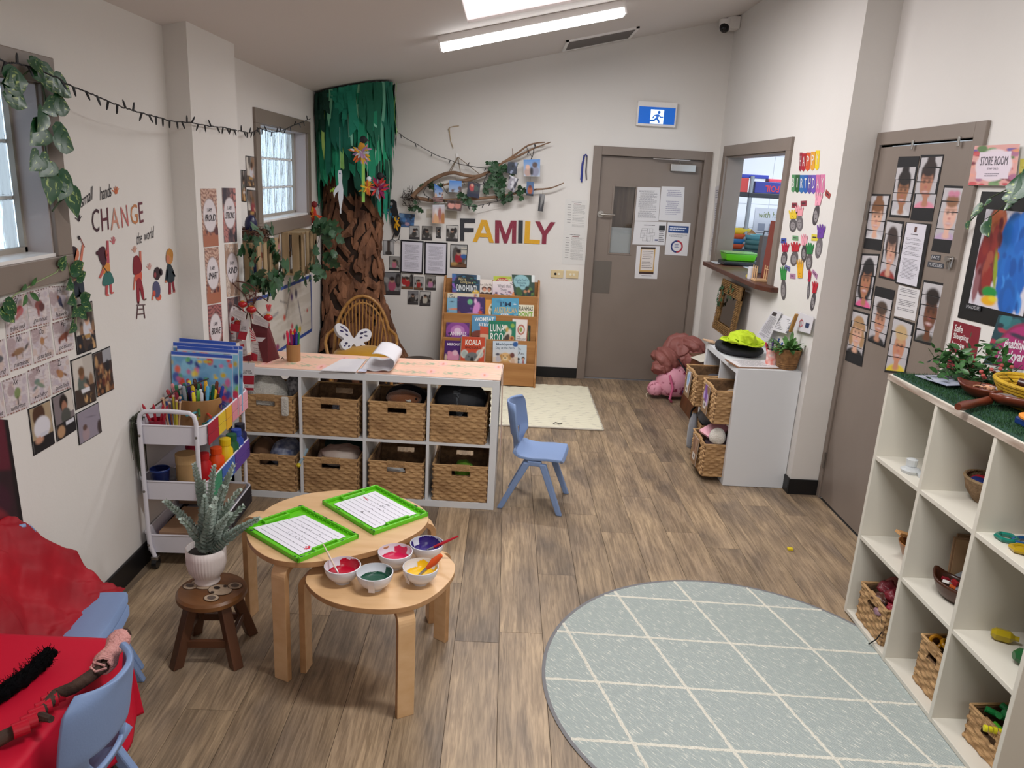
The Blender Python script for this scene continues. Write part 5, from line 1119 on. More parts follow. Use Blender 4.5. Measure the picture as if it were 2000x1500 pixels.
book('pale blue picture book with a golden puppy, lowest tier right',[(735,895),(1055,900),(1050,1215),(730,1210)],0,[('g','#c4d4e4','#d8ccc0'),('r',0,.62,1,1,'#d4c4b4'),('e',.5,.95,.24,.22,'#c89a5c'),('e',.5,.62,.2,.17,'#d8b078'),('e',.33,.62,.06,.13,'#b88a4c'),('e',.68,.62,.06,.13,'#b88a4c'),('e',.5,.68,.09,.07,'#e4cca0'),('e',.5,.66,.035,.025,'#1c1410'),('e',.43,.58,.02,.02,'#1c1410'),('e',.58,.58,.02,.02,'#1c1410'),('e',.78,.55,.09,.1,'#6a3a34'),('e',.8,.8,.08,.14,'#c8a890'),('e',.22,.7,.1,.12,'#b8b4bc'),('e',.2,.52,.08,.05,'#4a4a5a'),('e',.9,.12,.11,.1,'#2a5a9a')],[('Muddypaws',(.14,.07,.82,.19),'#24405c',dict(bold=.01)),('Day at the Farm',(.12,.22,.86,.34),'#24405c')],19,dy=.010)
book('light grey picture book with drawn children, lowest tier far right',[(1020,940),(1168,948),(1160,1215),(1010,1210)],0,[('bg','#c2d0da'),('e',.72,.62,.14,.08,'#3a2a2a'),('e',.72,.66,.1,.06,'#d0a088'),('e',.72,.82,.08,.14,'#a86a6a'),('e',.32,.66,.1,.07,'#2a2424'),('e',.32,.85,.08,.14,'#5a6a7a')],[('The',(.25,.14,.5,.24),'#6a5a5a'),('Arc',(.28,.32,.8,.46),'#5a5050')],20,dy=-.005)
# ================================================================ BARK TREE
bark=mat('bark','#8f6246',.85,nz=(13,'#4f3020'),st=(1,1,.4),bump=(30,1.6),rand=.22); barkc=mat('bark_core','#3a281d',.95,nz=(10,'#1b120e'))
tz=zo(560,150,2.727)
tree=empty('bark_tree','tall indoor tree of real bark and green paper strips in the back left corner','tree',(-1.355,6.72,0))
cx,cy=tree.location.x,tree.location.y
def trunk_r(z): return .245+.36*math.exp(-z/.30)-.02*min(1,z)
def tsurf(a,z,off=0):
    r=trunk_r(z)*(1+.05*math.sin(3*a+z*4))+off
    x=r*math.cos(a); y=r*math.sin(a)*.72
    return V((max(x,LX-cx+.02),min(y,DY-cy-.02),z))
MB().grid(lambda u,v: tsurf(2*PI*u,2.2*v),40,30,True).build('trunk_core',barkc,tree,smooth=2)
r=random.Random(21)
for i in range(210):
    z=.02+1.85*(i/210)+r.uniform(-.03,.03); a=-PI*.98+ (1.28*PI)*((i*.6180339)%1); h=r.uniform(.12,.30)*(1.5 if z<.5 else 1); w=r.uniform(.05,.13)/max(.28,trunk_r(z)); til=r.uniform(-.9,.9) if z>.5 else r.uniform(-.2,.2)
    out=[]; n=r.randint(7,11)
    for k in range(n):
        t=2*PI*k/n; rr_=r.uniform(.55,1.2); du=w*.5*math.cos(t)*rr_; dz=h*.5*math.sin(t)*rr_
        if r.random()<.5 and i%3: du*=.6
        au=du*math.cos(til)-dz*math.sin(til)/max(.28,trunk_r(z)); zz=z+dz*math.cos(til)+du*math.sin(til)*.3; out.append((a+au,max(.005,zz)))
    off=r.uniform(.012,.045); th=r.uniform(.006,.014); b=MB(); lf_=r.uniform(-.02,.03)
    A_=[b.bm.verts.new(tsurf(aa,zz,off+lf_*math.cos(k)+r.uniform(-.004,.004))) for k,(aa,zz) in enumerate(out)]; B_=[b.bm.verts.new(tsurf(aa,zz,off-th)) for aa,zz in out]
    c=b.bm.verts.new(tsurf(a,z,off+.012)); 
    for k in range(n): b.face([A_[k],A_[(k+1)%n],c]); b.face([A_[(k+1)%n],A_[k],B_[k],B_[(k+1)%n]])
    b.face(B_); b.build('bark_piece',bark,tree)
# paper strips
G=['#0b5c45','#12805e','#0a4a38','#187f66','#0c6350','#1c9068','#083a2e']; Gl=['#6fb28f','#5f9f86','#8fc46a','#a6cc6c','#7fbfa4']
for i in range(150):
    a=-PI*1.0+1.16*PI*((i*.6180339)%1)+.0; lay=i%3; rad=.29+.024*lay+r.uniform(0,.03)
    x=max(LX+.02-cx,rad*(1.12 if math.cos(a)<0 else 1.0)*math.cos(a)); y=rad*.85*math.sin(a)-.02
    # tangent
    tx,ty=-math.sin(a)*1.12,math.cos(a)*.85; L=math.hypot(tx,ty); tx/=L; ty/=L
    wx=cx+x; top=min(ceil_z(wx)-.015,ceil_z(wx)-.02)
    light=i%8==4; w=r.uniform(.020,.034)*(.5 if light else 1)
    bot={0:1.50,1:1.68,2:1.98}[lay]+r.uniform(-.12,.16)+.22*max(0,-math.sin(a))**2
    if lay==2 : top_=top
    else: top_=top
    c=V((x,y,0)); t=V((tx,ty,0)); n=V((math.cos(a),math.sin(a),0)); b=MB(); ph=r.random()*6; seg=7; prev=None
    for k in range(seg+1):
        z=top_+(bot-top_)*k/seg; p=c+n*(.010*math.sin(ph+k*.9)+.012*k/seg)+t*.008*math.sin(ph+k*.6); ww=w*(1 if k<seg else (.2 if i%4==0 else .8)); zo_=.03*(1 if i%2 else -1) if k==seg else 0
        cur=[b.bm.verts.new(p-t*ww+V((0,0,z+zo_))),b.bm.verts.new(p+t*ww+V((0,0,z-zo_)))]
        for v_ in cur: v_.co.x=max(v_.co.x,LX+.012-cx); v_.co.y=min(v_.co.y,DY-.012-cy)
        if prev: b.face([prev[0],prev[1],cur[1],cur[0]])
        prev=cur
    b.build('paper_strip',mat('crepe_%s'%(Gl[i%5] if light else G[i%7]).strip('#'),Gl[i%5] if light else G[i%7],.85),tree)
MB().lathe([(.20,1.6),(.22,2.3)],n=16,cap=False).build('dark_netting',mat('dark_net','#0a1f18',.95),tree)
# stuff hanging on the tree
def tpt(x,y,yy=6.35): return aty(*tz(x,y),yy)
def feathers(parent,c,cols,n,L,seed,sp=1.0,dn=.4):
    rr_=random.Random(seed)
    for j,col in enumerate(cols):
        b=MB()
        for i in range(n):
            d=V((rr_.gauss(0,1)*sp,rr_.gauss(0,.4),rr_.gauss(0,1)-dn)).normalized(); l=L*rr_.uniform(.6,1.1); s=V((0,1,0)).cross(d).normalized()*l*.10; o=V(c)+V((rr_.uniform(-.012,.012),rr_.uniform(-.01,.01),rr_.uniform(-.02,.02)))
            b.face([b.bm.verts.new(p) for p in (o,o+d*l*.4+s,o+d*l*.8+s*.8,o+d*l,o+d*l*.8-s*.8,o+d*l*.4-s)])
        b.build('feathers',plain(col,.9),parent)
def pbird(label,px,body,head,cols,seed,sc=1.0,yy=6.32,poly=None,cord=True):
    p=tpt(*px,yy); e=empty('feather_bird',label,'bird',p)
    b=MB(); b.ball((0,0,0),.035*sc,12,sx=.8,sy=.35,sz=1.8); b.build('body',plain(body,.8),e,smooth=True)
    b=MB(); b.ball((.012,0,.075*sc),.024*sc,12,sy=.5); b.build('head',plain(head,.7),e,smooth=True)
    MB().tube([(.03*sc,0,.076*sc),(.052*sc,0,.066*sc)],[.008*sc,.001],6).build('beak',plain('#2a2430' if head!='#0d0d10' else '#1a1a1e'),e)
    feathers(e,(0,-.018,0),cols,12,.075*sc,seed)
    if cord: MB().tube([(0,0,.10*sc),(0,0,.42)],.0015,4).build('hanging_thread',plain('#9fb8a8'),e)
    return e
w=tpt(285,600,6.3); e=empty('paper_bird','white card bird hanging in front of the bark trunk','bird',w)
def bird_slab(pts,m,off=0,y=0): 
    b=MB(); b.slab([V((x,y,z)) for x,z in pts],(0,.004,0)); return b.build('bird_body',m,e)
bird_slab([(-.012,.15),(.008,.15),(.016,.12),(.014,.06),(.024,.0),(.022,-.07),(.006,-.15),(.006,-.19),(-.004,-.19),(-.004,-.15),(-.018,-.06),(-.014,-.01),(-.04,-.04),(-.05,-.07),(-.056,-.03),(-.04,.01),(-.012,.04),(-.018,.12)],plain('#d6d8dc',.7))
MB().ball((-.002,-.001,.125),.006,8).build('painted_eye',plain('#2a3a9a'),e); feathers(e,(-.05,0,0),['#9ab83a'],7,.05,3); MB().tube([(0,0,.15),(0,0,.48)],.0015,4).build('hanging_thread',plain('#a8c4b8'),e)
pbird('orange and yellow feathered bird high in the green paper strips',(400,400),'#c98a2a','#17171a',['#d8642a','#d8a82a','#b88ab0','#c8c8c8'],4,1.25,6.30,cord=False)
pbird('small orange feathered bird with white head beside the lime strip',(430,590),'#d8922a','#d8dce0',['#d8a82a','#c8642a'],5,.9,6.32)
pbird('magenta and grey feathered bird with black head on the right of the trunk',(490,595),'#7a1a4a','#0d0d10',['#8a1f54','#8a8a90','#b8302a'],6,1.3,6.36)
pbird('red and orange feathered bird tucked beside the window casing',(140,735),'#b8321c','#7a1a1a',['#c8401c','#d8a02a','#7a1a1a'],7,1.1,6.28,cord=False)
b=MB(); p=tpt(408,560,6.30); b.box(-.012,.012,0,.002,-.16,.16); o=b.build('lime_paper_strip',mat('crepe_lime','#8fbf5a',.85),tree); o.location=p-tree.location
e=empty('paper_bird','black card bird with yellow feather chest stuck beside the tree','bird',aty(*tz(560,750),DY-.03)); 
bird_slab([(-.06,.13),(-.03,.155),(.01,.16),(.04,.14),(.045,.09),(.06,.03),(.085,-.05),(.075,-.12),(.06,-.16),(.03,-.16),(.01,-.10),(-.01,-.03),(.0,.04),(-.02,.08),(-.05,.085),(-.09,.095),(-.08,.12)],plain('#17161a',.8))
feathers(e,(.035,-.006,-.03),['#d8a01c'],16,.07,8,.5,.3); feathers(e,(-.03,.01,.04),['#1f6f9a'],12,.10,9,1.6,-.1); MB().tube([(-.005,-.003,.12),(-.005,-.006,.12)],.014,12).build('eye',plain('#8a8a8c'),e)
for s in (.02,.075): MB().tube([(s,0,-.14),(s-.01,-.003,-.19),(s-.035,-.003,-.2)],.004,5).tube([(s-.01,-.003,-.19),(s+.02,-.003,-.21)],.003,5).build('foot',plain('#17161a'),e)
# ================================================================ WICKER CHAIR
cane=mat('cane','#b3854a',.4,nz=(30,'#96682f'))
wc=empty('cane_chair','round backed child cane armchair with mustard cushion in front of the bark tree','chair',(-1.17,6.20,0),.15)
b=MB()
def backp(t,k=1.0): # arch
    a=PI*t; return V((-.235*k*math.cos(a),.165+.06*math.sin(a)-.02,.36+.42*k*math.sin(a)))
arch=[V((-.25,.0,.0)),V((-.245,.06,.2))]+[backp(k/16) for k in range(17)]+[V((.245,.06,.2)),V((.25,.0,.0))]
MB().tube(arch,.014,10).build('arched_back_rail',cane,wc,smooth=True)
inner=[backp(k/16,.86) for k in range(17)]; MB().tube(inner,.009,8).build('inner_rail',cane,wc,smooth=True)
for k in range(13):
    x=-.18+.03*k; z1=.36+.42*.93*math.sqrt(max(0,1-(x/.235)**2)); y1=.145+.06*math.sqrt(max(0,1-(x/.235)**2)); MB().tube([(x*.8,.13,.285),(x*.9,.15,.45),(x,y1,z1)],.0055,6).build('back_spindle',cane,wc)
for s in (-1,1):
    MB().tube([(s*.235,.15,.50),(s*.285,.02,.475),(s*.29,-.12,.44),(s*.265,-.20,.36),(s*.245,-.20,.2),(s*.25,-.19,.0)],.013,10).build('arm',cane,wc,smooth=True)
    MB().tube([(s*.2,.16,.3),(s*.2,.18,.0)],.012,8).build('leg',cane,wc)
MB().tube([(-.25,-.19,.27),(0,-.225,.27),(.25,-.19,.27),(.25,.1,.27),(0,.14,.27),(-.25,.1,.27),(-.25,-.19,.27)],.012,8).build('seat_rail',cane,wc,smooth=True)
for k in range(12): MB().tube([(-.22+.04*k,-.205,.272),(-.20+.036*k,.11,.272)],.006,6).build('seat_slat',cane,wc)
cu=lump('mustard_cushion','mustard yellow cushion on the cane chair','cushion',put(wc,.0,-.03,.33),(.235,.185,.065),mat('mustard','#b8860f',.9,sheen=.3,bump=(20,.3)),61,.07)
cu.rotation_euler=(0,0,.15)
bf=empty('butterfly_cushion','white butterfly shaped cushion with purple and black wing pattern on the cane chair','cushion',put(wc,-.07,.0,.44)); bf.rotation_euler=(-.62,.25,.55)
def bfs(pts): return [V((x,0,z)) for x,z in pts]
pts=[(0,.015),(.06,.10),(.13,.125),(.165,.09),(.14,.02),(.09,-.01),(.12,-.05),(.10,-.10),(.05,-.11),(.01,-.05),(-.01,-.05),(-.05,-.11),(-.10,-.10),(-.12,-.05),(-.09,-.01),(-.14,.02),(-.165,.09),(-.13,.125),(-.06,.10)]
MB().slab([V((x,-.01,z)) for x,z in [(p.x,p.z) for p in spline(bfs(pts),5)]],(0,.035,0)).build('wings',mat('white_felt','#d3d2d6',.9),bf,bevel=.008)
vi=mat('violet_ink','#3c2f6c',.8,nz=(20,'#26242c'))
for s in (-1,1):
    for (x,z,w,h,a) in ((.07,.07,.02,.010,.6),(.105,.09,.02,.008,.4),(.11,.055,.018,.008,.1),(.065,.03,.016,.008,.5),(.07,-.05,.016,.010,-.6),(.085,-.075,.01,.007,0),(.045,-.07,.012,.007,-.9)):
        b=MB(); b.face([b.bm.verts.new((s*(x+math.cos(t)*w*math.cos(a)-math.sin(t)*h*math.sin(a)),-.0108,z+math.cos(t)*w*math.sin(a)+math.sin(t)*h*math.cos(a))) for t in [2*PI*i/14 for i in range(14)]]); b.build('wing_mark',vi,bf)
sb=tag(MB().lathe([(.001,0),(.135,0),(.14,.20),(.13,.225),(.001,.228)],n=30).build('tree_stump',mat('stump','#5c4a3a',.8,nz=(8,'#3c3a38'),bump=(20,.6)),smooth=True),'low grey brown log stump between the cane chair and the book rack','stump'); sb.location=(-.72,6.50,0)
# ================================================================ LEFT WALL
def photo_ops(k):
    r=random.Random(k); bgc=['#8a8078','#b8b0a8','#6a5c54','#9a948c','#77706c'][k%5]
    o=[('bg',bgc),('b',10,['#3c3430','#c9c2ba','#8a6a50','#55504e'],.16),('r',0,.62,1,1,['#16161c','#3c2f2a','#57493f'][k%3])]
    cx=.35+.3*r.random(); o+=[('e',cx,.55,.22,.22,['#c8c8d0','#8a2f3a','#4a5a7a','#55605a','#b87a8a'][(k*3)%5]),('e',cx+.02,.34,.13,.12,['#c69a80','#8a5c44','#a87a60'][k%3]),('e',cx,.27,.15,.10,['#3a2419','#1c1614','#6a4a2c'][(k+1)%3]),('e',cx+.2,.62,.12,.04,'#c69a80',.4),('r',.3,.66,.75,.74,'#d8d8de' if k%2 else '#a8834a'),('b',8,['#a87a4a','#c8a070','#3a2c24'],.07,(.1,.78,.9,.98))]
    return o
def photo(label,w,px,k,border='#121114',bw=.025,group=None,ops=None,res=(26,34),off=.0006,conv=None,curl=0):
    pts=[conv(*p) for p in px] if conv else px
    qd,n=wallq(w,pts); e=None
    o0=ops or photo_ops(k)
    if border: 
        # black card mount with the print set in
        card=MB().slab([p+n*off for p in qd],n*.002).build('photo_print',plain(border,.6)); inn=[lerp4(qd,bw*1.3,bw),lerp4(qd,1-bw*1.3,bw),lerp4(qd,1-bw*1.3,1-bw),lerp4(qd,bw*1.3,1-bw)]
        printed('print',inn,n,o0,card,res=res,seed=k,off=off+.002); tag(card,label,'photo',group); return card
    o=printed('photo_print',qd,n,o0,res=res,seed=k,off=off,curl=curl); tag(o,label,'photo',group); return o
q3=zo(0,540,4.1667)
lw=[([(580,243),(745,198),(782,580),(625,640)],'photo of a child in a striped top, highest of the black edged photos'),([(568,685),(740,615),(780,1010),(612,1090)],'photo of a child sorting cards beside a basket, middle of the photo cluster'),([(748,628),(890,566),(925,915),(785,985)],'dark photo of wooden shapes, rightmost of the left wall cluster'),
([(415,985),(575,905),(618,1245),(460,1348)],'photo of a child over a dark tray, left of the lilac photo'),([(222,1080),(398,1000),(442,1358),(270,1460)],'photo of a long haired child in white, lowest on the left wall'),([(612,1118),(795,1022),(825,1265),(640,1375)],'lilac photo of a child pointing, lower right of the cluster')]
lwops=[None,None,[('bg','#3c2c26'),('b',60,['#8a5c3a','#b08a60','#5a2a20','#2a201c'],.06,(0,.2,1,1)),('r',.5,0,1,.3,'#9a9aa0'),('e',.75,.4,.12,.15,'#1c1a1c')],[('bg','#7a7074'),('r',.6,0,1,.5,'#c8c0b8'),('e',.5,.22,.22,.2,'#1c1412'),('e',.52,.32,.14,.14,'#a0705a'),('e',.55,.55,.26,.2,'#4c4e4a'),('r',0,.66,1,1,'#121218'),('r',.5,.68,.95,.76,'#d0d0d8'),('e',.22,.85,.2,.14,'#b08a68')],[('bg','#a8957a'),('e',.4,.2,.3,.25,'#4a2f20'),('e',.6,.35,.1,.08,'#c89a80'),('e',.5,.5,.4,.25,'#d6d4dc'),('r',.0,.72,1,1,'#15151b'),('e',.3,.75,.2,.08,'#c09078'),('r',.4,.62,.75,.7,'#c8c8d4')],[('bg','#8e8694'),('e',.3,.78,.16,.22,'#a08a90'),('e',.28,.55,.10,.10,'#5a4038'),('e',.6,.3,.16,.02,'#6a6270',.2),('e',.95,.8,.12,.25,'#3c2f2c')]]
for k,(px,lb) in enumerate(lw): photo(lb,'left',px,k,conv=q3,group='black edged photos on the left wall',ops=lwops[k],curl=0)
# alphabet animal cards
def acard(i,px,lb,anim,col,let,word):
    qd,n=wallq('left',[q3(*p) for p in px]); ops=[('bg','#c9c0c4'),('b',26,['#b9aeb8','#d2c8c8','#bfb4b8','#c7b4ae'],.10),('b',5,['#a8969a'],.12,(0,0,.4,.4)),('w',9,.35,'#b8a8a8',.10)]+anim
    for k in range(8): ops.append(('r',.03+k*.12,.965,.06+k*.12+.03,1,'#8a5c50')); ops.append(('r',.03+k*.12,0,.06+k*.12+.03,.03,'#6a4a44'))
    o=printed('animal_card',qd,n,ops,res=(30,38),seed=i,th=.001); tag(o,lb,'card','animal alphabet cards under the window')
    letters('card_letter',let,qd,n,plain('#2e2a2e'),o,(.40,.06,.62,.22),off=.0020,shear=.3); letters('card_word',word,qd,n,plain('#3c3438'),o,(.18,.78,.85,.92),off=.0020,shear=.3)
E_=lambda *a:('e',)+a
animals=[
 ([(25,190),(200,135),(235,425),(48,490)],'card with a red frilled lizard beneath the window casing',[E_(.66,.42,.16,.14,'#b8505a'),E_(.6,.52,.2,.07,'#a86a6a',-.6),('l',.45,.6,.1,.72,.015,'#6a5050')],'Fl','frilled neck'),
 ([(208,130),(390,85),(410,380),(240,420)],'card with a red brown possum cluster, top row middle',[E_(.5,.42,.18,.14,'#7a3f3c'),E_(.62,.5,.14,.12,'#5a2f30'),E_(.46,.6,.06,.14,'#8a4a48')],'Gg','gumnut'),
 ([(390,80),(548,75),(568,325),(425,360)],'card with a grey hawk, top row nearest the cluster',[E_(.5,.46,.10,.17,'#4a4a62',-.3),E_(.42,.34,.06,.06,'#8a5a44'),E_(.6,.6,.04,.1,'#2a3050',-.4)],'Hh','hawk'),
 ([(-120,560),(30,505),(75,800),(-90,850)],'card cut by the picture edge, middle row',[E_(.6,.5,.2,.1,'#5a5a60')],'Ll','lizard'),
 ([(48,495),(230,445),(262,715),(82,775)],'card with a striped numbat, middle row',[E_(.45,.5,.26,.10,'#8a6a50',-.1),E_(.82,.42,.14,.05,'#57504e',-.7),E_(.2,.55,.08,.05,'#7a4f3c'),('l',.35,.6,.33,.7,.015,'#5a4030'),('l',.6,.58,.6,.68,.015,'#5a4030')],'Nn','numbat'),
 ([(243,435),(405,385),(440,650),(275,712)],'card with an orange spider plant, middle row',[E_(.5,.42,.10,.12,'#a87a50'),('l',.5,.5,.35,.75,.012,'#9a8070'),('l',.5,.5,.7,.7,.012,'#9a8070'),('l',.5,.4,.75,.35,.012,'#9a6a50')],'Oo','old man banksia'),
 ([(420,380),(585,330),(602,590),(455,640)],'card with a red brown possum walking, middle row right',[E_(.5,.5,.27,.10,'#8a4a34',-.25),E_(.84,.36,.12,.04,'#9a5c48',-.2),E_(.25,.6,.06,.1,'#7a3a2c'),E_(.6,.62,.05,.08,'#7a3a2c')],'Pp','possum'),
 ([(-120,900),(5,860),(45,1140),(-90,1190)],'card with a curled shape cut by the picture edge, lowest row',[E_(.5,.5,.2,.1,'#6a6a60')],'Ww','wombat'),
 ([(12,850),(208,780),(232,1065),(55,1135)],'card with a green grass tree, lowest row',[E_(.55,.48,.13,.16,'#7a8a5a',.3),('l',.55,.6,.55,.8,.025,'#4a4038')],'Xx','xanthorrhoea'),
 ([(218,768),(385,700),(412,972),(245,1045)],'card with a green yabby, lowest row',[E_(.4,.42,.13,.08,'#6a8078'),E_(.55,.55,.22,.06,'#7a8a78',.5),E_(.3,.58,.12,.04,'#6a7a78',-.4)],'Yy','yabby'),
 ([(395,695),(550,640),(580,900),(425,960)],'card with a tan finch, lowest row nearest the cluster',[E_(.5,.48,.16,.12,'#a87a54',.3),E_(.38,.38,.08,.07,'#9a6a48'),E_(.74,.54,.1,.04,'#7a543c',.5),('l',.5,.6,.5,.72,.012,'#a8705a')],'Zz','zebra finch')]
for i,(px,lb,an,l1,w_) in enumerate(animals): acard(i,px,lb,an,None,l1,w_)
# dark poster at left frame edge
qd,n=wallq('left',[(-260,800),(14,820),(47,1038),(-200,1110)]); o=printed('dark_poster',qd,n,[('g','#24101c','#301a24'),('b',14,['#5a1a2c','#7a2430','#3a1428'],.2),('r',.95,0,1,1,'#120c14'),('e',.55,.9,.10,.2,'#7a2c20')],res=(40,30),seed=3); tag(o,'dark plum poster at the left edge below the alphabet cards','poster')
# wall decal: small hands change the world
qz=zo(100,340,5); dec=empty('wall_decal','painted wall decal reading small hands change the world with five drawn children','decal',(LX,3.1,1.5)); n=V((1,0,0))
def L4(px): return [atx(*qz(*p),LX)-dec.location for p in px]
def word(s,px,col,**k): letters('decal_lettering',s,L4(px),n,plain(col,.6),dec,(0,0,1,1),off=.002,**k)
word('small',[(280,215),(400,115),(412,240),(290,330)],'#26222a',shear=.35,spacing=.9); word('hands',[(462,130),(580,90),(590,215),(475,260)],'#26222a',shear=.35,spacing=.9)
for s,px,c in (('C',[(385,345),(462,335),(468,562),(400,572)],'#3c1f2c'),('H',[(478,340),(548,325),(562,540),(492,558)],'#5c2432'),('A',[(582,335),(640,318),(665,528),(580,548)],'#c58a78'),('N',[(672,322),(735,300),(755,505),(690,525)],'#bf6a68'),('G',[(762,305),(835,288),(845,480),(780,500)],'#bd7a4a'),('E',[(845,278),(888,270),(900,468),(862,480)],'#6c3340')): word(s,px,c)
word('the',[(828,580),(880,560),(885,670),(835,690)],'#26222a',shear=.35); word('world',[(905,560),(1000,505),(1005,620),(910,650)],'#26222a',shear=.35)
def hand(cx,cy,s,col):
    b=MB(); P=lambda x,y: atx(*qz(cx+x*s,cy+y*s),LX)-dec.location+n*.0016
    b.face([b.bm.verts.new(P(*p)) for p in ((-14,8),(-4,-6),(10,-8),(18,6),(14,26),(0,32),(-10,24))])
    for (x0,y0,x1,y1,w) in ((-14,8,-34,-8,5),(-6,-2,-18,-36,4.5),(2,-6,0,-46,4.5),(8,-6,14,-40,4.5),(14,2,28,-24,4)):
        dx,dy=x1-x0,y1-y0; L=math.hypot(dx,dy); nx,ny=-dy/L*w,dx/L*w; b.face([b.bm.verts.new(P(*p)) for p in ((x0-nx,y0-ny),(x0+nx,y0+ny),(x1+nx*.8,y1+ny*.8),(x1+dx/L*4,y1+dy/L*4),(x1-nx*.8,y1-ny*.8))])
    b.build('handprint',plain(col,.7),dec)
for a in ((628,165,1.0,'#c4663c'),(264,435,.95,'#2a1c26'),(602,655,.95,'#c06a70'),(810,740,.85,'#cc9a88'),(955,908,.85,'#cf9c94')): hand(*a)
def shape(pts,col,z=0,nm='drawn_figure',sp=True):
    P=[atx(*qz(*p),LX)-dec.location+n*(.0018+z*.0003) for p in pts]
    if sp: P=spline(P,5)
    b=MB(); b.face([b.bm.verts.new(p) for p in P]); bmesh.ops.triangulate(b.bm,faces=b.bm.faces[:]); b.build(nm,plain(col,.7),dec)
def ell(cx,cy,rx,ry,col,z=0,a=0): shape([(cx+rx*math.cos(t)*math.cos(a)-ry*math.sin(t)*math.sin(a),cy+rx*math.cos(t)*math.sin(a)+ry*math.sin(t)*math.cos(a)) for t in [2*PI*i/14 for i in range(14)]],col,z,sp=False)
def bar(x0,y0,x1,y1,w,col,z=0,w2=None):
    w2=w2 or w; dx,dy=x1-x0,y1-y0; L=math.hypot(dx,dy); nx,ny=-dy/L,dx/L; shape([(x0-nx*w,y0-ny*w),(x0+nx*w,y0+ny*w),(x1+nx*w2,y1+ny*w2),(x1-nx*w2,y1-ny*w2)],col,z,sp=False)
# child 1 boy with brush
shape([(230,890),(300,880),(305,960),(300,1040),(225,1055),(200,980)],'#d3a883',1); [bar(205,950+k*35,298,940+k*35,6,'#3a3038',2) for k in range(3)]
bar(280,880,305,690,13,'#c87560',3,9); shape([(222,1050),(300,1035),(320,1170),(285,1180),(262,1090),(248,1195),(220,1195)],'#26303c',2); ell(225,790,42,75,'#c9795a',2,.1); shape([(165,790),(175,720),(215,705),(245,730),(215,760),(215,870),(190,880),(165,840)],'#2c1a24',4); bar(272,615,320,715,4,'#8a4a44',4); ell(266,622,12,22,'#2a2026',5,-.3); ell(232,1215,12,22,'#d39a5a',2); ell(318,1185,14,12,'#d39a5a',2)
# child 2 girl in teal skirt
shape([(500,890),(555,850),(570,960),(520,975),(495,960)],'#d08a3c',2); bar(550,870,545,650,14,'#b3505a',3,10); bar(505,930,470,1015,11,'#c05a50',3); shape([(520,965),(572,955),(608,1045),(570,1078),(498,1082)],'#2f6a64',3); bar(538,1080,536,1175,12,'#b3454a',2); bar(575,1070,580,1160,10,'#b3454a',2); ell(545,1180,18,9,'#c9605a',3); ell(592,1160,18,8,'#c9605a',3,-.4)
ell(520,780,24,42,'#c2604e',3); shape([(452,760),(480,710),(520,720),(510,800),(530,850),(520,890),(495,890),(465,830)],'#45182a',4); ell(446,770,14,22,'#45182a',4); bar(500,900,545,965,4,'#3a2a2c',5)
# child 3 girl in red
bar(868,900,865,750,12,'#c46a58',2,9); shape([(820,960),(875,950),(875,1040),(825,1045)],'#c8503c',2); bar(815,1000,803,1130,8,'#c8705c',2); shape([(830,1040),(875,1035),(905,1205),(885,1215),(858,1110),(858,1240),(835,1245)],'#8c1c2c',3); shape([(798,830),(822,795),(850,810),(882,900),(865,960),(800,975)],'#7c1826',4); ell(912,1225,16,8,'#6a5048',3,-.5); bar(850,1245,850,1270,5,'#5a2a30',3)
for a in ((828,1278,915,1276),(840,1285,830,1415),(895,1282,910,1408),(846,1318,892,1316),(838,1368,902,1362)): bar(*a,4,'#4a2028',3)
# child 4 crouching, child 5 standing
ell(1025,1125,38,82,'#4a4a6c',2,-.08); ell(1045,1200,28,34,'#cc5a40',1); ell(1000,1165,14,30,'#c8503c',3); bar(988,1180,985,1230,7,'#c87058',3); ell(1030,970,32,64,'#2c1620',4); ell(1066,955,16,36,'#2c1620',4,-.1); ell(1008,985,12,28,'#8a3a40',5)
shape([(1130,890),(1160,880),(1195,960),(1192,1045),(1125,1045)],'#22313a',3); bar(1130,930,1118,1040,9,'#22313a',3); ell(1117,1048,10,12,'#c47a5c',3); bar(1180,950,1205,1000,8,'#22313a',3); bar(1155,1040,1155,1165,12,'#8a1f30',2); bar(1180,1040,1198,1145,10,'#8a1f30',2); ell(1155,1168,14,6,'#b3605a',2); ell(1195,1150,14,6,'#b3605a',2); ell(1150,815,34,66,'#c98a4a',4,-.05); ell(1133,830,17,42,'#c9795a',5); shape([(1120,770),(1145,725),(1180,755),(1180,820),(1150,790)],'#c08438',6)
# ================================================================ PILASTER: affirmation cards
q4=zo(360,200,3)
def aff(i,px,word2,pal,lb):
    qd,nn=wallq('pil',[q4(*p) for p in px]); r=random.Random(i); ops=[('bg',pal[0]),('w',14,.7,pal[1],.38),('b',18,[pal[2],pal[3]],.10,(0,.7,1,1)),('w',5,1.2,pal[3],.12),('r',0,.80,1,1,pal[2])] if i%2==0 else [('bg',pal[0]),('b',40,pal[1:],.11),('w',8,1.8,pal[3],.25)]
    ops+=[('e',.5,.46,.44,.30,'#6a4a44'),('e',.5,.46,.42,.285,'#d9d2d6')]
    o=printed('affirmation_card',qd,nn,ops,res=(24,50),seed=i,th=.0012); tag(o,lb,'card','affirmation cards on the pilaster')
    letters('card_lettering','I AM',qd,nn,plain('#3a3440'),o,(.34,.33,.62,.40),off=.003); letters('card_word',word2,qd,nn,plain('#2a242c'),o,(.16,.44,.86,.56),off=.003,shear=.4,spacing=.85)
P1=['#c9a896','#8a5a50','#a86a52','#5a3438']; P2=['#8a6a68','#5a4a50','#b87a74','#3c3440']
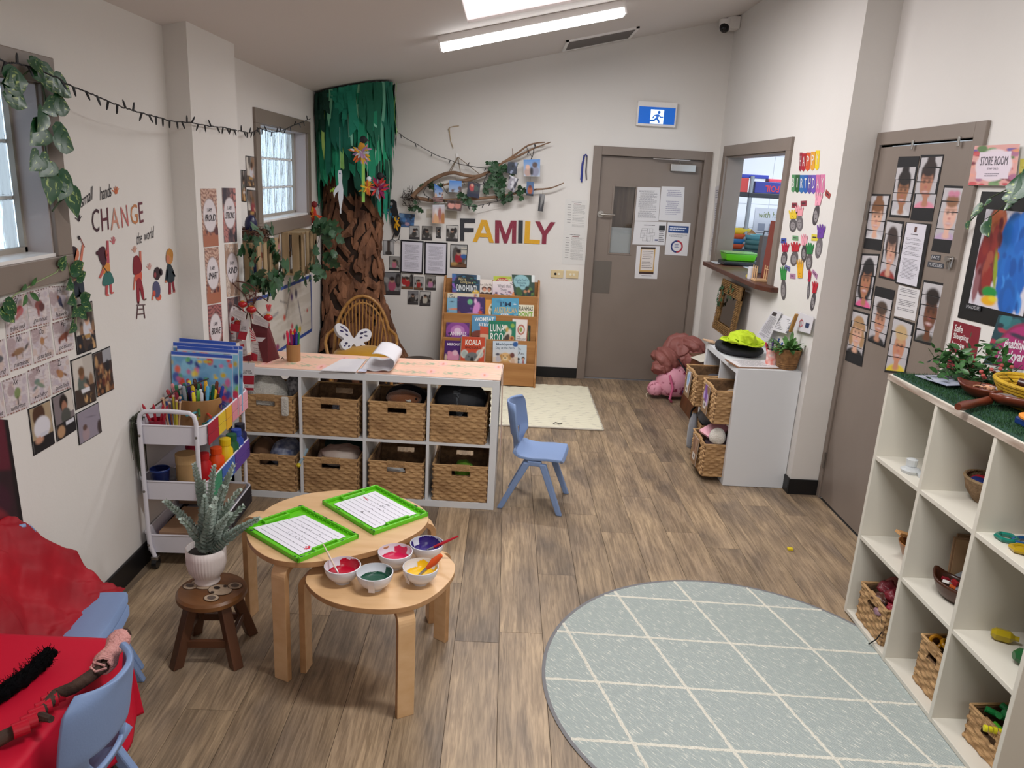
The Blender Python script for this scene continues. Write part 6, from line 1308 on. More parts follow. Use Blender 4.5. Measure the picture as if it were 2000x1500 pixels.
for i,(px,wd_,pal,lb) in enumerate((([(92,505),(185,505),(200,840),(112,848)],'PROUD',P1,'affirmation card reading proud, upper left on the pilaster'),([(218,500),(298,502),(308,815),(232,822)],'STRONG',P2,'affirmation card reading strong, upper right on the pilaster'),
   ([(116,855),(198,845),(215,1170),(133,1185)],'SMART',P1,'affirmation card reading smart, middle left on the pilaster'),([(234,832),(312,825),(323,1130),(248,1140)],'KIND',['#c8a890','#a88a78','#d0c0b4','#8a7468'],'affirmation card reading kind, middle right on the pilaster'),
   ([(135,1190),(215,1178),(230,1480),(150,1500)],'BRAVE',['#a86a68','#5a3038','#c08a80','#3c2028'],'affirmation card reading brave, lowest left on the pilaster'),([(250,1148),(326,1135),(335,1400),(262,1420)],'LOVED',P2,'affirmation card partly hidden by the red lantern tree'))): aff(i,px,wd_,pal,lb)
# photos by the small window
for k,(px,lb) in enumerate((([(357,312),(408,318),(412,500),(362,495)],'tall photo high beside the far window casing'),([(330,395),(358,398),(363,585),(334,580)],'narrow photo at the pilaster edge left of the far window'),([(365,510),(415,515),(420,700),(372,705)],'tall photo below the high one beside the far window'),
   ([(518,765),(560,760),(565,930),(522,935)],'pale sheet print beneath the far window sill'),([(565,762),(585,758),(590,915),(570,920)],'narrow dark print beneath the far window'),([(590,778),(618,772),(624,905),(596,912)],'black edged photo with a tan shape beneath the far window'),([(625,755),(655,745),(660,885),(628,895)],'photo of people beneath the far window, nearest the slatted crate'))):
    photo(lb,'left',px,k+20,border='#15141a' if k!=3 else '#d0d0d4',conv=q4,group='photos around the far window',res=(14,24))
# butcher paper with drawings and blue tape
def lwp(x,y,off=0): return atx(*q4(x,y),LX)+V((off,0,0))
q_=[lwp(365,1180),lwp(735,1015),lwp(745,1330),lwp(400,1560)]
rops=[('bg','#c9c4bb'),('b',30,['#cfcac2','#c2bcb2'],.12),('l',.62,.1,.52,.5,.006,'#4a4650'),('l',.75,.35,.8,.75,.006,'#3c3a5a'),('l',.45,.2,.55,.28,.005,'#6a6468'),('e',.64,.22,.018,.06,'#4a2f7a'),('e',.72,.2,.02,.08,'#28304f'),('e',.50,.50,.02,.05,'#b84a3a'),('e',.62,.72,.02,.05,'#b83a4a'),('e',.48,.82,.018,.05,'#6a3050'),('e',.58,.84,.025,.07,'#1c7a9a'),('e',.70,.82,.03,.08,'#2a7a5a'),('e',.76,.86,.025,.06,'#c8a828'),('e',.92,.6,.015,.03,'#b8403a'),('l',.3,.4,.4,.36,.006,'#6a6a7a'),('l',.15,.3,.3,.26,.005,'#7a7478'),('e',.36,.92,.03,.06,'#8a3c6a')]
o=printed('drawing_paper',q_,V((1,0,0)),rops,res=(90,40),seed=4,th=.001,off=.001); tag(o,'long paper of children\'s drawings taped to the wall behind the cane chair','drawing')
for (a,b_) in (((370,1160),(515,1115)),((562,1085),(740,1010)),((400,1545),(745,1325))):
    p0=[lwp(a[0],a[1]-2,.003),lwp(b_[0],b_[1]-2,.003),lwp(b_[0],b_[1]+16,.003),lwp(a[0],a[1]+18,.003)]; MB().slab(p0,(.0008,0,0)).build('blue_tape',plain('#2f4c94',.6),o)
p0=[lwp(737,1015,.003),lwp(741,1015,.003),lwp(747,1330,.003),lwp(743,1330,.003)]; MB().slab(p0,(.0008,0,0)).build('blue_tape',plain('#2f4c94',.6),o)
# ================================================================ CRATES
pal=mat('pallet_wood','#a28a68',.7,nz=(4,'#85704f'),st=(4,4,.6))
def crate(label,y0,y1,z0,z1,depth,n):
    e=empty('slatted_crate',label,'crate',(LX,(y0+y1)/2,z0)); h=z1-z0; w=(y1-y0)/2; sw=(2*w)/(n*1.75-.75)
    for zz in (0,h-.016): MB().box(.002,depth-.012,-w,w,zz,zz+.016).build('crate_end',pal,e,bevel=.002)
    for i in range(n): y=-w+i*sw*1.75; MB().box(depth-.012,depth,y,y+sw,-.004,h+.004).build('front_slat',pal,e,bevel=.002)
    for s in (-1,1):
        for x in (.004,depth*.5): MB().box(x,x+.05,s*w-.006,s*w+.006,0,h).build('side_slat',pal,e,bevel=.002)
    return e
cr1=crate('slatted wooden crate on the left wall with a nest on top and ivy around it',4.46,4.86,1.09,1.375,.16,4)
cr2=crate('slatted wooden crate on the left wall beside the tree',5.48,5.90,1.055,1.36,.15,4)
# nest
ns=MB(); r=random.Random(4)
for i in range(170):
    a=r.random()*6.28; R=.085+r.uniform(-.02,.025); z=r.uniform(-.03,.03); L=r.uniform(.5,1.3); pts=[(R*math.cos(a+t)*(.8+.0),R*math.sin(a+t)*1.25,z+.01*math.sin(i+t*3)) for t in (0,L*.33,L*.66,L)]; ns.tube(pts,.0022,4,cap=False)
o=ns.build('bird_nest',mat('nest_twig','#5a3c2c',.9)); o.location=(LX+.095,4.60,1.415); tag(o,'brown twig nest on top of the crate beside the pilaster','nest')
o=MB().ball((0,0,.0),.045,16,sz=1.35,sx=.8).build('blue_ornament',plain('#141642',.35),smooth=True); o.location=(LX+.09,4.57,1.47); tag(o,'dark blue egg shaped ornament standing in the nest','ornament')
fg=empty('felt_figure','small felt figure with a red hood inside the near crate','figure',(LX+.09,4.66,1.14)); MB().lathe([(.03,0),(.035,.05),(.02,.09)],n=14).build('body',plain('#3c4a7a',.9),fg,smooth=True); MB().ball((0,0,.12),.032,12).build('face',plain('#c89a80',.8),fg,smooth=True); MB().lathe([(.036,.13),(.034,.155),(.001,.19)],n=14).build('hood',plain('#8c1a1c',.9),fg,smooth=True)
# ---- leaves (shared meshes)
def leafmesh(kind):
    key='leaf_'+kind
    if key in MC: return MC[key]
    if kind=='ivy': P=[(0,0),(.25,-.12),(.42,-.42),(.5,-.1),(.78,-.3),(.75,0),(1,.0),(.75,.0),(.78,.3),(.5,.1),(.42,.42),(.25,.12)]; P=[(0,0),(.10,-.30),(.34,-.48),(.45,-.24),(.70,-.34),(.80,-.12),(1,0),(.80,.12),(.70,.34),(.45,.24),(.34,.48),(.10,.30)]
    elif kind=='heart': P=[(0.06,0),(-.06,-.16),(.02,-.34),(.22,-.42),(.48,-.36),(.74,-.2),(1,0),(.74,.2),(.48,.36),(.22,.42),(.02,.34),(-.06,.16)]
    else: P=[(0,0),(.15,-.16),(.4,-.24),(.7,-.17),(1,0),(.7,.17),(.4,.24),(.15,.16)]
    b=MB(); mid=[b.bm.verts.new((t,0,-.05*math.sin(PI*t))) for t in (.08,.38,.68)]; ring=[b.bm.verts.new((x,y,.10*abs(y)*2-.06*x*x)) for x,y in P]
    n=len(ring)
    for k in range(n):
        a,c=ring[k],ring[(k+1)%n]; mx_=(a.co.x+c.co.x)/2; m=mid[0] if mx_<.25 else mid[1] if mx_<.55 else mid[2]; b.face([m,a,c])
    for k in range(len(mid)-1):
        pass
    bmesh.ops.holes_fill(b.bm,edges=[e for e in b.bm.edges if e.is_boundary and not(e.verts[0] in ring and e.verts[1] in ring)],sides=6)
    me=bpy.data.meshes.new('leaf'); bmesh.ops.recalc_face_normals(b.bm,faces=b.bm.faces); b.bm.to_mesh(me); b.bm.free()
    col={'ivy':mat('ivy_green','#2c5230',.5,nz=(3,'#1d3a24'),rand=.3),'heart':mat('pothos_green','#23502f',.3,nz=(2.2,'#1a4026'),rand=.2),'oval':mat('shrub_green','#3a6b32',.45,nz=(3,'#24481f'),rand=.3)}[kind]
    if kind=='heart':
        m=bpy.data.materials.new('pothos'); m.use_nodes=True; N=m.node_tree.nodes; L=m.node_tree.links; t=N.new('ShaderNodeTexCoord'); mp=N.new('ShaderNodeMapping'); mp.inputs['Scale'].default_value=(2.2,9,1); nz_=N.new('ShaderNodeTexNoise'); nz_.inputs['Scale'].default_value=1.4; nz_.inputs['Detail'].default_value=3; cr=N.new('ShaderNodeValToRGB'); e=cr.color_ramp.elements; e[0].position=.60; e[0].color=(*lin('#1f4d2c'),1); e[1].position=.70; e[1].color=(*lin('#a9bd6c'),1)
        oi=N.new('ShaderNodeObjectInfo'); ad=N.new('ShaderNodeVectorMath'); L.new(t.outputs['Object'],mp.inputs[0]); L.new(mp.outputs[0],ad.inputs[0]); L.new(oi.outputs['Random'],ad.inputs[1]); 
        sc=N.new('ShaderNodeVectorMath'); sc.operation='SCALE'; sc.inputs['Scale'].default_value=1; L.new(ad.outputs[0],sc.inputs[0]); L.new(sc.outputs[0],nz_.inputs['Vector']); L.new(nz_.outputs['Fac'],cr.inputs[0]); L.new(cr.outputs[0],N['Principled BSDF'].inputs['Base Color']); N['Principled BSDF'].inputs['Roughness'].default_value=.3; col=m
    me.materials.append(col); me.shade_smooth(); MC[key]=me; return me
def leaf(parent,p,direction,normal,size,kind):
    d=V(direction).normalized(); n=V(normal); n=(n-d*n.dot(d)).normalized(); y=n.cross(d); o=bpy.data.objects.new('leaf',leafmesh(kind)); C.objects.link(o); o.parent=parent
    m=Matrix((d*size,y*size,n*size)).transposed().to_4x4(); m.translation=V(p); o.matrix_local=m; return o
def garland(e,pts,n,size,kind,seed,nrm,spread=.02,stemr=.002,cols=None,fixed=None):
    r=random.Random(seed); P=[V(p)-e.location for p in pts]; MB().tube(P,stemr,5).build('stem',mat('vine_stem','#39472c',.7),e)
    for i in range(n):
        t=(i+r.random()*.6)/n*(len(P)-1); k=min(int(t),len(P)-2); p=P[k].lerp(P[k+1],t-k); d=V((r.gauss(0,1),r.gauss(0,1),r.gauss(-.5,.9))); nn=V(nrm); d=(d-nn*d.dot(nn)*.75).normalized(); q_=p+V((r.uniform(-1,1),r.uniform(-1,1),r.uniform(-1,1)))*spread
        q_=q_+nn*(abs(r.gauss(0,1))*spread*.8); leaf(e,q_,d,nn+V((r.uniform(-.5,.5),r.uniform(-.5,.5),r.uniform(-.5,.5))),size*r.uniform(.7,1.2),kind)
e=empty('ivy_garland','ivy garland trailing round the crate with the nest','ivy',(LX+.12,4.66,1.2))
q5=zo(460,420,8.332)
def cw(x,y,xx=LX+.17): return atx(*q5(x,y),xx)
garland(e,[cw(230,200),cw(200,500),cw(240,800),cw(230,1150)],26,.075,'ivy',1,(1,0,0),.03)
garland(e,[cw(480,180),cw(560,420),cw(640,600),cw(640,800)],16,.07,'ivy',2,(1,0,0),.025); garland(e,[cw(240,1150),cw(400,1080),cw(520,1060),cw(700,1000),cw(760,820)],36,.095,'ivy',3,(1,0,0),.04)
e=empty('ivy_garland','ivy trailing over the crate beside the tree','ivy',(LX+.14,5.7,1.3))
garland(e,[cw(1340,130,LX+.2),cw(1420,160,LX+.2),cw(1340,450,LX+.17),cw(1180,830,LX+.17),cw(1120,1080,LX+.16)],18,.085,'ivy',5,(1,0,0),.03); garland(e,[cw(1300,60,LX+.25),cw(1450,180,LX+.3),cw(1560,300,LX+.35)],16,.09,'ivy',6,(.7,-.7,0),.03); garland(e,[cw(1500,500,LX+.3),cw(1520,720,LX+.3),cw(1330,1000,LX+.25)],12,.085,'ivy',7,(.7,-.7,0),.03)
# pothos on window 1
e=empty('pothos_vine','variegated pothos vine hanging down the near window casing','vine',(LX+.03,2.75,2.1))
qp=zo(0,60,4.1667); qw=zo(0,180,3.571)
def wp(p,off=.04): return atx(*p,LX+off)
pts=[wp(qp(10,430)),wp(qp(150,400)),wp(qp(260,300)),wp(qp(330,360)),wp(qw(330,120)),wp(qw(300,260)),wp(qw(320,400)),wp(qw(330,520)),wp(qw(400,620)),wp(qw(500,700)),wp(qw(410,770)),wp(qw(365,830))]
MB().tube([p-e.location for p in pts],.0028,6).build('stem',mat('vine_stem','#39472c',.7),e)
for (a,b_,s) in (((30,400),(200,420),.12),((20,470),(210,600),.125),((140,380),(60,420),.09),((240,300),(330,330),.10),((230,230),(280,280),.07),((310,330),(430,430),.125),((430,400),(555,505),.11),((430,590),(580,640),.10),((440,600),(290,680),.09),((350,650),(330,760),.10)):
    A_,B_=wp(qp(*a),.05)-e.location,wp(qp(*b_),.06)-e.location; leaf(e,A_,B_-A_,(1,.1,.1),s*.95,'heart')
for (a,b_,s) in (((300,240),(220,370),.11),((365,290),(530,400),.13),((280,440),(210,560),.09),((350,470),(280,590),.10),((340,570),(350,680),.11),((400,580),(470,650),.10),((440,600),(420,715),.10),((470,670),(520,795),.11)):
    A_,B_=wp(qw(*a),.05)-e.location,wp(qw(*b_),.06)-e.location; leaf(e,A_,B_-A_,(1,-.2,.2),s,'heart')
e=empty('leafy_vine','thin leafy vine along the near window sill and cards','vine',(LX+.02,2.6,1.35))
pts=[wp((0,603),.02),wp((30,575),.02),wp((70,552),.02),wp((110,532),.02),wp((128,508),.02)]; MB().tube([p-e.location for p in pts],.0022,5).build('stem',mat('pale_stem','#8a9a6c',.6),e)
for (a,b_,s) in (((2,600),(22,620),.08),((8,590),(30,612),.07),((20,585),(28,600),.05),((52,575),(48,590),.05),((58,572),(68,580),.05),((52,556),(45,565),.04),((60,558),(68,548),.04),((115,522),(127,505),.06)):
    A_,B_=wp(a,.025)-e.location,wp(b_,.03)-e.location; leaf(e,A_,B_-A_,(1,0,0),s,'oval' if s<.06 else 'heart')
pts=[wp(qw(475,1190),.02),wp(qw(500,1320),.02),wp(qw(520,1430),.02)]; MB().tube([p-e.location for p in pts]+[wp((150,600),.02)-e.location,wp((148,640),.02)-e.location],.002,5).build('stem',mat('pale_stem','#8a9a6c',.6),e)
for (a,b_,s) in (((490,1240),(545,1250),.06),((510,1230),(570,1200),.065),((530,1300),(580,1270),.06),((500,1320),(470,1370),.06),((520,1430),(480,1470),.065),((560,1450),(620,1420),.065)):
    A_,B_=wp(qw(*a),.022)-e.location,wp(qw(*b_),.03)-e.location; leaf(e,A_,B_-A_,(1,0,0),s,'heart')
for (a,b_) in (((150,600),(140,622)),((152,605),(166,618)),((145,630),(138,648)),((160,592),(172,600))):
    A_,B_=wp(a,.022)-e.location,wp(b_,.03)-e.location; leaf(e,A_,B_-A_,(1,0,0),.06,'heart')
# ================================================================ BACK WALL
qb=zo(740,230,4.762)
maroon=mat('maroon_glitter','#7d1c34',.5,nz=(160,'#8f2b44'),bump=(200,.4)); blackg=mat('black_glitter','#1c1d26',.5,nz=(160,'#34363f'),bump=(200,.4)); yel=mat('yellow_glitter','#d9a018',.5,nz=(160,'#e0aa28'),bump=(200,.4))
LP_={'F':[[(0,0),(1,0),(1,.19),(.29,.19),(.29,.42),(.92,.42),(.92,.6),(.29,.6),(.29,1),(0,1)]],'A':[[(.37,0),(.5,0),(.5,.24),(.36,.60),(.5,.60),(.5,.77),(.30,.77),(.21,1),(0,1)],[(.63,0),(.5,0),(.5,.24),(.64,.60),(.5,.60),(.5,.77),(.70,.77),(.79,1),(1,1)]],'M':[[(0,0),(.26,0),(.5,.62),(.74,0),(1,0),(1,1),(.80,1),(.80,.30),(.57,1),(.43,1),(.20,.30),(.20,1),(0,1)]],'I':[[(0,0),(1,0),(1,1),(0,1)]],'L':[[(0,0),(.33,0),(.33,.82),(1,.82),(1,1),(0,1)]],'Y':[[(0,0),(.24,0),(.5,.42),(.76,0),(1,0),(.61,.6),(.61,1),(.39,1),(.39,.6)]]}
for s,px,m,lb in (('F',[(755,935),(897,938),(890,1146),(755,1144)],blackg,'black glitter letter F opening the word family on the back wall'),('A',[(880,945),(1055,950),(1070,1162),(872,1158)],yel,'yellow letter A, second letter of the word family'),('M',[(1082,953),(1280,957),(1276,1168),(1080,1164)],maroon,'maroon letter M in the middle of the word family'),
    ('I',[(1298,954),(1340,955),(1336,1166),(1294,1165)],blackg,'black glitter letter I between maroon M and yellow L'),('L',[(1354,960),(1400,960),(1495,1174),(1350,1172)],yel,'yellow letter L, fifth letter of the word family'),('Y',[(1453,962),(1642,968),(1620,1177),(1440,1174)],maroon,'maroon letter Y closing the word family')):
    qd,n=wallq('back',[qb(*p) for p in px]); 
    if s in 'LAY': t=[1,1,0,0] if s=='Y' else 0; w0,w1=(qd[0].x,qd[1].x) if s=='Y' else (qd[3].x,qd[2].x); qd=[V((w0,DY,qd[0].z)),V((w1,DY,qd[0].z)),V((w1,DY,qd[2].z)),V((w0,DY,qd[2].z))]
    b=MB()
    for pg in LP_[s]: b.slab([lerp4(qd,*p)+n*.001 for p in pg],n*.006)
    o=b.build('wall_letter',m)
    tag(o,lb,'letter','letters of the word family')
# photo cluster
cz=zo(740,420,4.1667)
bw=[([(248,85),(330,88),(332,200),(246,196)],'small dark photo of a child at the tree, top row left of the cluster'),([(350,88),(436,92),(434,207),(347,203)],'small photo of a dark round shape, top row second of the cluster'),([(465,97),(508,98),(505,190),(464,186)],'narrow grey photo, top row third of the cluster'),([(550,80),(648,84),(642,216),(547,212)],'photo of a crouching child, top row next to the letter F'),
 ([(35,205),(126,208),(124,326),(34,322)],'photo of a tree trunk in a pale corner, left of the framed notices'),([(84,335),(170,338),(168,452),(81,448)],'photo of children with pink toys, lower left of the framed notices'),([(38,462),(180,466),(176,652),(36,648)],'large photo of a group on the floor, lower left of the cluster'),([(184,475),(282,478),(280,606),(182,602)],'photo of two children in red, below the left framed notice'),([(286,500),(364,503),(362,612),(284,608)],'small photo of a child in red at a table, below the framed notices'),([(378,492),(466,495),(463,614),(376,610)],'photo of a child in pink on a black mat, below the right framed notice'),([(234,614),(322,617),(320,729),(232,726)],'photo of a dark kneeling figure, lowest left of the cluster'),([(332,620),(424,623),(420,741),(330,737)],'photo of a child in a pale top, lowest right of the cluster'),([(582,237),(723,242),(715,432),(578,427)],'large photo of a child in red above the book rack, right of the framed notices')]
def bops(k):
    r=random.Random(k+5); o=[('bg',['#a8a8a8','#8f8c88','#77777a','#c0bebb'][k%4]),('b',12,['#2a2628','#55504c','#9a9896'],.14,(0,.3,1,1))]
    col={5:'#b86a80',6:'#a8506a',7:'#a8262a',8:'#a02a28',9:'#b87aa0',11:'#b8b4a8',12:'#a01c2c'}.get(k,'#3a3836'); cx=.5
    if k==4: return [('g','#b8b8ba','#9c9c9e'),('r',.35,0,.65,1,'#4a403c'),('e',.5,.9,.35,.15,'#3a3634')]
    o+=[('e',cx,.6,.24,.25,col),('e',cx,.34,.14,.12,'#b08a74'),('e',cx,.27,.16,.10,'#2a2020'),('r',0,.82,1,1,'#6a4a34' if k in(7,8,12) else '#3c3a3c')]
    if k==7: o+=[('e',.2,.5,.2,.25,'#a8262a'),('e',.2,.28,.1,.09,'#4a2a20')]
    if k==12: o+=[('r',.62,.1,1,.42,'#c8c4b8'),('r',.6,.15,1,.22,'#2a3a4a'),('e',.82,.5,.2,.1,'#2f5fa0'),('e',.62,.82,.2,.07,'#7a5030'),('e',.62,.82,.13,.045,'#3a2418'),('e',.2,.85,.22,.08,'#b08a50')]
    return o
for k,(px,lb) in enumerate(bw): photo(lb,'back',px,k,conv=cz,border='#1a1a1e',bw=.03,group='photos on the back wall',ops=bops(k),res=(22,28))
for k,(px,lb) in enumerate((([(180,200),(366,212),(358,478),(176,466)],'black framed notice, left one of the pair beside the photos'),([(374,215),(560,225),(554,490),(370,482)],'black framed notice, right one of the pair beside the photos'))):
    qd,n=wallq('back',[cz(*p) for p in px]); qd=[p.copy() for p in qd]; e=MB().slab([p+n*.001 for p in qd],n*.012).build('framed_notice',plain('#0f0f1a',.35),bevel=.002); tag(e,lb,'frame','framed notices on the back wall')
    i4=[lerp4(qd,.06,.045),lerp4(qd,.94,.045),lerp4(qd,.94,.955),lerp4(qd,.06,.955)]; sh=MB().slab([p+n*.013 for p in i4],n*.0008).build('paper_sheet',plain('#d5d3e0',.6),e); textlines(i4,n,sh,30,(.14,.10,.86,.93),'#8c8a98',off=.0150,seed=k,fill=.3)
# timetable pages, switches, lanyard, hook, straw
for k,(px,lb) in enumerate((([(1735,755),(1938,768),(1925,1068),(1720,1055)],'upper printed routine page between the word family and the exit door'),([(1715,1060),(1925,1072),(1912,1370),(1700,1360)],'lower printed routine page between the word family and the exit door'))):
    qd,n=wallq('back',[qb(*p) for p in px]); e=MB().slab([p+n*.001 for p in qd],n*.0012).build('routine_page',plain('#d8d6d3',.5)); tag(e,lb,'paper','routine pages on the back wall')
    textlines(qd,n,e,24,(.36,.16,.92,.86),'#9a9896',seed=k,fill=.35); textlines(qd,n,e,9,(.12,.16,.30,.86),'#6a686a',seed=k+9,fill=.2); textlines(qd,n,e,1,(.3,.07,.75,.10),'#55535a',seed=2,fill=.5)
    b=MB(); b.slab([lerp4(qd,.40,.125)+n*.0025,lerp4(qd,.70,.125)+n*.0025,lerp4(qd,.70,.142)+n*.0025,lerp4(qd,.40,.142)+n*.0025],n*.0002); b.build('heading_bar',plain('#7a3a30'),e)
ivory=mat('ivory_plastic','#d8c49a',.4)
for px,lb,holes in (([(1602,1412),(1718,1416),(1716,1488),(1600,1484)],'ivory switch plate left of the pair beside the exit door',1),([(1742,1418),(1858,1422),(1854,1494),(1738,1490)],'ivory switch plate right of the pair beside the exit door',0)):
    qd,n=wallq('back',[qb(*p) for p in px]); x0,x1=qd[0].x,qd[1].x; z0,z1=qd[3].z,qd[0].z; e=MB().box(x0,x1,DY-.010,DY-.0005,z0,z1).build('switch_plate',ivory,bevel=.003); tag(e,lb,'switch'); 
    for j,u in enumerate((.36,.64)): MB().tube([(x0+(x1-x0)*u,DY-.010,(z0+z1)/2),(x0+(x1-x0)*u,DY-.014,(z0+z1)/2)],.011,14).build('rocker_button',plain('#2a2a2a') if holes and j==0 else mat('button','#e4ddc8',.3),e)
b=MB(); P=lambda x,y,o=.012: aty(*qb(x,y),DY-o)
b.tube([P(1885,600),P(1895,440),P(1910,350),P(1925,340),P(1935,360)],.007,6); b.tube([P(1878,580),P(1890,430),P(1912,352)],.006,6); o=b.build('blue_lanyard',plain('#1f2f86',.6),smooth=True); tag(o,'royal blue lanyard hanging on the wall beside the exit door frame','lanyard')
MB().tube([P(1935,350),P(1930,430),P(1925,500),P(1930,575)],.006,6).build('key_chain',plain('#5a5358',.4),o); 
b=MB(); b.tube([P(745,76,.01),P(690,80,.012),P(655,92,.012),P(660,160,.012),P(668,220,.012),P(692,285,.012)],.0035,5); b.tube([P(655,92,.012),P(645,105,.012),P(660,150,.012)],.003,5); tag(b.build('raffia_strand',mat('raffia','#b09a7a',.8)),'loose curl of raffia stuck high on the back wall above the branch','raffia')
# ================================================================ BRANCH with photos
brn=mat('branch_wood','#8f7057',.8,nz=(12,'#6a4f3c'),bump=(40,.6)); br=empty('hanging_branch','forked driftwood branch with ivy hung on the back wall above the word family','branch',(-.2,DY-.08,1.75))
def bp_(x,y,d=.09): return aty(*qb(x,y),DY-d)-br.location
def rlim(pts,rr_,d=.09,nm='branch_limb'): MB().tube(spl_open([bp_(*p,d) for p in pts]),[rr_[0]+(rr_[1]-rr_[0])*k/(4*(len(pts)-1)) for k in range(4*(len(pts)-1)+1)],8).build(nm,brn,br,smooth=True)
def spl_open(P,n=4):
    P=[P[0]]+P+[P[-1]]; out=[]
    for i in range(1,len(P)-2):
        p0,p1,p2,p3=P[i-1:i+3]
        for j in range(n): t=j/n; out.append(.5*((2*p1)+(-p0+p2)*t+(2*p0-5*p1+4*p2-p3)*t*t+(-p0+3*p1-3*p2+p3)*t**3))
    out.append(P[-2]); return out
rlim([(310,735),(360,680),(460,600),(570,540),(690,510),(800,535),(900,545),(1000,515),(1080,470),(1150,420),(1280,335),(1380,262),(1470,235),(1545,228)],(.020,.005))
rlim([(1150,415),(1240,380),(1330,340),(1430,290),(1520,255),(1600,225)],(.012,.004)); rlim([(1000,515),(900,560),(800,590),(700,600),(590,630)],(.015,.008),.10)
rlim([(310,735),(400,755),(520,770),(700,765),(860,755),(1000,745),(1140,730),(1250,705),(1340,690)],(.018,.010),.07); rlim([(1300,690),(1420,670),(1560,660),(1640,640),(1720,605)],(.010,.004),.08)
rlim([(720,590),(800,575),(850,560)],(.010,.006)); rlim([(1240,380),(1245,330),(1240,285)],(.004,.002))
b=MB(); 
for x0,y0 in ((660,520),(760,520),(930,520),(640,520)): b.tube([bp_(x0,y0),bp_(735,365,.03)],.0035,5)
b.build('hanging_cord',mat('cord','#7a6a58',.8),br); MB().obox(bp_(728,355,.01),(.011,0,0),(0,.006,0),(0,0,.02)).build('wall_hook',whitef,br,bevel=.003)
r=random.Random(12); b=MB()
for i in range(36):
    c=bp_(290+r.uniform(-50,60),740+r.uniform(-50,60)); pts=[c+V((r.uniform(-.06,.06),r.uniform(-.02,.02),r.uniform(-.07,.06))) for _ in range(3)]; b.tube(spl_open(pts,3),.002,4,cap=False)
b.build('tangled_roots',plain('#2c211c',.9),br)
ivb=MB()
def bunch(pts,n,size,seed,sp=.03):
    r=random.Random(seed); P=[bp_(*p) for p in pts]; MB().tube(P,.0025,5).build('ivy_stem',mat('vine_stem','#39472c',.7),br)
    for i in range(n):
        t=i/n*(len(P)-1); k=min(int(t),len(P)-2); p=P[k].lerp(P[k+1],t-k)+V((r.uniform(-sp,sp),r.uniform(-sp*.6,.0),r.uniform(-sp,sp))); d=V((r.gauss(0,1),r.gauss(0,.3),r.gauss(-.4,1))); o=leaf(br,p,d,(r.uniform(-.5,.5),-1,r.uniform(-.4,.4)),size*r.uniform(.7,1.2),'ivy')
bunch([(1030,420),(1090,470),(1180,440),(1230,480)],22,.062,1); bunch([(1060,480),(1090,560),(1100,640),(1160,680)],30,.068,2,.04); bunch([(440,620),(500,620),(560,680),(520,760)],12,.06,3); bunch([(760,700),(800,760),(870,790)],14,.06,4); bunch([(980,640),(985,700)],5,.075,5,.02); bunch([(1150,730),(1230,760),(1250,770)],6,.075,6,.02); bunch([(1300,640),(1330,700),(1340,740)],5,.06,7,.02); bunch([(310,810),(345,840),(370,790)],7,.055,8,.02); bunch([(1120,560),(1150,610),(1130,520)],12,.06,9)
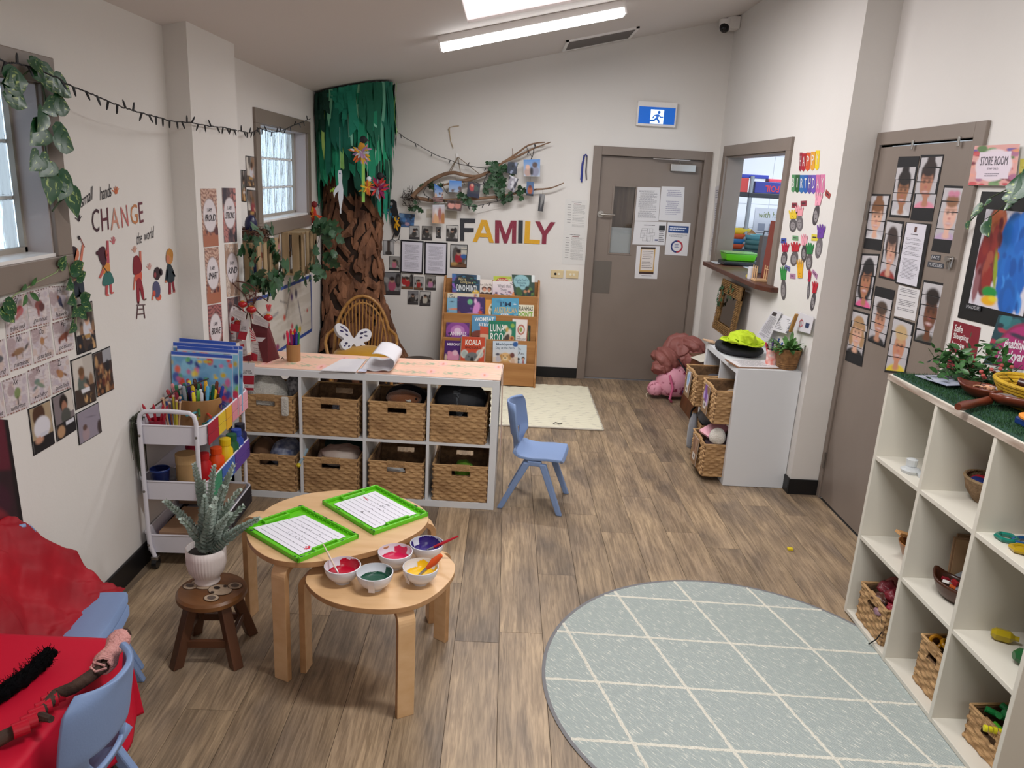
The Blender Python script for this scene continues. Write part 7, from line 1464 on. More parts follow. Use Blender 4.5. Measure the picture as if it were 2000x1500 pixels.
lphk=[([(1345,390),(1500,385),(1498,548),(1348,543)],'photo of people against a blue sky, hanging from the upper right branch',[('g','#5a8fd0','#b8c4d4'),('e',.25,.75,.22,.25,'#b89c94'),('e',.25,.45,.13,.14,'#e0b8a4'),('e',.7,.7,.24,.3,'#8c90a8'),('e',.68,.32,.16,.16,'#5a4a48'),('e',.48,.7,.1,.25,'#2a2a34')]),([(1375,592),(1442,598),(1436,730),(1370,722)],'small photo of people in orange, hanging below the sky photo',[('bg','#4a6a94'),('e',.5,.6,.35,.3,'#a85a3c'),('e',.5,.35,.2,.12,'#6a3a34'),('r',0,.85,1,1,'#28303c')]),([(1495,708),(1548,712),(1525,872),(1478,866)],'thin grey photo hanging at the far right of the branch',[('g','#77777c','#4a4a50'),('b',8,['#8a8a8a','#3a3a3e'],.2)]),
([(1200,412),(1290,415),(1280,528),(1192,515)],'dark blue photo tucked in the ivy below the forked twigs',[('bg','#2a3444'),('b',10,['#8a94b0','#1a2028','#3a4458'],.12)]),([(1215,530),(1300,570),(1255,695),(1195,655)],'tilted photo of figures in white amid the ivy',[('bg','#9a98a4'),('b',12,['#3a3a44','#d0d0d8','#5a5a68'],.12)]),([(830,590),(945,620),(930,750),(818,728)],'photo of people in red and dark blue, centre of the branch',[('bg','#3a3c4a'),('e',.35,.35,.2,.25,'#b84a50'),('e',.35,.2,.1,.1,'#d8a890'),('e',.7,.35,.2,.2,'#4a5a5a'),('r',0,.7,1,1,'#2a3048')]),([(655,582),(770,588),(770,695),(650,690)],'photo with bright blue sky hanging left of centre',[('g','#4a8ad8','#a8b8cc'),('b',6,['#2a2a34','#6a5a5a'],.14,(0,.5,1,1))]),([(515,610),(590,660),(600,730),(520,750)],'tilted blue and white photo at the left of the branch',[('g','#3a78c8','#b8c8e0'),('b',8,['#6a5a58','#c8a890'],.1,(0,.5,1,1))]),([(500,740),(600,735),(595,780),(505,780)],'pinkish photo behind the lower branch',[('bg','#8a6a68'),('b',8,['#3a3030','#b89890'],.15)]),([(500,810),(612,808),(610,985),(495,980)],'photo of a family on sand hanging below the branch',[('g','#c8ccd8','#c89070'),('e',.3,.5,.12,.3,'#e0d8d8'),('e',.6,.5,.14,.35,'#a86a64'),('b',6,['#d8a880','#b0784a'],.12,(0,.7,1,1))]),([(640,765),(780,775),(765,870),(630,850)],'photo of two pink cheeked faces hanging below the branch',[('bg','#5a4a4c'),('e',.28,.55,.22,.32,'#d89a90'),('e',.72,.5,.2,.32,'#c88a80'),('e',.3,.2,.2,.14,'#3a2824'),('e',.72,.18,.2,.14,'#4a3028')]),([(190,885),(335,898),(325,1022),(185,1015)],'blue group photo partly behind the black card bird',[('bg','#3a5c8a'),('b',16,['#6a90b8','#283850','#a88a9a','#4a7ab0'],.12)])]
for k,(px,lb,ops) in enumerate(lphk):
    if k==11: qd,n=wallq('back',[qb(*p) for p in px])
    else: qd=[aty(*qb(*p),DY-.115) for p in px]; n=V((0,-1,0))
    o=printed('hanging_photo',qd,n,ops,res=(22,24),seed=k+3,th=.001); tag(o,lb,'photo','photos hanging from the branch')
    if k<11: t=(qd[0]+qd[1])/2; MB().tube([t,t+V((.004,.03,.05))],.0014,4).build('string_loop',mat('cord','#7a6a58',.8),o)
for px,lb in (([(445,850),(505,852),(500,930),(442,930)],'pale blank card behind the family on sand photo'),([(615,860),(730,870),(722,940),(612,932)],'beige blank card above the dark letter F')):
    qd,n=wallq('back',[qb(*p) for p in px]); tag(MB().slab([p+n*.001 for p in qd],n*.001).build('blank_card',plain('#bdb5a8',.7)),lb,'card')
# string lights
wire=plain('#17161c',.5)
def lights(label,pts,step,seed,cat='string lights'):
    e=empty('string_lights',label,cat,pts[0]); P=spl_open([V(p)-pts[0] for p in pts],8); r=random.Random(seed); MB().tube([p+V((r.uniform(-.002,.002),0,r.uniform(-.002,.002))) for p in P],.0028,5).build('wire',wire,e); acc=0
    for a,b_ in zip(P,P[1:]):
        acc+=(b_-a).length
        if acc>step: acc=0; d=V((r.uniform(-.5,.5),r.uniform(-.3,.3),r.choice((-1,-1,-1,1)))).normalized(); MB().tube([b_,b_+d*.022,b_+d*.032],[.0045,.004,.002],6).build('bulb',wire,e)
    return e
ql=zo(0,60,4.1667)
lights('black fairy light wire strung from the near window to the bark tree',[wp(ql(*p),o) for p,o in (((-60,190),.05),((0,232),.05),((60,260),.05),((130,265),.05),((230,290),.05),((330,330),.06),((480,390),.10),((530,430),.10),((640,470),.12),((760,520),.13),((880,575),.14),((980,615),.14),((1100,655),.14),((1250,695),.14),((1400,735),.14),((1560,750),.13))]+[V(p) for p in [atx(*ql(1700,775),LX+.13),atx(*ql(1830,790),LX+.13),atx(*ql(1950,815),LX+.10),atx(*ql(2040,830),LX+.06),atx(*ql(2100,800),LX+.05),atx(505,250,LX+.05),atx(540,258,LX+.05),atx(575,244,LX+.06),atx(606,232,LX+.10)]],.055,1)
lights('black fairy light wire sagging from the bark tree to the branch',[aty(*qb(*p),DY-o) for p,o in (((80,50),.30),((160,118),.22),((250,190),.15),((340,240),.08),((420,285),.06),((540,350),.06),((640,385),.06),((740,425),.08),((880,455),.10),((1020,470),.12))],.16,2)
lights('tangled black fairy lights wound along the lower branch',[aty(*qb(*p),DY-.11) for p in ((1040,470),(990,560),(960,620),(900,600),(840,600),(760,590),(700,640),(640,700),(590,640),(520,640),(450,640),(420,700),(500,760),(620,770),(740,800),(860,825),(960,810),(1060,785),(1150,765),(1250,700),(1340,660),(1400,690),(1470,660))],.06,3)
lights('black wire hanging from the upper branch twig above the sky photo',[aty(*qb(*p),DY-.11) for p in ((1370,265),(1390,310),(1425,360),(1440,300),(1450,240))],.05,4)
# ================================================================ EXIT DOOR PAPERS
qd_=zo(1100,180,2.5)
def doc(label,px,w='door',conv=qd_,rows=0,col='#d6d4d6',nm='notice_page',cat='paper',off=.0,**k):
    qd,n=wallq(w,[conv(*p) for p in px]); qd=[p+n*off for p in qd]; e=MB().slab([p+n*.0008 for p in qd],n*.0012).build(nm,plain(col,.5)); tag(e,label,cat); 
    if rows: textlines(qd,n,e,rows,k.get('box',(.12,.10,.88,.92)),k.get('tc','#7c7a7e'),seed=k.get('seed',1),fill=k.get('fill',.35))
    return e,qd,n
def blk(e,qd,n,box,col,off=.0025,nm='printed_block'):
    a,b,c,d=box; MB().slab([lerp4(qd,*z)+n*off for z in ((a,b),(c,b),(c,d),(a,d))],n*.0002).build(nm,plain(col),e)
# door face is at DY+.03
WALL['door']=(lambda p:aty(*p,DY+.03),V((0,-1,0)))
doc('upper left notice page on the exit door',[(357,463),(475,466),(465,630),(350,628)],rows=26,seed=3); doc('upper right notice page on the exit door',[(480,460),(593,463),(583,630),(466,625)],rows=14,seed=4,box=(.25,.1,.9,.85),tc='#9694a8')
e,qd,n=doc('evacuation floor plan sheet on the exit door',[(350,630),(504,634),(495,747),(337,743)]); b=MB(); r=random.Random(3)
for i in range(9):
    u0,v0=.10+.5*r.random(),.28+.4*r.random(); u1,v1=u0+.08+.1*r.random(),v0+.1+.15*r.random()
    for a_,c_ in (((u0,v0),(u1,v0)),((u1,v0),(u1,v1)),((u1,v1),(u0,v1)),((u0,v1),(u0,v0))): b.beam(lerp4(qd,*a_)+n*.0026,lerp4(qd,*c_)+n*.0026,.0012,.0004,up=n)
b.build('plan_lines',plain('#4a484c'),e); blk(e,qd,n,(.78,.16,.97,.36),'#2a2a2c'); blk(e,qd,n,(.68,.76,.78,.82),'#24346a'); textlines(qd,n,e,1,(.3,.14,.65,.19),'#55535a',seed=1,fill=.6); textlines(qd,n,e,6,(.8,.4,.96,.9),'#6a686c',seed=5,fill=.4)
e,qd,n=doc('white laminated card with blue heading and red blue ring on the exit door',[(510,635),(622,640),(605,800),(495,793)]); blk(e,qd,n,(.06,.10,.94,.31),'#1c3f7a'); textlines(qd,n,e,2,(.12,.15,.85,.28),'#d8dce8',seed=2,off=.0030,fill=.45); textlines(qd,n,e,3,(.12,.36,.9,.46),'#8a888c',seed=6,fill=.4)
for a0,a1,c_ in ((-PI/2,PI/2,'#a8283a'),(PI/2,1.5*PI,'#1c2f6a')):
    b=MB(); 
    for k in range(12):
        t0,t1=a0+(a1-a0)*k/12,a0+(a1-a0)*(k+1)/12; P=[lerp4(qd,.5+R*math.cos(t),.73+R*.72*math.sin(t))+n*.0026 for R,t in ((.27,t0),(.27,t1),(.20,t1),(.20,t0))]; b.face([b.bm.verts.new(p) for p in P])
    b.build('ring_segment',plain(c_),e)
textlines(qd,n,e,3,(.4,.66,.6,.78),'#4a5a8a',seed=3,fill=.5)
e,qd,n=doc('tan bordered poster page lowest on the exit door',[(360,750),(472,753),(458,912),(348,908)]); blk(e,qd,n,(.18,.03,.82,.84),'#c09a5c',.0024); blk(e,qd,n,(.18,.03,.82,.09),'#3a2c28',.0027); blk(e,qd,n,(.18,.79,.82,.86),'#3a2420',.0027); blk(e,qd,n,(.23,.11,.77,.74),'#d8d0cc',.0028); textlines(qd,n,e,10,(.27,.15,.73,.7),'#8a8280',off=.0032,seed=8); textlines(qd,n,e,1,(.3,.9,.75,.95),'#5a5a66',seed=2)
# ================================================================ RIGHT WALL
qr=zo(1360,250,4.053)
def onw(w,*pts,conv=qr): return wallq(w,[conv(*p) for p in pts])
flags=[('H',(822,842,195,345),'#8c1c34'),('A',(842,872,200,345),'#a81c2c'),('P',(875,907,195,342),'#cf4f22'),('P',(912,945,187,338),'#dd9a38'),('Y',(948,980,178,335),'#e6c81e'),
 ('B',(760,788,370,512),'#4f8a5c'),('I',(790,822,370,515),'#1f5a2c'),('R',(824,856,372,518),'#2f6aa8'),('T',(856,886,372,520),'#2a5cae'),('H',(888,918,372,522),'#5a4a9c'),('D',(918,950,372,522),'#6a4fb0'),('A',(952,985,370,525),'#c86a9c'),('Y',(988,1022,368,520),'#d07aa0')]
words_=['first flag of the word happy','second flag of the word happy','third flag of the word happy','fourth flag of the word happy','last flag of the word happy']+['first flag of the word birthday','second flag of the word birthday','third flag of the word birthday','fourth flag of the word birthday','fifth flag of the word birthday','sixth flag of the word birthday','seventh flag of the word birthday','last flag of the word birthday']
cn=['crimson','red','orange','amber','yellow','sage green','dark green','steel blue','blue','indigo','violet','pink','light pink']
for k,(s,(x0,x1,y0,y1),c) in enumerate(flags):
    sl=-8 if k<5 else -6; dy=(y1-y0); qd,n=onw('right',(x0,y0),(x1,y0),(x1+sl,y1-18),(x0+sl,y1-18)); tip=WALL['right'][0](qr((x0+x1)/2+sl,y1)); f=WALL['right'][1]
    e=MB().slab([p+n*.001 for p in (qd[0],qd[1],qd[2],tip,qd[3])],n*.0015).build('letter_flag',plain(c,.6)); tag(e,cn[k]+' '+words_[k]+' on the birthday wall','flag','letter flags on the birthday wall')
    letters('flag_letter',s,qd,n,plain('#e6e2e0'),e,(.25,.2,.8,.8) if s!='I' else (.4,.2,.6,.8),off=.004)
gl=[((745,645),(765,820),(800,650),'#e0c030','#5a5658','yellow glove card with grey face, below the birthday flags'),((795,612),(820,812),(845,640),'#e29aa4','#6a6468','pale pink striped glove card beside the yellow one'),((960,505),(935,765),(1005,510),'#eb9db4','#4a4448','large pink glove card under the last birthday flag'),
 ((690,905),(690,1085),(735,905),'#b3173f','#4a4448','crimson glove card at the left of the middle row'),((765,900),(770,1088),(822,898),'#b51c2c','#5c5658','red glove card with splayed fingers, middle row'),((840,838),(852,1056),(880,840),'#e8a0ae','#3c383a','light pink glove card, middle row'),((882,908),(890,1122),(930,905),'#1f7a3c','#5a5456','green glove card, middle row'),((975,760),(960,1026),(1025,765),'#6a3a9c','#6a6468','purple glove card at the right edge'),
 ((672,1092),(692,1356),(712,1105),'#2a8a3c','#5a5658','lower green glove card near the ledge'),((895,1120),(885,1352),(915,1125),'#b0163c','#55505a','crimson glove card, lower right'),((935,1210),(915,1442),(968,1215),'#b8182c','#4a464c','lowest red glove card'),((805,1035),(825,1188),(845,1040),'#e4a818','#e4a818','amber glove card without a face')]
for k,(tl,bm,tr_,c,fc,lb) in enumerate(gl):
    (x0,y0),(xb,yb),(x1,y1)=tl,bm,tr_; w=(x1-x0)*1.25; ym=y0+(yb-y0)*(.42 if c!=fc else 1.0); f,n=WALL['right']; T=lambda x,y:f(qr(x,y))
    sh=(xb-(x0+x1)/2)/(yb-y0)
    e=empty('glove_card',lb,'card',T((x0+x1)/2,y0),group='glove cards on the birthday wall'); L=e.location; b=MB(); pw=y0+(ym-y0)*.42
    cx=lambda y:(x0+x1)/2+sh*(y-y0)
    b.slab([T(*p)-L+n*.003 for p in ((cx(pw)-w*.45,pw),(cx(pw)+w*.45,pw),(cx(ym)+w*.36,ym),(cx(ym)-w*.36,ym))],n*.0012)
    for j in range(4):
        xx=cx(pw)-w*.36+w*.24*j; tipx=xx-sh*0+ (j-1.5)*w*.07; yt=y0+(8,0,2,14)[j]
        b.slab([T(*p)-L+n*.003 for p in ((xx-w*.13,pw+1),(tipx-w*.06,yt+4),(tipx,yt-2),(tipx+w*.06,yt+4),(xx+w*.13,pw+1))],n*.0012)
    g=b.build('glove',plain(c,.7),e); b=MB(); r=random.Random(k)
    for j in range(4): p0=T(cx(ym)-w*.2+r.uniform(0,w*.4),pw+(ym-pw)*r.random())-L+n*.0046; p1=p0+V((0,r.uniform(-.02,.02),r.uniform(-.02,.02))); b.beam(p0,p1,.0015,.0004,up=n)
    b.build('pen_marks',plain('#2a2026'),g)
    if c!=fc:
        b=MB(); cy=(ym+yb)/2; ry=(yb-ym)/2; P=[T(cx(cy)+w*.42*math.cos(t)+sh*ry*math.sin(t),cy+ry*math.sin(t)*1.08)-L+n*.0012 for t in [2*PI*i/20 for i in range(20)]]; b.slab(P,n*.0012); b.build('face_photo',plain(fc,.5),e)
        b=MB(); P=[T(cx(cy)+w*.27*math.cos(t),cy+ry*.12+ry*.62*math.sin(t))-L+n*.0028 for t in [2*PI*i/16 for i in range(16)]]; b.face([b.bm.verts.new(p) for p in P]); b.build('printed_face',plain('#8f8a8c',.5),e)
        b=MB()
        for dx,dy,rx_,ry_ in ((-.10,-.1,.05,.05),(.10,-.1,.05,.05),(0,.35,.09,.04)): P=[T(cx(cy)+w*dx+w*rx_*math.cos(t),cy+ry*dy+ry*ry_*math.sin(t))-L+n*.0034 for t in [2*PI*i/8 for i in range(8)]]; b.face([b.bm.verts.new(p) for p in P])
        b.build('printed_features',plain('#3a3436',.5),e)
for k,(px,c,lb) in enumerate((([(758,592),(800,592),(800,630),(755,632)],'#8c3440','maroon name tag above the yellow glove'),([(828,578),(876,575),(874,618),(828,620)],'#8c3440','maroon name tag right of the first pair of gloves'),([(1030,485),(1068,525),(1055,565),(1018,530)],'#9c3c3a','tilted brick red name tag beside the large pink glove'),([(674,872),(714,872),(712,915),(670,912)],'#3a4fa0','blue name tag left of the middle row'),([(764,850),(808,855),(808,893),(762,888)],'#6a9a70','sage name tag above the splayed red glove'),([(915,840),(965,845),(962,895),(912,892)],'#d8c83c','yellow name tag above the green glove'),([(705,1082),(745,1100),(742,1140),(702,1118)],'#6a6a9c','slate blue name tag below the crimson glove'),([(745,1152),(786,1155),(785,1196),(742,1190)],'#a87a9a','mauve name tag left of the amber glove'),([(925,1118),(962,1160),(955,1200),(918,1145)],'#a8789c','tilted mauve name tag at the lower right'))):
    qd,n=onw('right',*px); e=MB().slab([p+n*.001 for p in qd],n*.0012).build('name_tag',plain(c,.6)); tag(e,lb,'tag','name tags on the birthday wall'); textlines(qd,n,e,1,(.2,.35,.8,.65),'#3a2c34',seed=k,fill=.7)
for px,lb in (([(150,465),(188,455),(178,770),(138,770)],'upper narrow poster page beside the hatch casing'),([(135,775),(155,772),(130,1000),(98,1010)],'lower narrow poster page beside the hatch casing')):
    qd,n=onw('right',*px); e=MB().slab([p+n*.001 for p in qd],n*.001).build('narrow_poster',plain('#cfcdd0',.6)); tag(e,lb,'poster'); b=MB(); textlines(qd,n,e,14,(.2,.1,.8,.9),'#77758a',seed=4,fill=.4)
# ledge and hatch things
def hz_(x,y,z=1.20): return fl(*qr(x,y),z)
p=V((1.90,6.50,1.20)); e=empty('lime_container','lime green lidded plastic container on the hatch ledge','container',p+V((.10,.03,.036)))
MB().hexa([V(k) for k in ((-.12,-.08,0),(.12,-.08,0),(.12,.08,0),(-.12,.08,0),(-.135,-.095,.06),(.135,-.095,.06),(.135,.095,.06),(-.135,.095,.06))]).build('tub',plain('#5fc21c',.3),e,bevel=.008); MB().box(-.14,.14,-.10,.10,.06,.07).build('lid',mat('clear_green','#8fce74',.2,trans=.4),e,bevel=.004)
e=tag(MB().box(-.16,.16,-.10,.10,0,.034).build('black_tray',plain('#15171c',.35),bevel=.01),'black flat tray under the lime container on the hatch ledge','tray'); e.location=(2.0,6.48,1.2005)
tag(MB().box(1.80,1.95,6.50,6.66,1.2005,1.203).build('white_sheet',plain('#d0d2d8',.6)),'white papers at the far end of the hatch ledge','paper')
p=hz_(520,1215); e=empty('peg_rack','small wooden peg rack standing on the near end of the ledge','rack',(1.83,5.40,1.2)); MB().box(-.05,.05,-.05,.05,0,.014).build('base',birch,e,bevel=.002)
for x in (-.042,.042):
    for y in (-.042,.0,.042): MB().tube([(x,y,.012),(x,y,.11)],.0045,8).build('peg',birch,e)
for x in (-.042,.042): MB().tube([(x,-.042,.085),(x,.042,.085)],.003,6).build('rail',birch,e)
e=tag(MB().lathe([(.001,0),(.024,0),(.024,.085),(.001,.085)],n=18).build('white_canister',plain('#d4d2d6',.4),smooth=True),'white canister with small print behind the peg rack','canister'); e.location=(1.80,5.52,1.2)
e=tag(MB().tube([(0,0,0),(.03,.05,.0),(.05,.09,.0)],[.012,.010,.004],8).build('yellow_pen',plain('#c8b45a',.4)),'pale yellow glue stick lying on the ledge','stick'); e.location=(1.79,5.57,1.212)
e=tag(MB().box(-.05,.05,-.04,.04,0,.29).build('grey_canister_box',plain('#55504f',.5),bevel=.006),'dark grey upright box standing in the hatch','box'); e.location=(2.02,5.92,1.2)
MB().tube([(-.035,0,.29),(-.03,0,.325),(.03,0,.325),(.035,0,.29)],.006,8).build('carry_handle',plain('#2a2a2c'),e)
e=tag(MB().box(-.012,.012,-.10,.10,0,.42).build('leaning_plank',mat('frame_red','#7a3a30',.5),bevel=.003),'brown red wooden panel leaning in the near side of the hatch','panel'); e.location=(1.92,5.45,1.2); e.rotation_euler=(0,.05,.3)
# bench continuing into kitchen
MB().box(RX+.15,2.42,5.2,6.69,1.17,1.199).build('kitchen_bench',mat('bench_grey','#a9adb3',.4),hw)
# kitchen rack
ky=7.35; kr=empty('wire_rack','grey metal kitchen rack seen through the hatch','rack',(2.75,ky+.25,0)); gm=mat('grey_metal','#84898f',.35,metal=.5)
def kp_(x,y,yy=ky): return aty(*qr(x,y),yy)
pt=kp_(440,430); px_=pt.x
for x in (px_,px_+1.25):
    for y in (ky,ky+.5): MB().tube([(x-2.75,y-ky-.25,0),(x-2.75,y-ky-.25,1.95)],.020,10).build('post',gm,kr,smooth=True)
for zz in (1.165,1.755): MB().box(px_-2.75-.02,px_-2.75+1.27,-.27,.27,zz,zz+.045).build('rack_shelf',plain('#1a1c24',.5),kr,bevel=.004)
def kbox(label,x0,x1,y0,y1,z0,z1,c,nm='foil_box',cat='box'): return tag(MB().box(x0,x1,y0,y1,z0,z1).build(nm,plain(c,.4),bevel=.003),label,cat)
fb=kbox('long blue foil box with upside down red lettering on the kitchen rack',px_+.03,px_+.62,ky-.02,ky+.12,1.801,1.905,'#252a78'); qd=[V((px_+.05,ky-.021,1.895)),V((px_+.6,ky-.021,1.895)),V((px_+.6,ky-.021,1.81)),V((px_+.05,ky-.021,1.81))]; n=V((0,-1,0))
letters('box_lettering','GLAD',qd,n,plain('#a82434'),fb,(.72,.95,.44,.25),off=.001,bold=.02); letters('box_lettering','FOIL',qd,n,plain('#a82434'),fb,(.38,.95,.14,.25),off=.001,bold=.02)
kbox('red and yellow foil box end at the left of the kitchen rack',px_-.24,px_-.03,ky+.0,ky+.2,1.801,1.93,'#a8302c'); kbox('blue box lying on the red box on the kitchen rack',px_-.22,px_+.16,ky+.02,ky+.2,1.9315,1.965,'#23308c'); kbox('thin red box lying on the long blue foil box',px_+.16,px_+.6,ky+.0,ky+.11,1.9065,1.935,'#b8344a')
def stack(label0,x,y,cols,r_,z0=1.2105):
    for i,(c,nm) in enumerate(cols):
        o=tag(MB().lathe([(.001,.0),(r_*.6,0),(r_*.95,.045),(r_,.06),(r_*.93,.06),(r_*.55,.008),(.001,.008)],n=24).build('plastic_bowl',plain(c,.35),smooth=True),nm+' '+label0,'bowl','stacked bowls on the kitchen rack'); o.location=(x,y,z0+i*.047)
lx=kp_(340,900).x
stack('plastic bowl in the left stack on the kitchen rack',lx-.0,ky+.08,[('#3f5256','lowest grey'),('#b04a2a','rust red'),('#2a6a9a','blue'),('#c8562a','orange'),('#d8c03a','yellow')],.12)
stack('plastic bowl in the middle stack on the kitchen rack',kp_(455,900).x,ky+.02,[('#3a4a4c','lowest dark'),('#41605f','dark teal'),('#4a7272','teal green'),('#5a8f9a','pale blue')],.115)
stack('plastic bowl in the right stack on the kitchen rack',kp_(560,900).x,ky+.08,[('#d8642a','orange'),('#b83a2a','red'),('#9ac22a','lime green')],.11,1.2105)
lump('paper_bag','crumpled kraft paper bag behind the bowls on the kitchen rack','bag',(kp_(470,780).x,ky+.32,1.33),(.14,.08,.13),mat('bag_paper','#b88a5c',.8),71,.2)
pd=[aty(*qr(*p),8.285) for p in ((470,630),(625,650),(575,850),(480,840))]; pd=[V((pd[0].x,8.285,pd[0].z)),V((pd[0].x+.42,8.285,pd[0].z)),V((pd[0].x+.42,8.285,pd[0].z-.60)),V((pd[0].x,8.285,pd[0].z-.60))]
e=MB().slab(pd,(0,.0015,0)).build('hand_washing_poster',plain('#c8ccd6',.5)); tag(e,'hand washing poster on the white tiles seen through the hatch','poster'); letters('poster_title','with hands',pd,V((0,-1,0)),plain('#6a7a3a'),e,(.1,.06,.85,.17),off=.002)
for j in range(3):
    for i in range(3): blk(e,pd,V((0,-1,0)),(.12+.28*i,.27+.22*j,.30+.28*i,.40+.22*j),'#8a90a0',.002); textlines(pd,V((0,-1,0)),e,1,(.10+.28*i,.43+.22*j,.33+.28*i,.455+.22*j),'#4a4e5a',off=.002,seed=i)
# mirror frame under ledge
qm=zo(1240,540,3.5725); mc=V((1.81,5.86,.77)); e=empty('woven_mirror','rectangular mirror in a woven cane frame leaning against the right wall','mirror',(1.74,5.86,.71)); e.rotation_euler=(0,.10,0)
b=MB(); r=random.Random(2); W2,H2,fw=.27,.41,.075
wv=mat('woven_cane','#94703f',.7,nz=(18,'#5f421f'),st=(1,1,3),bump=(60,.8))
for nm,a in (('frame_side',(-W2,-W2+fw,0,H2)),('frame_side',(W2-fw,W2,0,H2)),('frame_top',(-W2,W2,H2-fw-.03,H2)),('frame_bottom',(-W2,W2,0,fw))):
    o=MB().box(0,.02,a[0],a[1],a[2],a[3]).build(nm,wv,e,bevel=.006); b=MB(); k=0
    zz=a[2]+.008
    while zz<a[3]: b.tube([(-.003,a[0],zz),(-.005,(a[0]+a[1])/2,zz+.003),(-.003,a[1],zz)],.0055,5); zz+=.0125
    q9=b.build('woven_strands',wv,o); q9['kind']='stuff'
MB().box(.008,.012,-W2+fw-.003,W2-fw+.003,fw-.003,H2-fw-.027).build('mirror_glass',mat('mirror','#a8a4a0',.05,metal=1),e)
for i in range(9): a=i*.7; leaf(e,V((-.015,.21+.04*math.cos(a),H2-.13+.05*math.sin(a))),(0,math.cos(a),math.sin(a)),(-1,0,0),.05,'ivy')
for i in range(5): a=i*1.3; leaf(e,V((-.015,-.03+.04*math.cos(a),H2-.07+.03*math.sin(a))),(0,math.cos(a),math.sin(a)),(-1,0,0),.045,'ivy')
# papers standing on the side shelf
def spaper(label,px,x,nm,lines,tilt=.04,col='#d2d0d6',z=None,cat='paper'):
    P=[atx(*qm(*p),x) for p in px]; P[0].x+=tilt; P[1].x+=tilt; n=V((-1,0,-.1)).normalized(); e=MB().slab(P,n*.003).build(nm,plain(col,.5)); tag(e,label,cat)
    if lines: textlines(P,n,e,lines,(.1,.2,.9,.92),'#77757c',off=.0036,seed=3,fill=.4)
    return e,P,n
e,P,n=spaper('sign in clipboard page with small photo leaning behind the black jacket',[(925,235),(985,250),(925,470),(850,410)],1.80,'sign_in_page',22); blk(e,P,n,(.15,.04,.6,.16),'#3a3436',.0036)
e,P,n=spaper('open spiral notebook with handwriting leaning on the right wall',[(990,255),(1075,285),(1060,400),(950,370)],1.815,'spiral_notebook',8)
b=MB()
for i in range(12): c=P[1].lerp(P[2],.08+i/13); b.tube([c+V((0,.004,0)),c+V((-.012,0,0)),c+V((0,-.006,0))],.0022,5)
b.build('spiral_binding',plain('#55535a',.3),e)
e,P,n=spaper('white card with a red crossed out symbol behind the fern',[(1125,245),(1240,285),(1225,400),(1110,370)],1.83,'symbol_card',0,.01); 
b=MB()
for k in range(20):
    t0,t1=2*PI*k/20,2*PI*(k+1)/20; b.face([b.bm.verts.new(lerp4(P,.38+R*.13*math.cos(t),.55+R*.22*math.sin(t))+n*.0036) for R,t in ((1,t0),(1,t1),(.78,t1),(.78,t0))])
b.beam(lerp4(P,.30,.40)+n*.004,lerp4(P,.46,.70)+n*.004,.004,.0004,up=n); b.build('prohibition_ring',plain('#b83a4a'),e); blk(e,P,n,(.64,.42,.86,.72),'#24365c',.0036,'bag_symbol')
e=tag(MB().beam(atx(*qm(1085,385),1.79),atx(*qm(1130,262),1.80),.022,.012).build('wooden_ruler',mat('ruler_wood','#a67a3c',.5),bevel=.002),'short wooden slat standing behind the pencil cup','ruler')
e=tag(MB().tube([atx(*qm(925,520),1.72),atx(*qm(935,480),1.72),atx(*qm(960,445),1.73)],.003,6).build('white_cable',plain('#c8ccd0',.4)),'thin white cable curling beside the pencil cup','cable')
# ---- jacket, bag, box on floor near door
jm=mat('dusty_pink_nylon','#8f5650',.6,bump=(9,.8))
pj=empty('puffer_jacket','dusty pink quilted puffer jacket heaped over the kids backpack by the exit door','jacket',(1.60,6.55,.25))
for i,(x,y,z,sx,sy,sz,rz) in enumerate(((-.14,-.05,.08,.13,.14,.12,.2),(.0,.02,.17,.15,.15,.085,.5),(.10,.0,.19,.12,.14,.10,0),(.12,-.06,.08,.10,.13,.11,-.3),(.13,-.10,-.03,.09,.10,.13,0),(-.02,.06,.06,.17,.14,.14,0),(-.19,-.10,.02,.07,.08,.08,.4))):
    lump('quilted_panel','',None,(x,y,z),(sx,sy,sz),jm,80+i,.2,parent=pj,rz=rz,nu=48,nv=60,quilt=4).rotation_euler=(.6*math.sin(i*2),.9*math.cos(i*3),rz)
b=MB().tube([(-.06,-.19,.13),(.0,-.21,.05),(.08,-.20,-.06),(.13,-.17,-.16)],.007,6).build('zip',plain('#2a2428'),pj,smooth=True)
bpk=mat('pink_flamingo_print','#d898aa',.7,nz=(13,'#8a2c4c'),bump=(12,.2))
mpk=bpk.node_tree.nodes; 
for nd in mpk:
    if nd.type=='VALTORGB': nd.color_ramp.elements[0].position=.36; nd.color_ramp.elements[1].position=.42
e=empty('backpack','pink patterned kids backpack lying under the pink jacket by the exit door','backpack',(1.555,6.45,.0))
lump('bag_body','',None,(-.01,.0,.135),(.155,.13,.16),bpk,91,.07,parent=e); lump('front_pocket','',None,(-.17,-.02,.08),(.07,.075,.075),bpk,92,.1,parent=e)
MB().tube([(-.08,-.13,.24),(-.05,-.17,.14),(-.07,-.19,.04),(-.05,-.17,.012)],.012,8).build('strap',plain('#c05a80',.6),e,smooth=True); MB().tube([(.08,-.125,.09),(.08,-.14,.09)],.032,16).build('round_badge',plain('#3c4a78',.5),e); MB().tube([(-.2,0,.06),(-.25,-.03,.03),(-.24,-.06,.0)],.004,6).build('cord',plain('#c9b8a0'),e)
e=empty('wooden_box','brown wooden wedge shaped box on the floor behind the side cube shelf','box',(1.62,5.9,0)); wd=mat('brown_wood','#6f4426',.45,nz=(3,'#56331b'),st=(6,6,1))
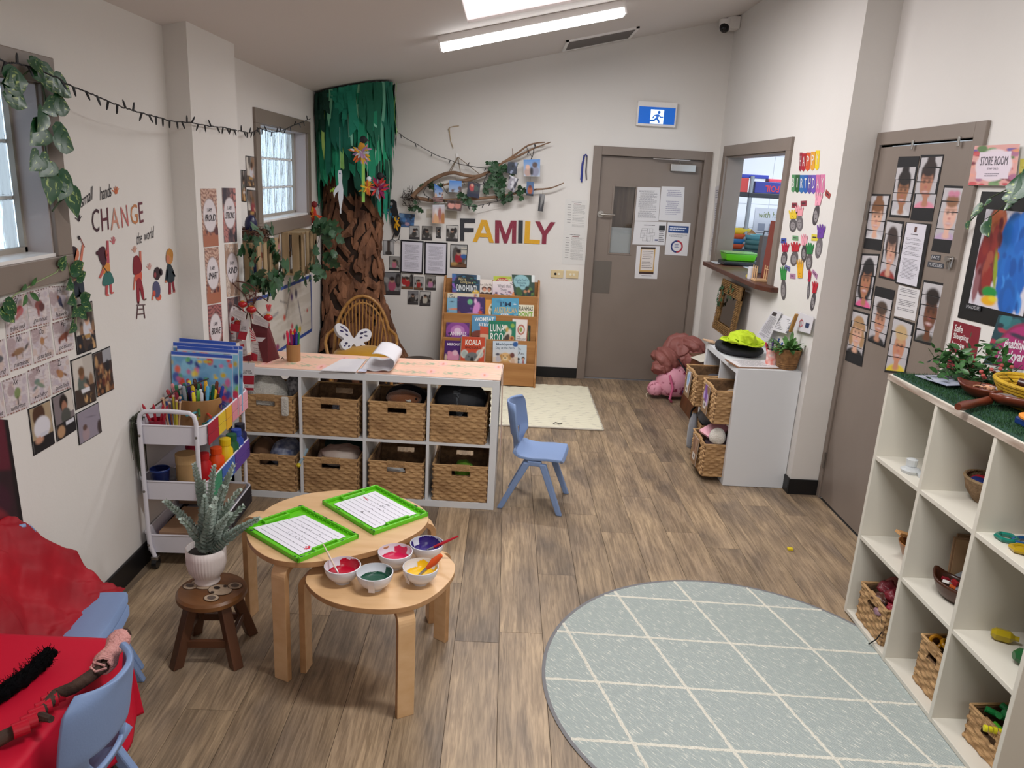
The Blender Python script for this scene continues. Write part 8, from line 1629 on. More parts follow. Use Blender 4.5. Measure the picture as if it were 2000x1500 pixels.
MB().hexa([V(k) for k in ((-.06,-.08,0),(.2,-.08,0),(.2,.3,0),(-.06,.3,0),(.0,-.08,.46),(.2,-.08,.46),(.2,.3,.46),(.0,.3,.46))]).build('wedge_body',wd,e,bevel=.004); MB().box(-.03,.2,-.1,.3,.462,.475).build('box_top',wd,e,bevel=.003)
tag(MB().slab([V((1.575,5.74,.50)),V((1.70,5.80,.52)),V((1.66,5.98,.52)),V((1.53,5.9,.50))],(0,0,.003)).build('paper_note',plain('#d8d2c4',.7)),'pale paper note on the brown wooden box','paper')
# ================================================================ STORE-ROOM DOOR: face puzzles
qs=zo(1600,230,3)
def face_ops(hair,skin,shirt,style,bgc='#c0bdc0'):
    o=[('g',bgc,'#b4b0b6')]
    if style=='long': o+=[('e',.5,.42,.30,.30,hair),('e',.5,.60,.32,.22,hair)]
    if style=='curly': o+=[('e',.5,.42,.31,.27,hair),('e',.25,.6,.11,.16,hair),('e',.76,.6,.11,.16,hair)]
    if style=='bun': o+=[('e',.5,.12,.14,.10,hair),('e',.5,.36,.25,.24,hair)]
    o+=[('e',.5,.98,.42,.20,shirt),('r',.41,.66,.59,.84,skin),('e',.5,.84,.12,.05,skin),('e',.5,.50,.215,.25,skin)]
    o+=[('e',.5,.27,.235,.13,hair)] if style!='bow' else [('e',.5,.28,.22,.11,hair),('e',.42,.17,.11,.05,'#c8809a'),('e',.60,.17,.11,.05,'#c8809a')]
    if style=='fringe': o+=[('e',.5,.33,.22,.08,hair),('e',.27,.45,.05,.16,hair),('e',.73,.45,.05,.16,hair)]
    dk='#1c1414'; s2={'#':0}; lip='#a8545a'
    o+=[('e',.415,.47,.034,.017,dk),('e',.585,.47,.034,.017,dk),('e',.415,.425,.06,.010,hair),('e',.585,.425,.06,.010,hair),('e',.5,.56,.03,.012,lip),('e',.5,.645,.075,.024,lip),('e',.5,.640,.05,.009,'#e0d8d6')]
    return o
SD='#d2a48c'; MD='#a8744f'; DK='#6a3f2a'
fz=[([(305,445),(420,448),(362,780),(260,765)],('#7a5236',SD,'#c8c8cc','bun'),'face puzzle of a smiling child with hair tied back, top one beside the hinge'),([(468,228),(590,225),(528,588),(412,580)],('#1c1618','#9a6a4c','#c8c8cc','bun'),'face puzzle of a dark haired child with a high bun, top centre left'),([(598,218),(732,215),(662,608),(535,598)],('#2a1c1c','#b07a62','#d88aa0','bun'),'face puzzle of a dark haired child in pink, top centre of the store door'),([(735,395),(872,402),(800,800),(658,780)],('#8a6248','#dcb0a0','#b8a0c0','bow'),'face puzzle of a fair child with a pink bow, right side of the store door'),
 ([(400,598),(500,608),(445,960),(350,935)],('#3a2c2a','#c89a84','#8c2a2a','fringe'),'face puzzle of a child with a brown fringe, left of the clipboard'),([(252,795),(355,798),(300,1130),(205,1105)],('#17141a','#a87254','#d85a90','long'),'face puzzle of a black haired child in pink, middle of the column beside the hinge'),([(332,985),(446,1012),(385,1348),(285,1305)],('#4a382e','#b8846a','#1c1e24','short'),'face puzzle of a short haired child in black, below the clipboard left'),([(200,1122),(297,1150),(250,1460),(152,1420)],('#a8845c','#d2a48c','#14151a','curly'),'face puzzle of a curly fair haired child, lowest beside the hinge'),([(440,1165),(562,1205),(505,1500),(383,1490)],('#c0a478','#c08468','#d8c030','short'),'face puzzle of a blond child in yellow, lowest centre of the store door'),([(615,950),(757,975),(690,1345),(553,1305)],('#241a18','#6a402c','#4a4a44','short'),'face puzzle of a dark skinned child, right of the printed page')]
f,n=WALL['sdoor']; WALL['sdoor']=(lambda p:atx(*p,SX-.0085),V((-1,0,0))); n=V((-1,0,0))
for k,(px,fa,lb) in enumerate(fz):
    qd,_=wallq('sdoor',[qs(*p) for p in px]); e=MB().slab([p+n*.0008 for p in qd],n*.0012).build('face_puzzle',plain('#0f0f14',.7)); tag(e,lb,'photo','face puzzles on the store room door')
    r=random.Random(k); m=r.choice((4,5,5)); v0=.03+.14*(k in(1,6,)) ; v1=.97-.16*(k in (0,2,3,7)); ops=face_ops(*fa)
    cuts=sorted([0,1]+[(i+1+r.uniform(-.2,.2))/m for i in range(m-1)])
    for i in range(m):
        a,b_=cuts[i],cuts[i+1]; sh=r.uniform(-.035,.035); g=.006; u0,u1=.05+sh,.95+sh; va=v0+(v1-v0)*a+g; vb=v0+(v1-v0)*b_-g; tl=r.uniform(-.010,.010)
        s4=[lerp4(qd,u0,va+tl),lerp4(qd,u1,va-tl),lerp4(qd,u1,vb-tl),lerp4(qd,u0,vb+tl)]; printed('photo_strip',s4,n,ops,e,res=(36,max(10,int(52*(b_-a)))),off=.002,th=.0006,sub=(.14,.08+a*.82,.86,.08+b_*.82),asp=1.5,seed=k)
cb=[(512,612),(660,622),(592,1003),(448,968)]; e,qd,n=doc('black clipboard with a typed letter in the middle of the store room door',cb,'sdoor',qs,col='#0c0c10',nm='black_clipboard',cat='clipboard',off=.002); i4=[lerp4(qd,.05,.02),lerp4(qd,.82,.035),lerp4(qd,.92,.955),lerp4(qd,.10,.96)]
i4=[f(p) if 0 else atx(*qs(*p),SX-.0085)+n*.0035 for p in ((520,615),(635,628),(575,990),(458,962))]; sh=MB().slab(i4,n*.0008).build('typed_letter',plain('#d6d4de',.5),e); textlines(i4,n,sh,30,(.10,.24,.92,.92),'#77757e',off=.0012,seed=7,fill=.32); blk(sh,i4,n,(.44,.05,.56,.14),'#5a3a34',.0012); textlines(i4,n,sh,1,(.3,.17,.7,.19),'#55535a',off=.0012,seed=3,fill=.7)
doc('white typed page pinned below the clipboard on the store room door',[(468,980),(592,1010),(562,1190),(440,1160)],'sdoor',qs,rows=16,seed=9,tc='#77757c',nm='typed_page',box=(.1,.06,.9,.9))
for px,s,lb in (([(660,802),(714,806),(710,836),(655,830)],'FACE','dark embossed label reading face on the store room door'),([(640,842),(732,855),(728,884),(635,872)],'PUZZLES','dark embossed label reading puzzles on the store room door')):
    e,qd,n=doc(lb,px,'sdoor',qs,col='#3c4048',nm='label_strip',cat='label'); letters('label_lettering',s,qd,n,plain('#c9c9cc'),e,(.1,.2,.92,.82),off=.003)
# posters on the near right wall
WALL['store']=(lambda p:atx(*p,SX-.0005),V((-1,0,0)))
def sgrid(label,px,ops,nm,cat='poster',res=(44,40),seed=1,off=.001,w='store'):
    qd,n=wallq(w,[qs(*p) for p in px]); o=printed(nm,qd,n,ops,res=res,seed=seed,off=off); tag(o,label,cat); return o,qd,n
fr=['#c8565a','#d8906a','#7a9a6a','#a86a8a','#e0a090','#b8404a']
WALL['frame']=(lambda p:atx(*p,SX-.0195),V((-1,0,0)))
o,qd,n=sgrid('store room sign with a border of colourful fruit and vegetables',[(915,165),(1180,153),(1148,398),(875,395)],[('bg','#d8a09a'),('b',60,fr+['#7a3040','#5a7a4a','#6a5a9a'],.09),('e',.5,.5,.40,.40,'#ddd0d8'),('r',.14,.16,.86,.84,'#ddd0dc')],'store_room_sign','sign',w='frame')
letters('sign_lettering','STORE ROOM',qd,n,plain('#3a3440'),o,(.20,.28,.80,.50),off=.0035); letters('sign_lettering','(STAFF ONLY)',qd,n,plain('#4a4450'),o,(.38,.56,.62,.62),off=.0035); textlines(qd,n,o,2,(.34,.70,.66,.80),'#77707c',off=.0035,seed=2)
e,qd,n=doc('black card mount holding the red and blue child painting',[(955,432),(1330,440),(1290,1290),(812,1170)],'store',qs,col='#0b0b0e',nm='painting_mount',cat='painting')
pops=[('bg','#d0ccd6'),('e',.26,.30,.20,.36,'#7a3428'),('e',.30,.12,.16,.16,'#a85a3a'),('e',.16,.52,.16,.30,'#7c1f24'),('e',.22,.70,.13,.20,'#6a2a30'),('e',.08,.78,.06,.20,'#8a5a60'),('e',.62,.40,.24,.40,'#1c62b0'),('e',.70,.66,.22,.40,'#1f6ac0'),('e',.78,.20,.14,.22,'#2a70c8'),('e',.68,.85,.14,.18,'#1a58a8'),('b',26,['#1450a0','#3a86d8','#1a60b8'],.05,(.5,.1,.9,.95)),('b',16,['#5a1c20','#9a4a3a','#8c2a24'],.05,(.08,.1,.4,.75)),('e',.40,.62,.035,.2,'#8a9a2a',-.2),('e',.36,.84,.14,.06,'#1f8a3c'),('e',.36,.93,.14,.05,'#e0a81c'),('e',.44,.90,.08,.03,'#d8c82a'),('e',.92,.12,.10,.10,'#d8d8e4')]
i4=[atx(*qs(*p),SX)+n*.0032 for p in ((985,535),(1290,560),(1200,1165),(880,1085))]; printed('painted_sheet',i4,n,pops,e,res=(50,80),off=.0,th=.0008,asp=1.6)
WALL['paint']=(lambda p:atx(*p,SX-.0055),V((-1,0,0)))
e,qd,n=doc('black embossed name label under the child painting',[(862,1088),(950,1105),(946,1135),(858,1118)],'paint',qs,col='#23262c',nm='label_strip',cat='label'); letters('label_lettering','MADDIE',qd,n,plain('#b8b8bc'),e,(.08,.2,.93,.8),off=.003)
e,qd,n=doc('dark red poster reading safe sleeping image guide',[(792,1188),(948,1230),(905,1500),(745,1475)],'store',qs,col='#7c1a2a',nm='red_poster',cat='poster')
for i,s in enumerate(('Safe','Sleeping','Image','Guide')): letters('poster_lettering',s,qd,n,plain('#ddd8d6'),e,(.08,.06+.17*i,{0:.40,1:.66,2:.54,3:.52}[i],.06+.17*i+.15),off=.003,bold=.02)
o,qd,n=sgrid('magenta poster reading backyard with a dark floral border',[(1055,1155),(1330,1190),(1290,1490),(965,1440)],[('bg','#23464f'),('b',30,['#8c2a3c','#2f6a70','#a83a50','#1c3440','#3a7a80'],.10),('e',.62,.72,.48,.62,'#8a2a50'),('e',.62,.72,.43,.56,'#a8326f'),('e',.5,.36,.16,.04,'#3a3448',.2),('e',.7,.38,.16,.04,'#3a3448',-.2)],'magenta_poster',res=(50,44))
letters('poster_lettering',"Baabinje's",qd,n,plain('#e6dce2'),o,(.30,.42,.80,.68),off=.0035,bold=.025,shear=.15); letters('poster_lettering','Backyard',qd,n,plain('#e6dce2'),o,(.24,.66,.82,.92),off=.0035,bold=.025,shear=.15)
sgrid('yellow paper with a brown drawing cut by the right picture edge',[(1182,240),(1330,235),(1330,372),(1172,362)],[('g','#d8cc5a','#e0d890'),('e',.1,.75,.1,.1,'#a8643a'),('b',6,['#c8b03a'],.1)],'yellow_paper','paper')
e=empty('pothos_vine','variegated pothos vine hanging over the black mounted painting','vine',(SX-.05,2.5,1.7)); pw=lambda p,o=.05: atx(*qs(*p),SX-o)-e.location
MB().tube([pw((1260,330)),pw((1150,400)),pw((1080,430)),pw((1000,470)),pw((930,560)),pw((880,610))],.0025,6).build('stem',mat('vine_stem','#39472c',.7),e); MB().tube([pw((1100,500)),pw((1020,570)),pw((960,600)),pw((985,700))],.002,6).build('stem',mat('vine_stem','#39472c',.7),e)
for a,b_,s in (((1240,400),(1080,400),.17),((1200,430),(1060,470),.13),((1150,480),(1075,545),.12),((960,520),(880,580),.11),((880,600),(868,655),.05),((985,600),(990,700),.055),((1010,480),(960,520),.06),((1230,290),(1180,330),.07)):
    A_,B_=pw(a),pw(b_,.07); leaf(e,A_,B_-A_,(-1,.1,.2),(B_-A_).length,'heart')
# ================================================================ SHELF TOP
ZT=Ch+.0095
he=empty('artificial_foliage','heap of artificial leafy greenery with small red berries on the far end of the turf top','foliage',(1.885,2.885,ZT)); r=random.Random(17)
b=MB()
for i in range(34):
    a=r.random()*6.28; c=V((r.uniform(-.10,.08),r.uniform(-.16,.12),.02)); pts=[c+V((math.cos(a)*.06*t,math.sin(a)*.08*t,.03*t*r.random()+.02*t)) for t in range(3)]
    for p in pts: p.x=min(p.x,.14)
    b.tube(pts,.0015,4,cap=False)
b.build('twigs',mat('vine_stem','#39472c',.7),he)
for i in range(275):
    p=V((r.gauss(-.02,.07),r.gauss(-.0,.09),abs(r.gauss(.03,.05))+.01)); p.x=max(-.2,min(p.x,.12)); p.y=max(-.26,min(p.y,.085 if p.x<.05 else .2)); d=V((r.gauss(0,1),r.gauss(0,1),r.uniform(0,.9))); leaf(he,p,d,(r.gauss(0,.5),r.gauss(0,.5),1),.042*r.uniform(.7,1.25),'oval')
for (x,y,z) in ((-.12,.04,.10),(-.15,.0,.08),(-.05,.05,.13),(.06,-.05,.15),(.09,.06,.16)):
    for j in range(4): leaf(he,V((x,y,z-.02*j)),(r.gauss(0,1),r.gauss(0,1),.8),(r.gauss(0,.6),-.6,.6),.05,'oval')
b=MB()
for i in range(12): b.ball((r.uniform(-.08,.10),r.uniform(-.22,.06),r.uniform(.05,.11)),.008,8)
b.build('berries',plain('#a84a44',.5),he)
for i,(x,y,rz) in enumerate(((1.765,2.84,.3),(1.80,2.88,.5),(1.77,2.93,.2))): e=tag(MB().box(-.07,.07,-.05,.05,0,.003).build('printed_card',mat('card_print','#b8bcc8',.5,nz=(20,'#8a92a8')),bevel=.0005),['printed card lying half under the greenery, top of the pile','printed card lying half under the greenery, middle of the pile','printed card at the far end under the greenery'][i],'card'); e.location=(x,y,ZT+.014-.005*i); e.rotation_euler=(0,0,rz)
def leafbowl(label,c,L,Wd,Hh,rz,m,nm='wooden_leaf_bowl'):
    b=MB()
    def f1(u,v,k=1):
        a=2*PI*u; w=abs(math.cos(a)); R=V((math.cos(a)*L,math.sin(a)*Wd*(1-.25*w**4),0)); h=(.2+.8*v)**1.0; rim=Hh*(1+.35*w**6)
        return V((R.x*(v**.55)*k,R.y*(v**.55)*k,rim*v**2))
    b.grid(lambda u,v:f1(u,max(.001,v)),40,12,True); o=b.build(nm,m,smooth=2,solid=.008); o.location=c; o.rotation_euler=(0,0,rz); tag(o,label,'bowl'); return o
wdm=mat('polished_wood','#6f3420',.3,nz=(5,'#4e2013'),st=(1,4,4)); wdl=mat('light_bowl_wood','#a8703c',.35,nz=(5,'#8f5a2c'))
lb=leafbowl('brown wooden leaf shaped bowl of pale shavings on the turf top',(1.80,2.66,ZT+.004),.105,.058,.042,-.75,wdm)
for i in range(16): r_=random.Random(i); o=MB().hexa([V(p) for p in ((-.012,-.006,0),(.012,-.008,.002),(.010,.007,.003),(-.010,.006,0),(-.010,-.005,.005),(.010,-.006,.006),(.009,.006,.007),(-.009,.005,.005))]).build('wood_chip',mat('pale_chip','#c89878',.7,rand=.2)); o.location=(1.80+r_.uniform(-.045,.045),2.66+r_.uniform(-.04,.04),ZT+.028+.002*i*.5); o.rotation_euler=(r_.uniform(-.5,.5),r_.uniform(-.5,.5),r_.random()*6); tag(o,'pale wood shaving in the leaf shaped bowl on the turf top','shaving','pale shavings in the leaf bowl')
rb=empty('rope_basket','large round yellow coiled rope basket at the right end of the turf top','basket',(1.90,2.55,ZT)); b=MB(); 
for i in range(8):
    rr_=.060+.0125*i if i>1 else .04+.02*i; z=.007+.0118*max(0,i-0); R=.075+.062*(i/7)**.7; b=MB(); b.tube([(R*math.cos(t)*.9,R*math.sin(t)*1.15,z) for t in [2*PI*k/40 for k in range(41)]],.0078,8,cap=False); b.build('rope_coil',mat('yellow_rope','#c9a21c',.7,nz=(30,'#a8841a'),bump=(150,.5)),rb,smooth=True)
MB().lathe([(.001,.002),(.075,.002),(.075,.008),(.001,.008)],n=30,sx=.9,sy=1.15).build('base',mat('yellow_rope','#c9a21c',.7),rb)
e=tag(MB().tube([(1.86,2.60,ZT+.085),(1.93,2.52,ZT+.07),(1.99,2.42,ZT+.05)],[.016,.018,.017],10).build('dark_wood_rod',mat('dark_rod','#3a1c14',.35),smooth=True),'dark polished wooden rod leaning in the yellow rope basket','rod')
e=tag(MB().box(-.05,.05,-.004,.004,0,.14).build('blue_card',plain('#1f4fa8',.4)),'blue and white card standing in the yellow rope basket','card'); e.location=(1.95,2.44,ZT+.04); e.rotation_euler=(.1,0,.4)
sc=empty('wooden_scoop','long brown wooden scoop with a clear bag lying along the turf edge','scoop',(1.69,2.48,ZT+.018)); sc.rotation_euler=(0,0,-.02)
P=lambda x,z:aty(x,z,2.48)
a0=fl(1872,795,ZT+.022)-sc.location; a1=fl(1930,782,ZT+.022)-sc.location; a2=fl(2030,800,ZT+.022)-sc.location
MB().tube([a0,a0.lerp(a1,.15),a0.lerp(a1,.7),a1],[.012,.017,.014,.016],12).build('handle',wdm,sc,smooth=True)
d=(a2-a1).normalized(); s=V((-d.y,d.x,0)); b=MB(); 
def sf(u,v): w=.05*min(1,(u+.12)*2.2); a=PI*(v-.5)*1.2; return a1+d*(u*(a2-a1).length)+s*(w*math.sin(a))+V((0,0,.016-.03*math.cos(a)*min(1,u*4+.3)+.012))
b.grid(sf,16,12).build('scoop_body',wdm,sc,smooth=2,solid=.006)
lump('clear_bag','',None,tuple(a1.lerp(a2,.45)+V((0,0,.022))),(.06,.03,.014),mat('clear_bag','#a89a9c',.15,trans=.55),95,.25,parent=sc,rz=math.atan2(d.y,d.x))
e=tag(MB().lathe([(.001,0),(.07,0),(.07,.006),(.001,.006)],n=30,sx=.75).build('orange_disc',plain('#e08c38',.5)),'orange oval disc with a drawn line on top of the blue lid','disc'); e.location=(1.755,2.315,ZT+.028); MB().tube([(-.03,-.01,.007),(.0,.015,.007),(.03,.0,.007)],.001,4).build('pen_line',plain('#5a3420'),e)
e=tag(MB().box(-.055,.055,-.06,.06,0,.026).build('blue_lid',plain('#16306a',.35),bevel=.006),'dark blue plastic lid beneath the orange disc on the turf','lid'); e.location=(1.765,2.31,ZT)  # flat plastic lid lying under the orange disc, not a tub
# ---- things in the cubbies
p=fl(1778,922,.764); e=empty('clear_magnet_toy','clear plastic toy pieces in the top far cubby','toy',p); cp_=mat('clear_plastic','#eef2f4',.15,trans=.45)
MB().lathe([(.001,0),(.035,0),(.04,.012),(.03,.018),(.001,.018)],n=12).build('disc_piece',cp_,e); o=MB().lathe([(.02,0),(.022,.03),(.012,.034),(.001,.034)],n=12).build('cup_piece',cp_,e); o.location=(.01,.02,.018); o=MB().lathe([(.001,0),(.028,0),(.03,.012),(.001,.014)],n=10).build('disc_piece',cp_,e); o.location=(.03,-.055,0)
rbk=empty('round_basket','round jute basket of bright woollen pieces in the top middle cubby','basket',(1.83,2.56,.7635)); MB().lathe([(.001,0),(.055,0),(.085,.04),(.098,.085),(.092,.088),(.078,.04),(.05,.006),(.001,.006)],n=34).build('woven_wall',mat('jute','#96795a',.85,nz=(40,'#6f573c'),bump=(140,1)),rbk,smooth=2); MB().tube([(.095*math.cos(t),.095*math.sin(t),.088) for t in [2*PI*k/30 for k in range(31)]],.006,6).build('rim',mat('jute_rim','#a58a68',.85,bump=(140,1)),rbk)
for i,(c,nm,x,y,z) in enumerate((('#b3142c','crimson',-.03,.03,.07),('#b31c4a','raspberry',-.03,-.035,.065),('#1c2f7a','navy',-.055,.0,.075),('#2a9a2c','green',.0,-.02,.095),('#8c1c2c','dark red',.04,.02,.08))): lump('wool_piece',nm+' wool piece in the round jute basket','wool',(1.83+x,2.56+y,.7635+z),(.032,.035,.02),plain(c,.9),100+i,.3,nu=16,nv=10)
e=empty('wooden_bowl','round pale wooden bowl of wooden offcuts in the middle row far cubby','bowl',(1.745,2.775,.3905)); MB().lathe([(.001,0),(.035,0),(.06,.03),(.082,.085),(.078,.087),(.055,.032),(.03,.008),(.001,.008)],n=34).build('bowl_body',wdl,e,smooth=True)
for i,(c,nm,x,y,z,rx,ry,rz,sx,sy) in enumerate((('#b98a58','long tan',-.055,.02,.115,.2,.35,.4,.055,.014),('#c8a070','pale',.0,-.01,.10,.1,-.3,1.2,.04,.02),('#8a5230','brown',-.01,-.035,.085,.5,.1,.2,.03,.022),('#7a4526','dark brown',.03,-.02,.10,.3,.6,2.2,.035,.02),('#b98250','amber',.03,.03,.12,-.4,.5,.9,.03,.018),('#c9a57c','cream',-.02,.04,.10,.3,.1,2.8,.03,.016))): o=MB().box(-sx,sx,-sy,sy,-.006,.006).build('wood_offcut',mat('offcut_'+nm.replace(' ','_'),c,.55,nz=(12,c)),bevel=.001); o.location=(1.745+x,2.775+y,.3905+z); o.rotation_euler=(rx,ry,rz); tag(o,nm+' wooden offcut sticking out of the round pale bowl','offcut','wooden offcuts in the pale bowl')
ply=mat('puzzle_ply','#a08062',.6,nz=(5,'#8c6c50'))
for i,(x,y,lb_) in enumerate(((1.90,2.615,'plywood shape puzzle board leaning at the back, rear of the pair'),(1.87,2.585,'plywood shape puzzle board with star cut outs, front of the pair'))):
    e=empty('puzzle_board',lb_,'puzzle',(x,y,.3905)); e.rotation_euler=(-.10,0,-.15); MB().box(-.105,.11,-.005,.005,0,.20).build('board',ply,e,bevel=.002); MB().box(-.097,.102,-.008,-.005,.008,.192).build('raised_panel',mat('panel_ply','#ac8c6a',.6),e)
    if i:
        for cx_,cz_,R,c in ((.05,.11,.045,'#4a3c34'),(.03,.04,.035,'#231c3a'),(-.07,.02,.02,'#5a3a34')): MB().slab([V((cx_+(R if k%2==0 else R*.45)*math.cos(k*PI/5+.3),-.009,cz_+(R if k%2==0 else R*.45)*math.sin(k*PI/5+.3))) for k in range(10)],(0,.001,0)).build('star_shape',plain(c,.6),e)
leafbowl('dark brown wooden leaf shaped bowl of coloured blocks in the middle cubby',(1.735,2.49,.3955),.10,.055,.065,-1.25,mat('walnut','#4f2c18',.3,nz=(5,'#37190d')),'wooden_leaf_bowl')
e=tag(MB().slab([V((1.72,2.56,.43)),V((1.90,2.60,.50)),V((1.90,2.44,.47)),V((1.75,2.40,.42))],(0,0,.004)).build('grey_board',plain('#8c8f96',.5)),'grey printed board behind the dark leaf bowl','board')
for i,(c,nm,x,y) in enumerate((('#8c1c2c','dark red',-.01,.055),('#d0622a','orange',-.02,-.005),('#d8d4d0','white',-.02,.03),('#b83a2a','red',.01,-.03),('#c8a82c','yellow',.04,.0),('#a8242c','crimson',.01,.03))): o=MB().box(-.013,.013,-.01,.01,-.006,.006).build('toy_block',plain(c,.5),bevel=.001); o.location=(1.735+x,2.49+y,.448); o.rotation_euler=(.3*i,.2,i); tag(o,nm+' block in the dark brown leaf bowl','block')
def loopshape(label,c,col,w,l,rz,hole=True):
    m=mat('tr_'+col.strip('#'),col,.15,trans=.35); o=MB(); 
    if hole: o.tube([(w*math.cos(t)*(1 if 1 else 1),l*math.sin(t),.008) for t in [2*PI*k/6+.3 for k in range(7)]],.008,6)
    else: o.tube([(w*math.cos(t),l*math.sin(t),.008) for t in [2*PI*k/24 for k in range(25)]],.007,6)
    e=o.build('translucent_link',m,smooth=True); e.location=c; e.rotation_euler=(0,0,rz); tag(e,label,'toy'); return e
loopshape('teal green translucent square link in the top near cubby',(1.69,2.245,.765),'#1c8a78',.030,.030,.3); loopshape('blue translucent oval link beside the teal one',(1.735,2.225,.765),'#1c5f9c',.038,.022,.2,False); 
e=loopshape('yellow translucent shape in front of the blue link',(1.69,2.165,.765),'#c8a51c',.035,.03,.1); lump('yellow_fill','',None,(0,0,.004),(.032,.028,.008),mat('tr_c8a51c','#c8a51c',.15,trans=.35),7,.2,parent=e)
def gem(label,c,col,L,R,rz,n=6):
    m=mat('gem_'+col.strip('#'),col,.12,trans=.35); e=tag(MB().tube([(-L,0,R),(-L*.6,0,R),(L*.6,0,R),(L,0,R)],[R*.5,R,R,R*.5],n).build('gem_block',m),label,'toy'); e.location=c; e.rotation_euler=(0,0,rz); return e
g=gem('yellow translucent gem shaped block on the middle near shelf',(1.755,2.24,.3905),'#c8b01c',.034,.022,-.5); MB().tube([(.034,0,.022),(.048,0,.022)],.009,8).build('stud',mat('gem_c8b01c','#c8b01c'),g)
gem('green translucent gem shaped block at the near end of the middle shelf',(1.765,2.105,.3905),'#1c6a34',.055,.028,-.2,8)
tag(MB().box(-.014,.014,-.012,.012,0,.012).build('yellow_scrap',plain('#d8c020',.5),bevel=.003),'tiny yellow scrap lying on the bare floor','scrap').location=fl(1543,1074,.001)
# baskets in the bottom row
e=basket('dark woven basket of maroon ribbons in the far bottom cubby',(1.765,2.845,.0245),-PI/2,w=.23,d=.25,h=.165)
for i,(c,nm,x,y,z,s) in enumerate((('#6c1524','maroon',-.04,.04,.18,.05),('#7c1c2c','wine red',-.05,-.03,.185,.045),('#8a4a44','dusty brown',.0,.05,.19,.05),('#4f2c22','dark brown',-.09,.0,.155,.04),('#b08878','blush',.02,-.01,.215,.04),('#5f1a28','plum',.05,-.05,.18,.05),('#8c2433','ruby',-.07,-.07,.15,.035),('#8a6a74','grey pink',-.11,-.05,.12,.03))): lump('ribbon_bundle',nm+' ribbon bundle in the far bottom basket','ribbon',(1.765+x,2.845+y,.0245+z),(s,s,s*.6),mat('satin_'+nm.replace(' ','_'),c,.35,bump=(25,.8)),110+i,.45,nu=24,nv=14)
tag(MB().tube([(1.66,2.79,.19),(1.640,2.76,.14),(1.643,2.74,.09),(1.625,2.74,.05),(1.608,2.76,.012)],.003,6).build('loose_string',plain('#0c0c0e')),'black cord dangling from the far bottom basket to the rug','cord')
e=basket('tall woven basket of yellow rings in the middle bottom cubby',(1.80,2.445,.0245),-PI/2+.02,w=.165,d=.26,h=.195,group='woven storage baskets')
for i,(x,y,z,rx,c,nm) in enumerate(((-.06,.03,.185,.5,'#e0a018','amber'),(-.02,.00,.19,.2,'#e6b01c','golden'),(-.07,-.03,.175,.9,'#e0a818','yellow'),(.02,.03,.19,1.1,'#d89a18','deep amber'),(-.03,-.05,.18,.7,'#e8b820','bright yellow'),(.04,-.03,.195,.3,'#dca41c','honey'),(-.085,.06,.18,1.3,'#d8941c','dark amber'))):
    o=MB().tube([(.021*math.cos(t),.021*math.sin(t),0) for t in [2*PI*k/18 for k in range(19)]],.0075,8).build('toy_ring',plain(c,.3),smooth=True); o.location=(1.80+x,2.445+y,.0245+z); o.rotation_euler=(rx,.4,i); tag(o,nm+' plastic ring in the middle bottom basket','ring','yellow rings in the bottom basket')
o=MB().tube([(-.03,0,0),(0,.01,.01),(.03,0,.0)],.009,8).build('red_peg',plain('#b0242c',.3)); o.location=(1.775,2.47,.235); tag(o,'small red peg among the yellow rings','peg')
e=basket('woven basket of coloured tube connectors in the near bottom cubby',(1.815,2.12,.0245),-PI/2+.08,w=.20,d=.25,h=.13)
def conn(label,x,y,z,col,rz,ry,cross=True,L=.045,r_=.011):
    b=MB().tube([(-L,0,0),(L,0,0)],r_,10)
    if cross: b.tube([(0,-L*.75,0),(0,L*.75,0)],r_,10)
    o=b.build('tube_connector',plain(col,.35)); o.location=(x,y,z); o.rotation_euler=(.2,ry,rz); tag(o,label,'toy','tube connectors in the near basket')
for a in (('emerald cross shaped connector at the far side of the near basket',1.78,2.15,.175,'#128a4c',.5,.3),('green cross connector on the left of the near basket',1.745,2.165,.155,'#1c8f4a',1.1,.5),('dark green straight connector standing up at the back',1.82,2.14,.19,'#0f6a3c',1.2,-.9,False),('pink straight connector across the basket',1.765,2.125,.165,'#c8527a',.9,.5,False),('second pink connector at the back right',1.845,2.10,.185,'#b8486e',.6,.6,False),('lime connector in the middle of the basket',1.80,2.09,.155,'#5fae2c',.3,.4,False),('navy connector under the pink ones',1.79,2.10,.135,'#2a2f68',-.4,.1,True),('slate blue connector at the front of the basket',1.76,2.06,.12,'#3c4a86',.1,.1,False),('bright green connector at the front left',1.735,2.095,.13,'#55b02c',-1.1,.3,False),('red connector at the front corner of the basket',1.745,2.04,.10,'#b8182c',-.1,.0,False)): conn(*a)
o=MB(); 
for k in range(9): o.tube([(-.06+.014*k,0,0),(-.05+.014*k,0,0)],.010 if k%2 else .0115,10)
o=o.build('yellow_tube',plain('#d8d01c',.35),smooth=True); o.location=(1.715,2.075,.155); o.rotation_euler=(0,-.03,-.35); tag(o,'long ribbed yellow tube lying across the rim of the near basket','tube')
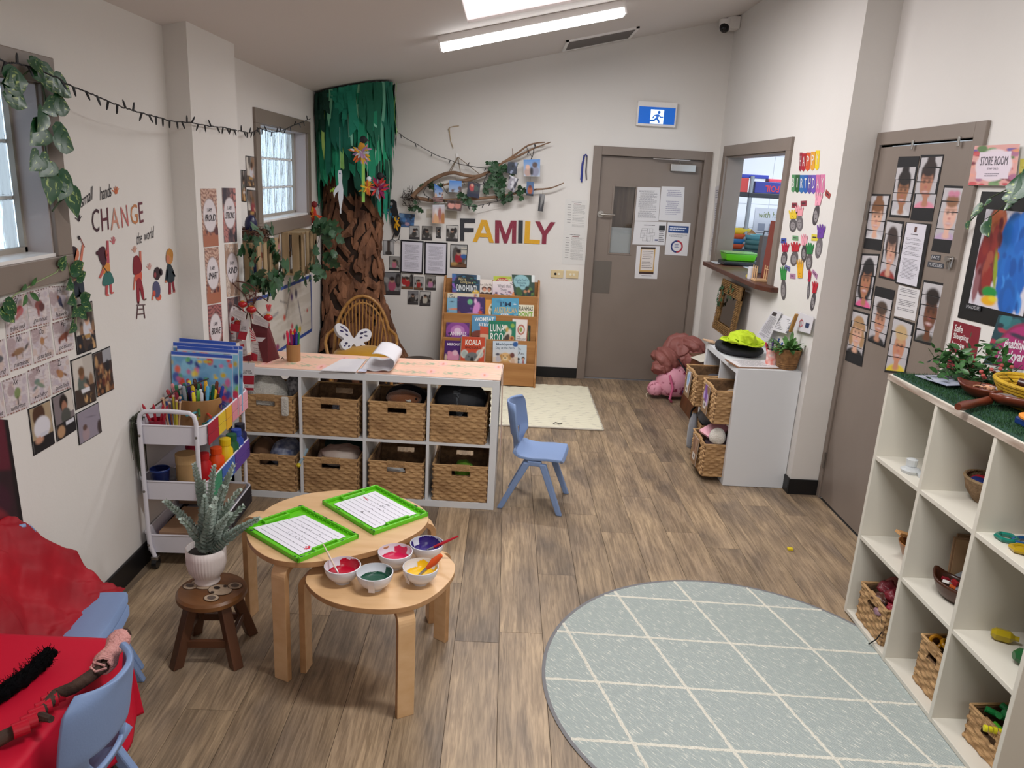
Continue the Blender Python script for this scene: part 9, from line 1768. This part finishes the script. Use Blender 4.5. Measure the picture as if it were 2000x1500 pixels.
# ================================================================ LUNAR TREE on the long shelf, paper, cup
ZA=h_+.0045; qt=zo(420,540,7.895)
lt=empty('lantern_tree','bare twig tree in a maroon folded stand hung with red lanterns and gift tags','decoration',put(A,.155,.20,ZA)); LY=lt.location.y
T_=lambda x,y,dy=0: aty(*qt(x,y),LY+dy)-lt.location
tw=plain('#4f2a22',.7)
b=MB(); b.slab([T_(545,720,-.04),T_(800,790,-.06),T_(815,1400,-.10),T_(760,1400,-.10),T_(620,900,-.05)],(0,.004,0)); b.slab([T_(800,790,-.06),T_(845,800,.0),T_(1040,1405,.03),T_(815,1400,-.10)],(0,.005,0)); b.build('folded_stand',mat('maroon_board','#5a161e',.5),lt)
b=MB(); b.tube([T_(700,1420,-.07),T_(980,1360,.03),T_(1030,1400,.03)],.004,6); b.tube([T_(815,1330,-.09),T_(960,1350,.0)],.004,6); b.build('stand_leg',plain('#14121a'),lt)
for pts in (((560,900),(560,700),(520,500),(470,300),(350,180),(270,95),(268,40)),((600,700),(580,450),(630,270),(600,170),(480,100),(330,75)),((480,560),(350,470),(240,430),(180,400),(70,370)),((240,430),(185,380),(150,330),(105,275)),((560,560),(600,420),(680,310),(820,385)),((600,480),(700,590),(760,640)),((780,640),(830,720),(830,800),(840,860)),((300,500),(230,470),(190,600)),((560,430),(490,600),(480,800)),((240,680),(225,790))): MB().tube(spl_open([T_(*p) for p in pts],3),.0035,5).build('twig',tw,lt)
b=MB(); r=random.Random(5)
for i in range(24): c=T_(540+r.uniform(-90,120),300+r.uniform(-60,90)); b.tube([c,c+V((r.uniform(-.05,.05),r.uniform(-.02,.02),r.uniform(-.04,.04)))],.0018,4)
b.build('tangled_ribbon',plain('#6a3a34',.6),lt)
for i,(x,y,w) in enumerate(((425,430,65),(560,510,72),(225,650,66),(820,635,66),(350,720,55))):
    c=T_(x,y,-.03); R=w/7.895/1470*LY*1.06; o=MB().ball((0,0,0),R,16,sz=.72).build('red_lantern',mat('lantern_red','#a80f16',.35),lt,smooth=True); o.location=c; MB().lathe([(R*.45,R*.62),(R*.45,R*.78),(.001,R*.78)],n=12).build('gold_cap',plain('#c07a1c',.4),o); MB().lathe([(R*.35,-R*.62),(R*.35,-R*.8),(.001,-R*.8)],n=12).build('gold_cap',plain('#d8a03a',.4),o); MB().tube([(0,0,-R*.8),(.004,0,-R*1.9)],.0022,5).build('tassel',plain('#a8141c'),o)
c=T_(828,530,-.03); o=MB().tube([c,c+V((0,0,.0)),c+V((-.008,0,.035))],.008,8).tube([c,c+V((.010,0,.035))],.007,8).build('rabbit_charm',plain('#c84a50'),lt)
gt=[([(402,655),(535,668),(500,860),(378,845)],'pale','LUNAR NEW YEAR'),([(378,845),(500,860),(470,985),(340,960)],'red',''),([(375,1000),(480,985),(500,1250),(375,1250)],'card',''),([(175,830),(330,850),(320,985),(180,975)],'card',''),([(200,720),(385,745),(370,860),(195,830)],'red',''),([(560,1000),(790,1020),(795,1405),(570,1340)],'sketch',''),([(600,935),(790,945),(788,1010),(630,1000)],'pale',''),([(560,1170),(655,1205),(650,1330),(562,1290)],'red',''),([(595,565),(830,700),(820,800),(580,720)],'sketch',''),([(300,500),(470,560),(460,700),(250,600)],'sketch',''),([(370,1250),(560,1200),(560,1330),(370,1290)],'darkred',''),([(530,780),(620,900),(630,995),(560,1000)],'stripe','')]
for k,(px,kind,s) in enumerate(gt):
    P=[T_(x,y,-.045-.004*k) for x,y in px]; col={'pale':'#c9c3c6','red':'#a0182c','card':'#c2b9ba','sketch':'#c4bcbc','darkred':'#6a1422','stripe':'#b8323c'}[kind]; o=MB().slab(P,(0,.0012,0)).build('gift_tag',plain(col,.6),lt); n=V((0,-1,0))
    if kind=='card': blk(o,P,n,(.15,.2,.7,.36),'#a0182c',.0006); textlines(P,n,o,5,(.1,.5,.9,.85),'#6a6468',off=.0008,seed=k)
    if kind=='sketch': textlines(P,n,o,9,(.1,.1,.9,.9),'#77696e',off=.0008,seed=k,fill=.2)
    if kind=='stripe':
        for j in range(4): blk(o,P,n,(0,.1+.22*j,1,.2+.22*j),'#d0c4c4',.0006)
    if s: letters('tag_lettering','LUNAR',P,n,plain('#3a3638'),o,(.25,.55,.75,.68),off=.001); letters('tag_lettering','NEW YEAR',P,n,plain('#3a3638'),o,(.18,.72,.82,.86),off=.001)
# big hanging label over shelf edge
P=[aty(*qt(*p),3.925) for p in ((388,1330),(612,1335))]; P=[P[0],P[1],P[1]+V((0,0,-.14)),P[0]+V((0,0,-.14))]; n=V((0,-1,0))
P=[aty(*zo(340,640,6.818)(*p),3.93) for p in ((885,465),(1075,472),(1060,835),(870,828))]
e=MB().slab(P,(0,.0015,0)).build('hanging_tag',plain('#d6d2d6',.5)); tag(e,'white and red lunar new year gift tag hanging over the long shelf front edge','tag'); blk(e,P,n,(0,.46,1,.78),'#a0182c',.0006); blk(e,P,n,(0,.91,1,1),'#a0182c',.0006); letters('tag_lettering','LUNAR',P,n,plain('#3a3638'),e,(.24,.26,.76,.33),off=.001); letters('tag_lettering','NEW YEAR',P,n,plain('#3a3638'),e,(.15,.34,.86,.41),off=.001); letters('tag_lettering','Rat',P,n,plain('#3a3638'),e,(.40,.82,.62,.87),off=.001); MB().tube([P[0].lerp(P[1],.55)+V((0,-.001,-.004)),P[0].lerp(P[1],.55)+V((0,.01,.03))],.001,4).build('string',plain('#2a2628'),e)
c=aty(*qt(1215,1390),LY-.02); cp2=tag(MB().lathe([(.001,0),(.038,0),(.0385,.095),(.034,.096),(.032,.01),(.001,.01)],n=26).build('bamboo_cup',bam,smooth=True),'round bamboo cup of felt pens on the long cube shelf','cup'); cp2.location=(c.x,c.y,ZA)
for i,(x,y,h,col,nm) in enumerate(((-.022,-.01,.15,'#d82a50','pink'),(-.012,.012,.155,'#c8182c','red'),(.0,-.005,.14,'#3a1f6a','purple'),(.004,.012,.158,'#c81c34','scarlet'),(.016,-.008,.145,'#24248a','blue'),(.022,.01,.14,'#1c7a3c','green'),(-.004,-.016,.135,'#8c1c5a','magenta'))):
    p=cp2.location+V((x*.8,y*.8,.012)); o=tag(MB().tube([p,p+V((x*.5,y*.4,h))],.0078,8).build('felt_pen',plain(col,.35),smooth=True),nm+' felt pen in the round bamboo cup','pen','felt pens in the round cup'); MB().tube([p+V((x*.5,y*.4,h)),p+V((x*.55,y*.44,h+.01))],.005,8).build('pen_tip',plain('#d8c02a' if i==2 else col),o)
tag(MB().tube([aty(*qt(*p),LY) for p in ((1030,1310),(1020,1270),(1040,1250),(1065,1280),(1060,1320))],.003,6).build('black_loop',plain('#141216'),smooth=True),'small black wire loop standing beside the round bamboo cup','wire')
# open sketchbook with rolled page
qk=zo(460,660,3.704); b=MB(); q4_=[fl(*qk(*p),ZA+.004) for p in ((775,155),(945,160),(870,250),(615,240))]
o=printed('open_sketchbook',q4_,V((0,0,1)),[('bg','#dcdade'),('b',4,['#d2d0d6'],.2)],res=(8,8),th=.004); tag(o,'open white sketchbook with a curled page on the peach cloth','sketchbook')
a=fl(*qk(900,235),ZA+.006); b_=fl(*qk(1110,245),ZA+.006); c_=fl(*qk(960,160),ZA+.006)
w=(b_-a); dpt=(c_-a)+V((0,.06,0))
def roll(u,v):
    t=u*1.55*PI; R=.048; ex=V((1,0,0)); s=a+dpt*v; 
    if u<.45: k=u/.45; return s+V((w.x*.95*k,w.y*k,.003+.004*math.sin(k*9)))
    k=(u-.45)/.55; th=-PI/2+k*PI*1.12; return s+V((w.x*.95+R*.75*math.cos(th)+ -.09*max(0,k-.5)*1.6,0,R+.003+R*math.sin(th)))
MB().grid(roll,40,8).build('curled_page',mat('page_white','#dcdae0',.6),o,smooth=2,solid=.001)
tag(MB().slab([p+V((0,0,.012)) for p in [fl(*qk(*p),ZA) for p in ((900,240),(955,242),(945,262),(885,258))]],(0,0,.001)).build('paper_slip',plain('#c8cbe0',.6)),'small folded paper slip sticking out under the sketchbook','paper')
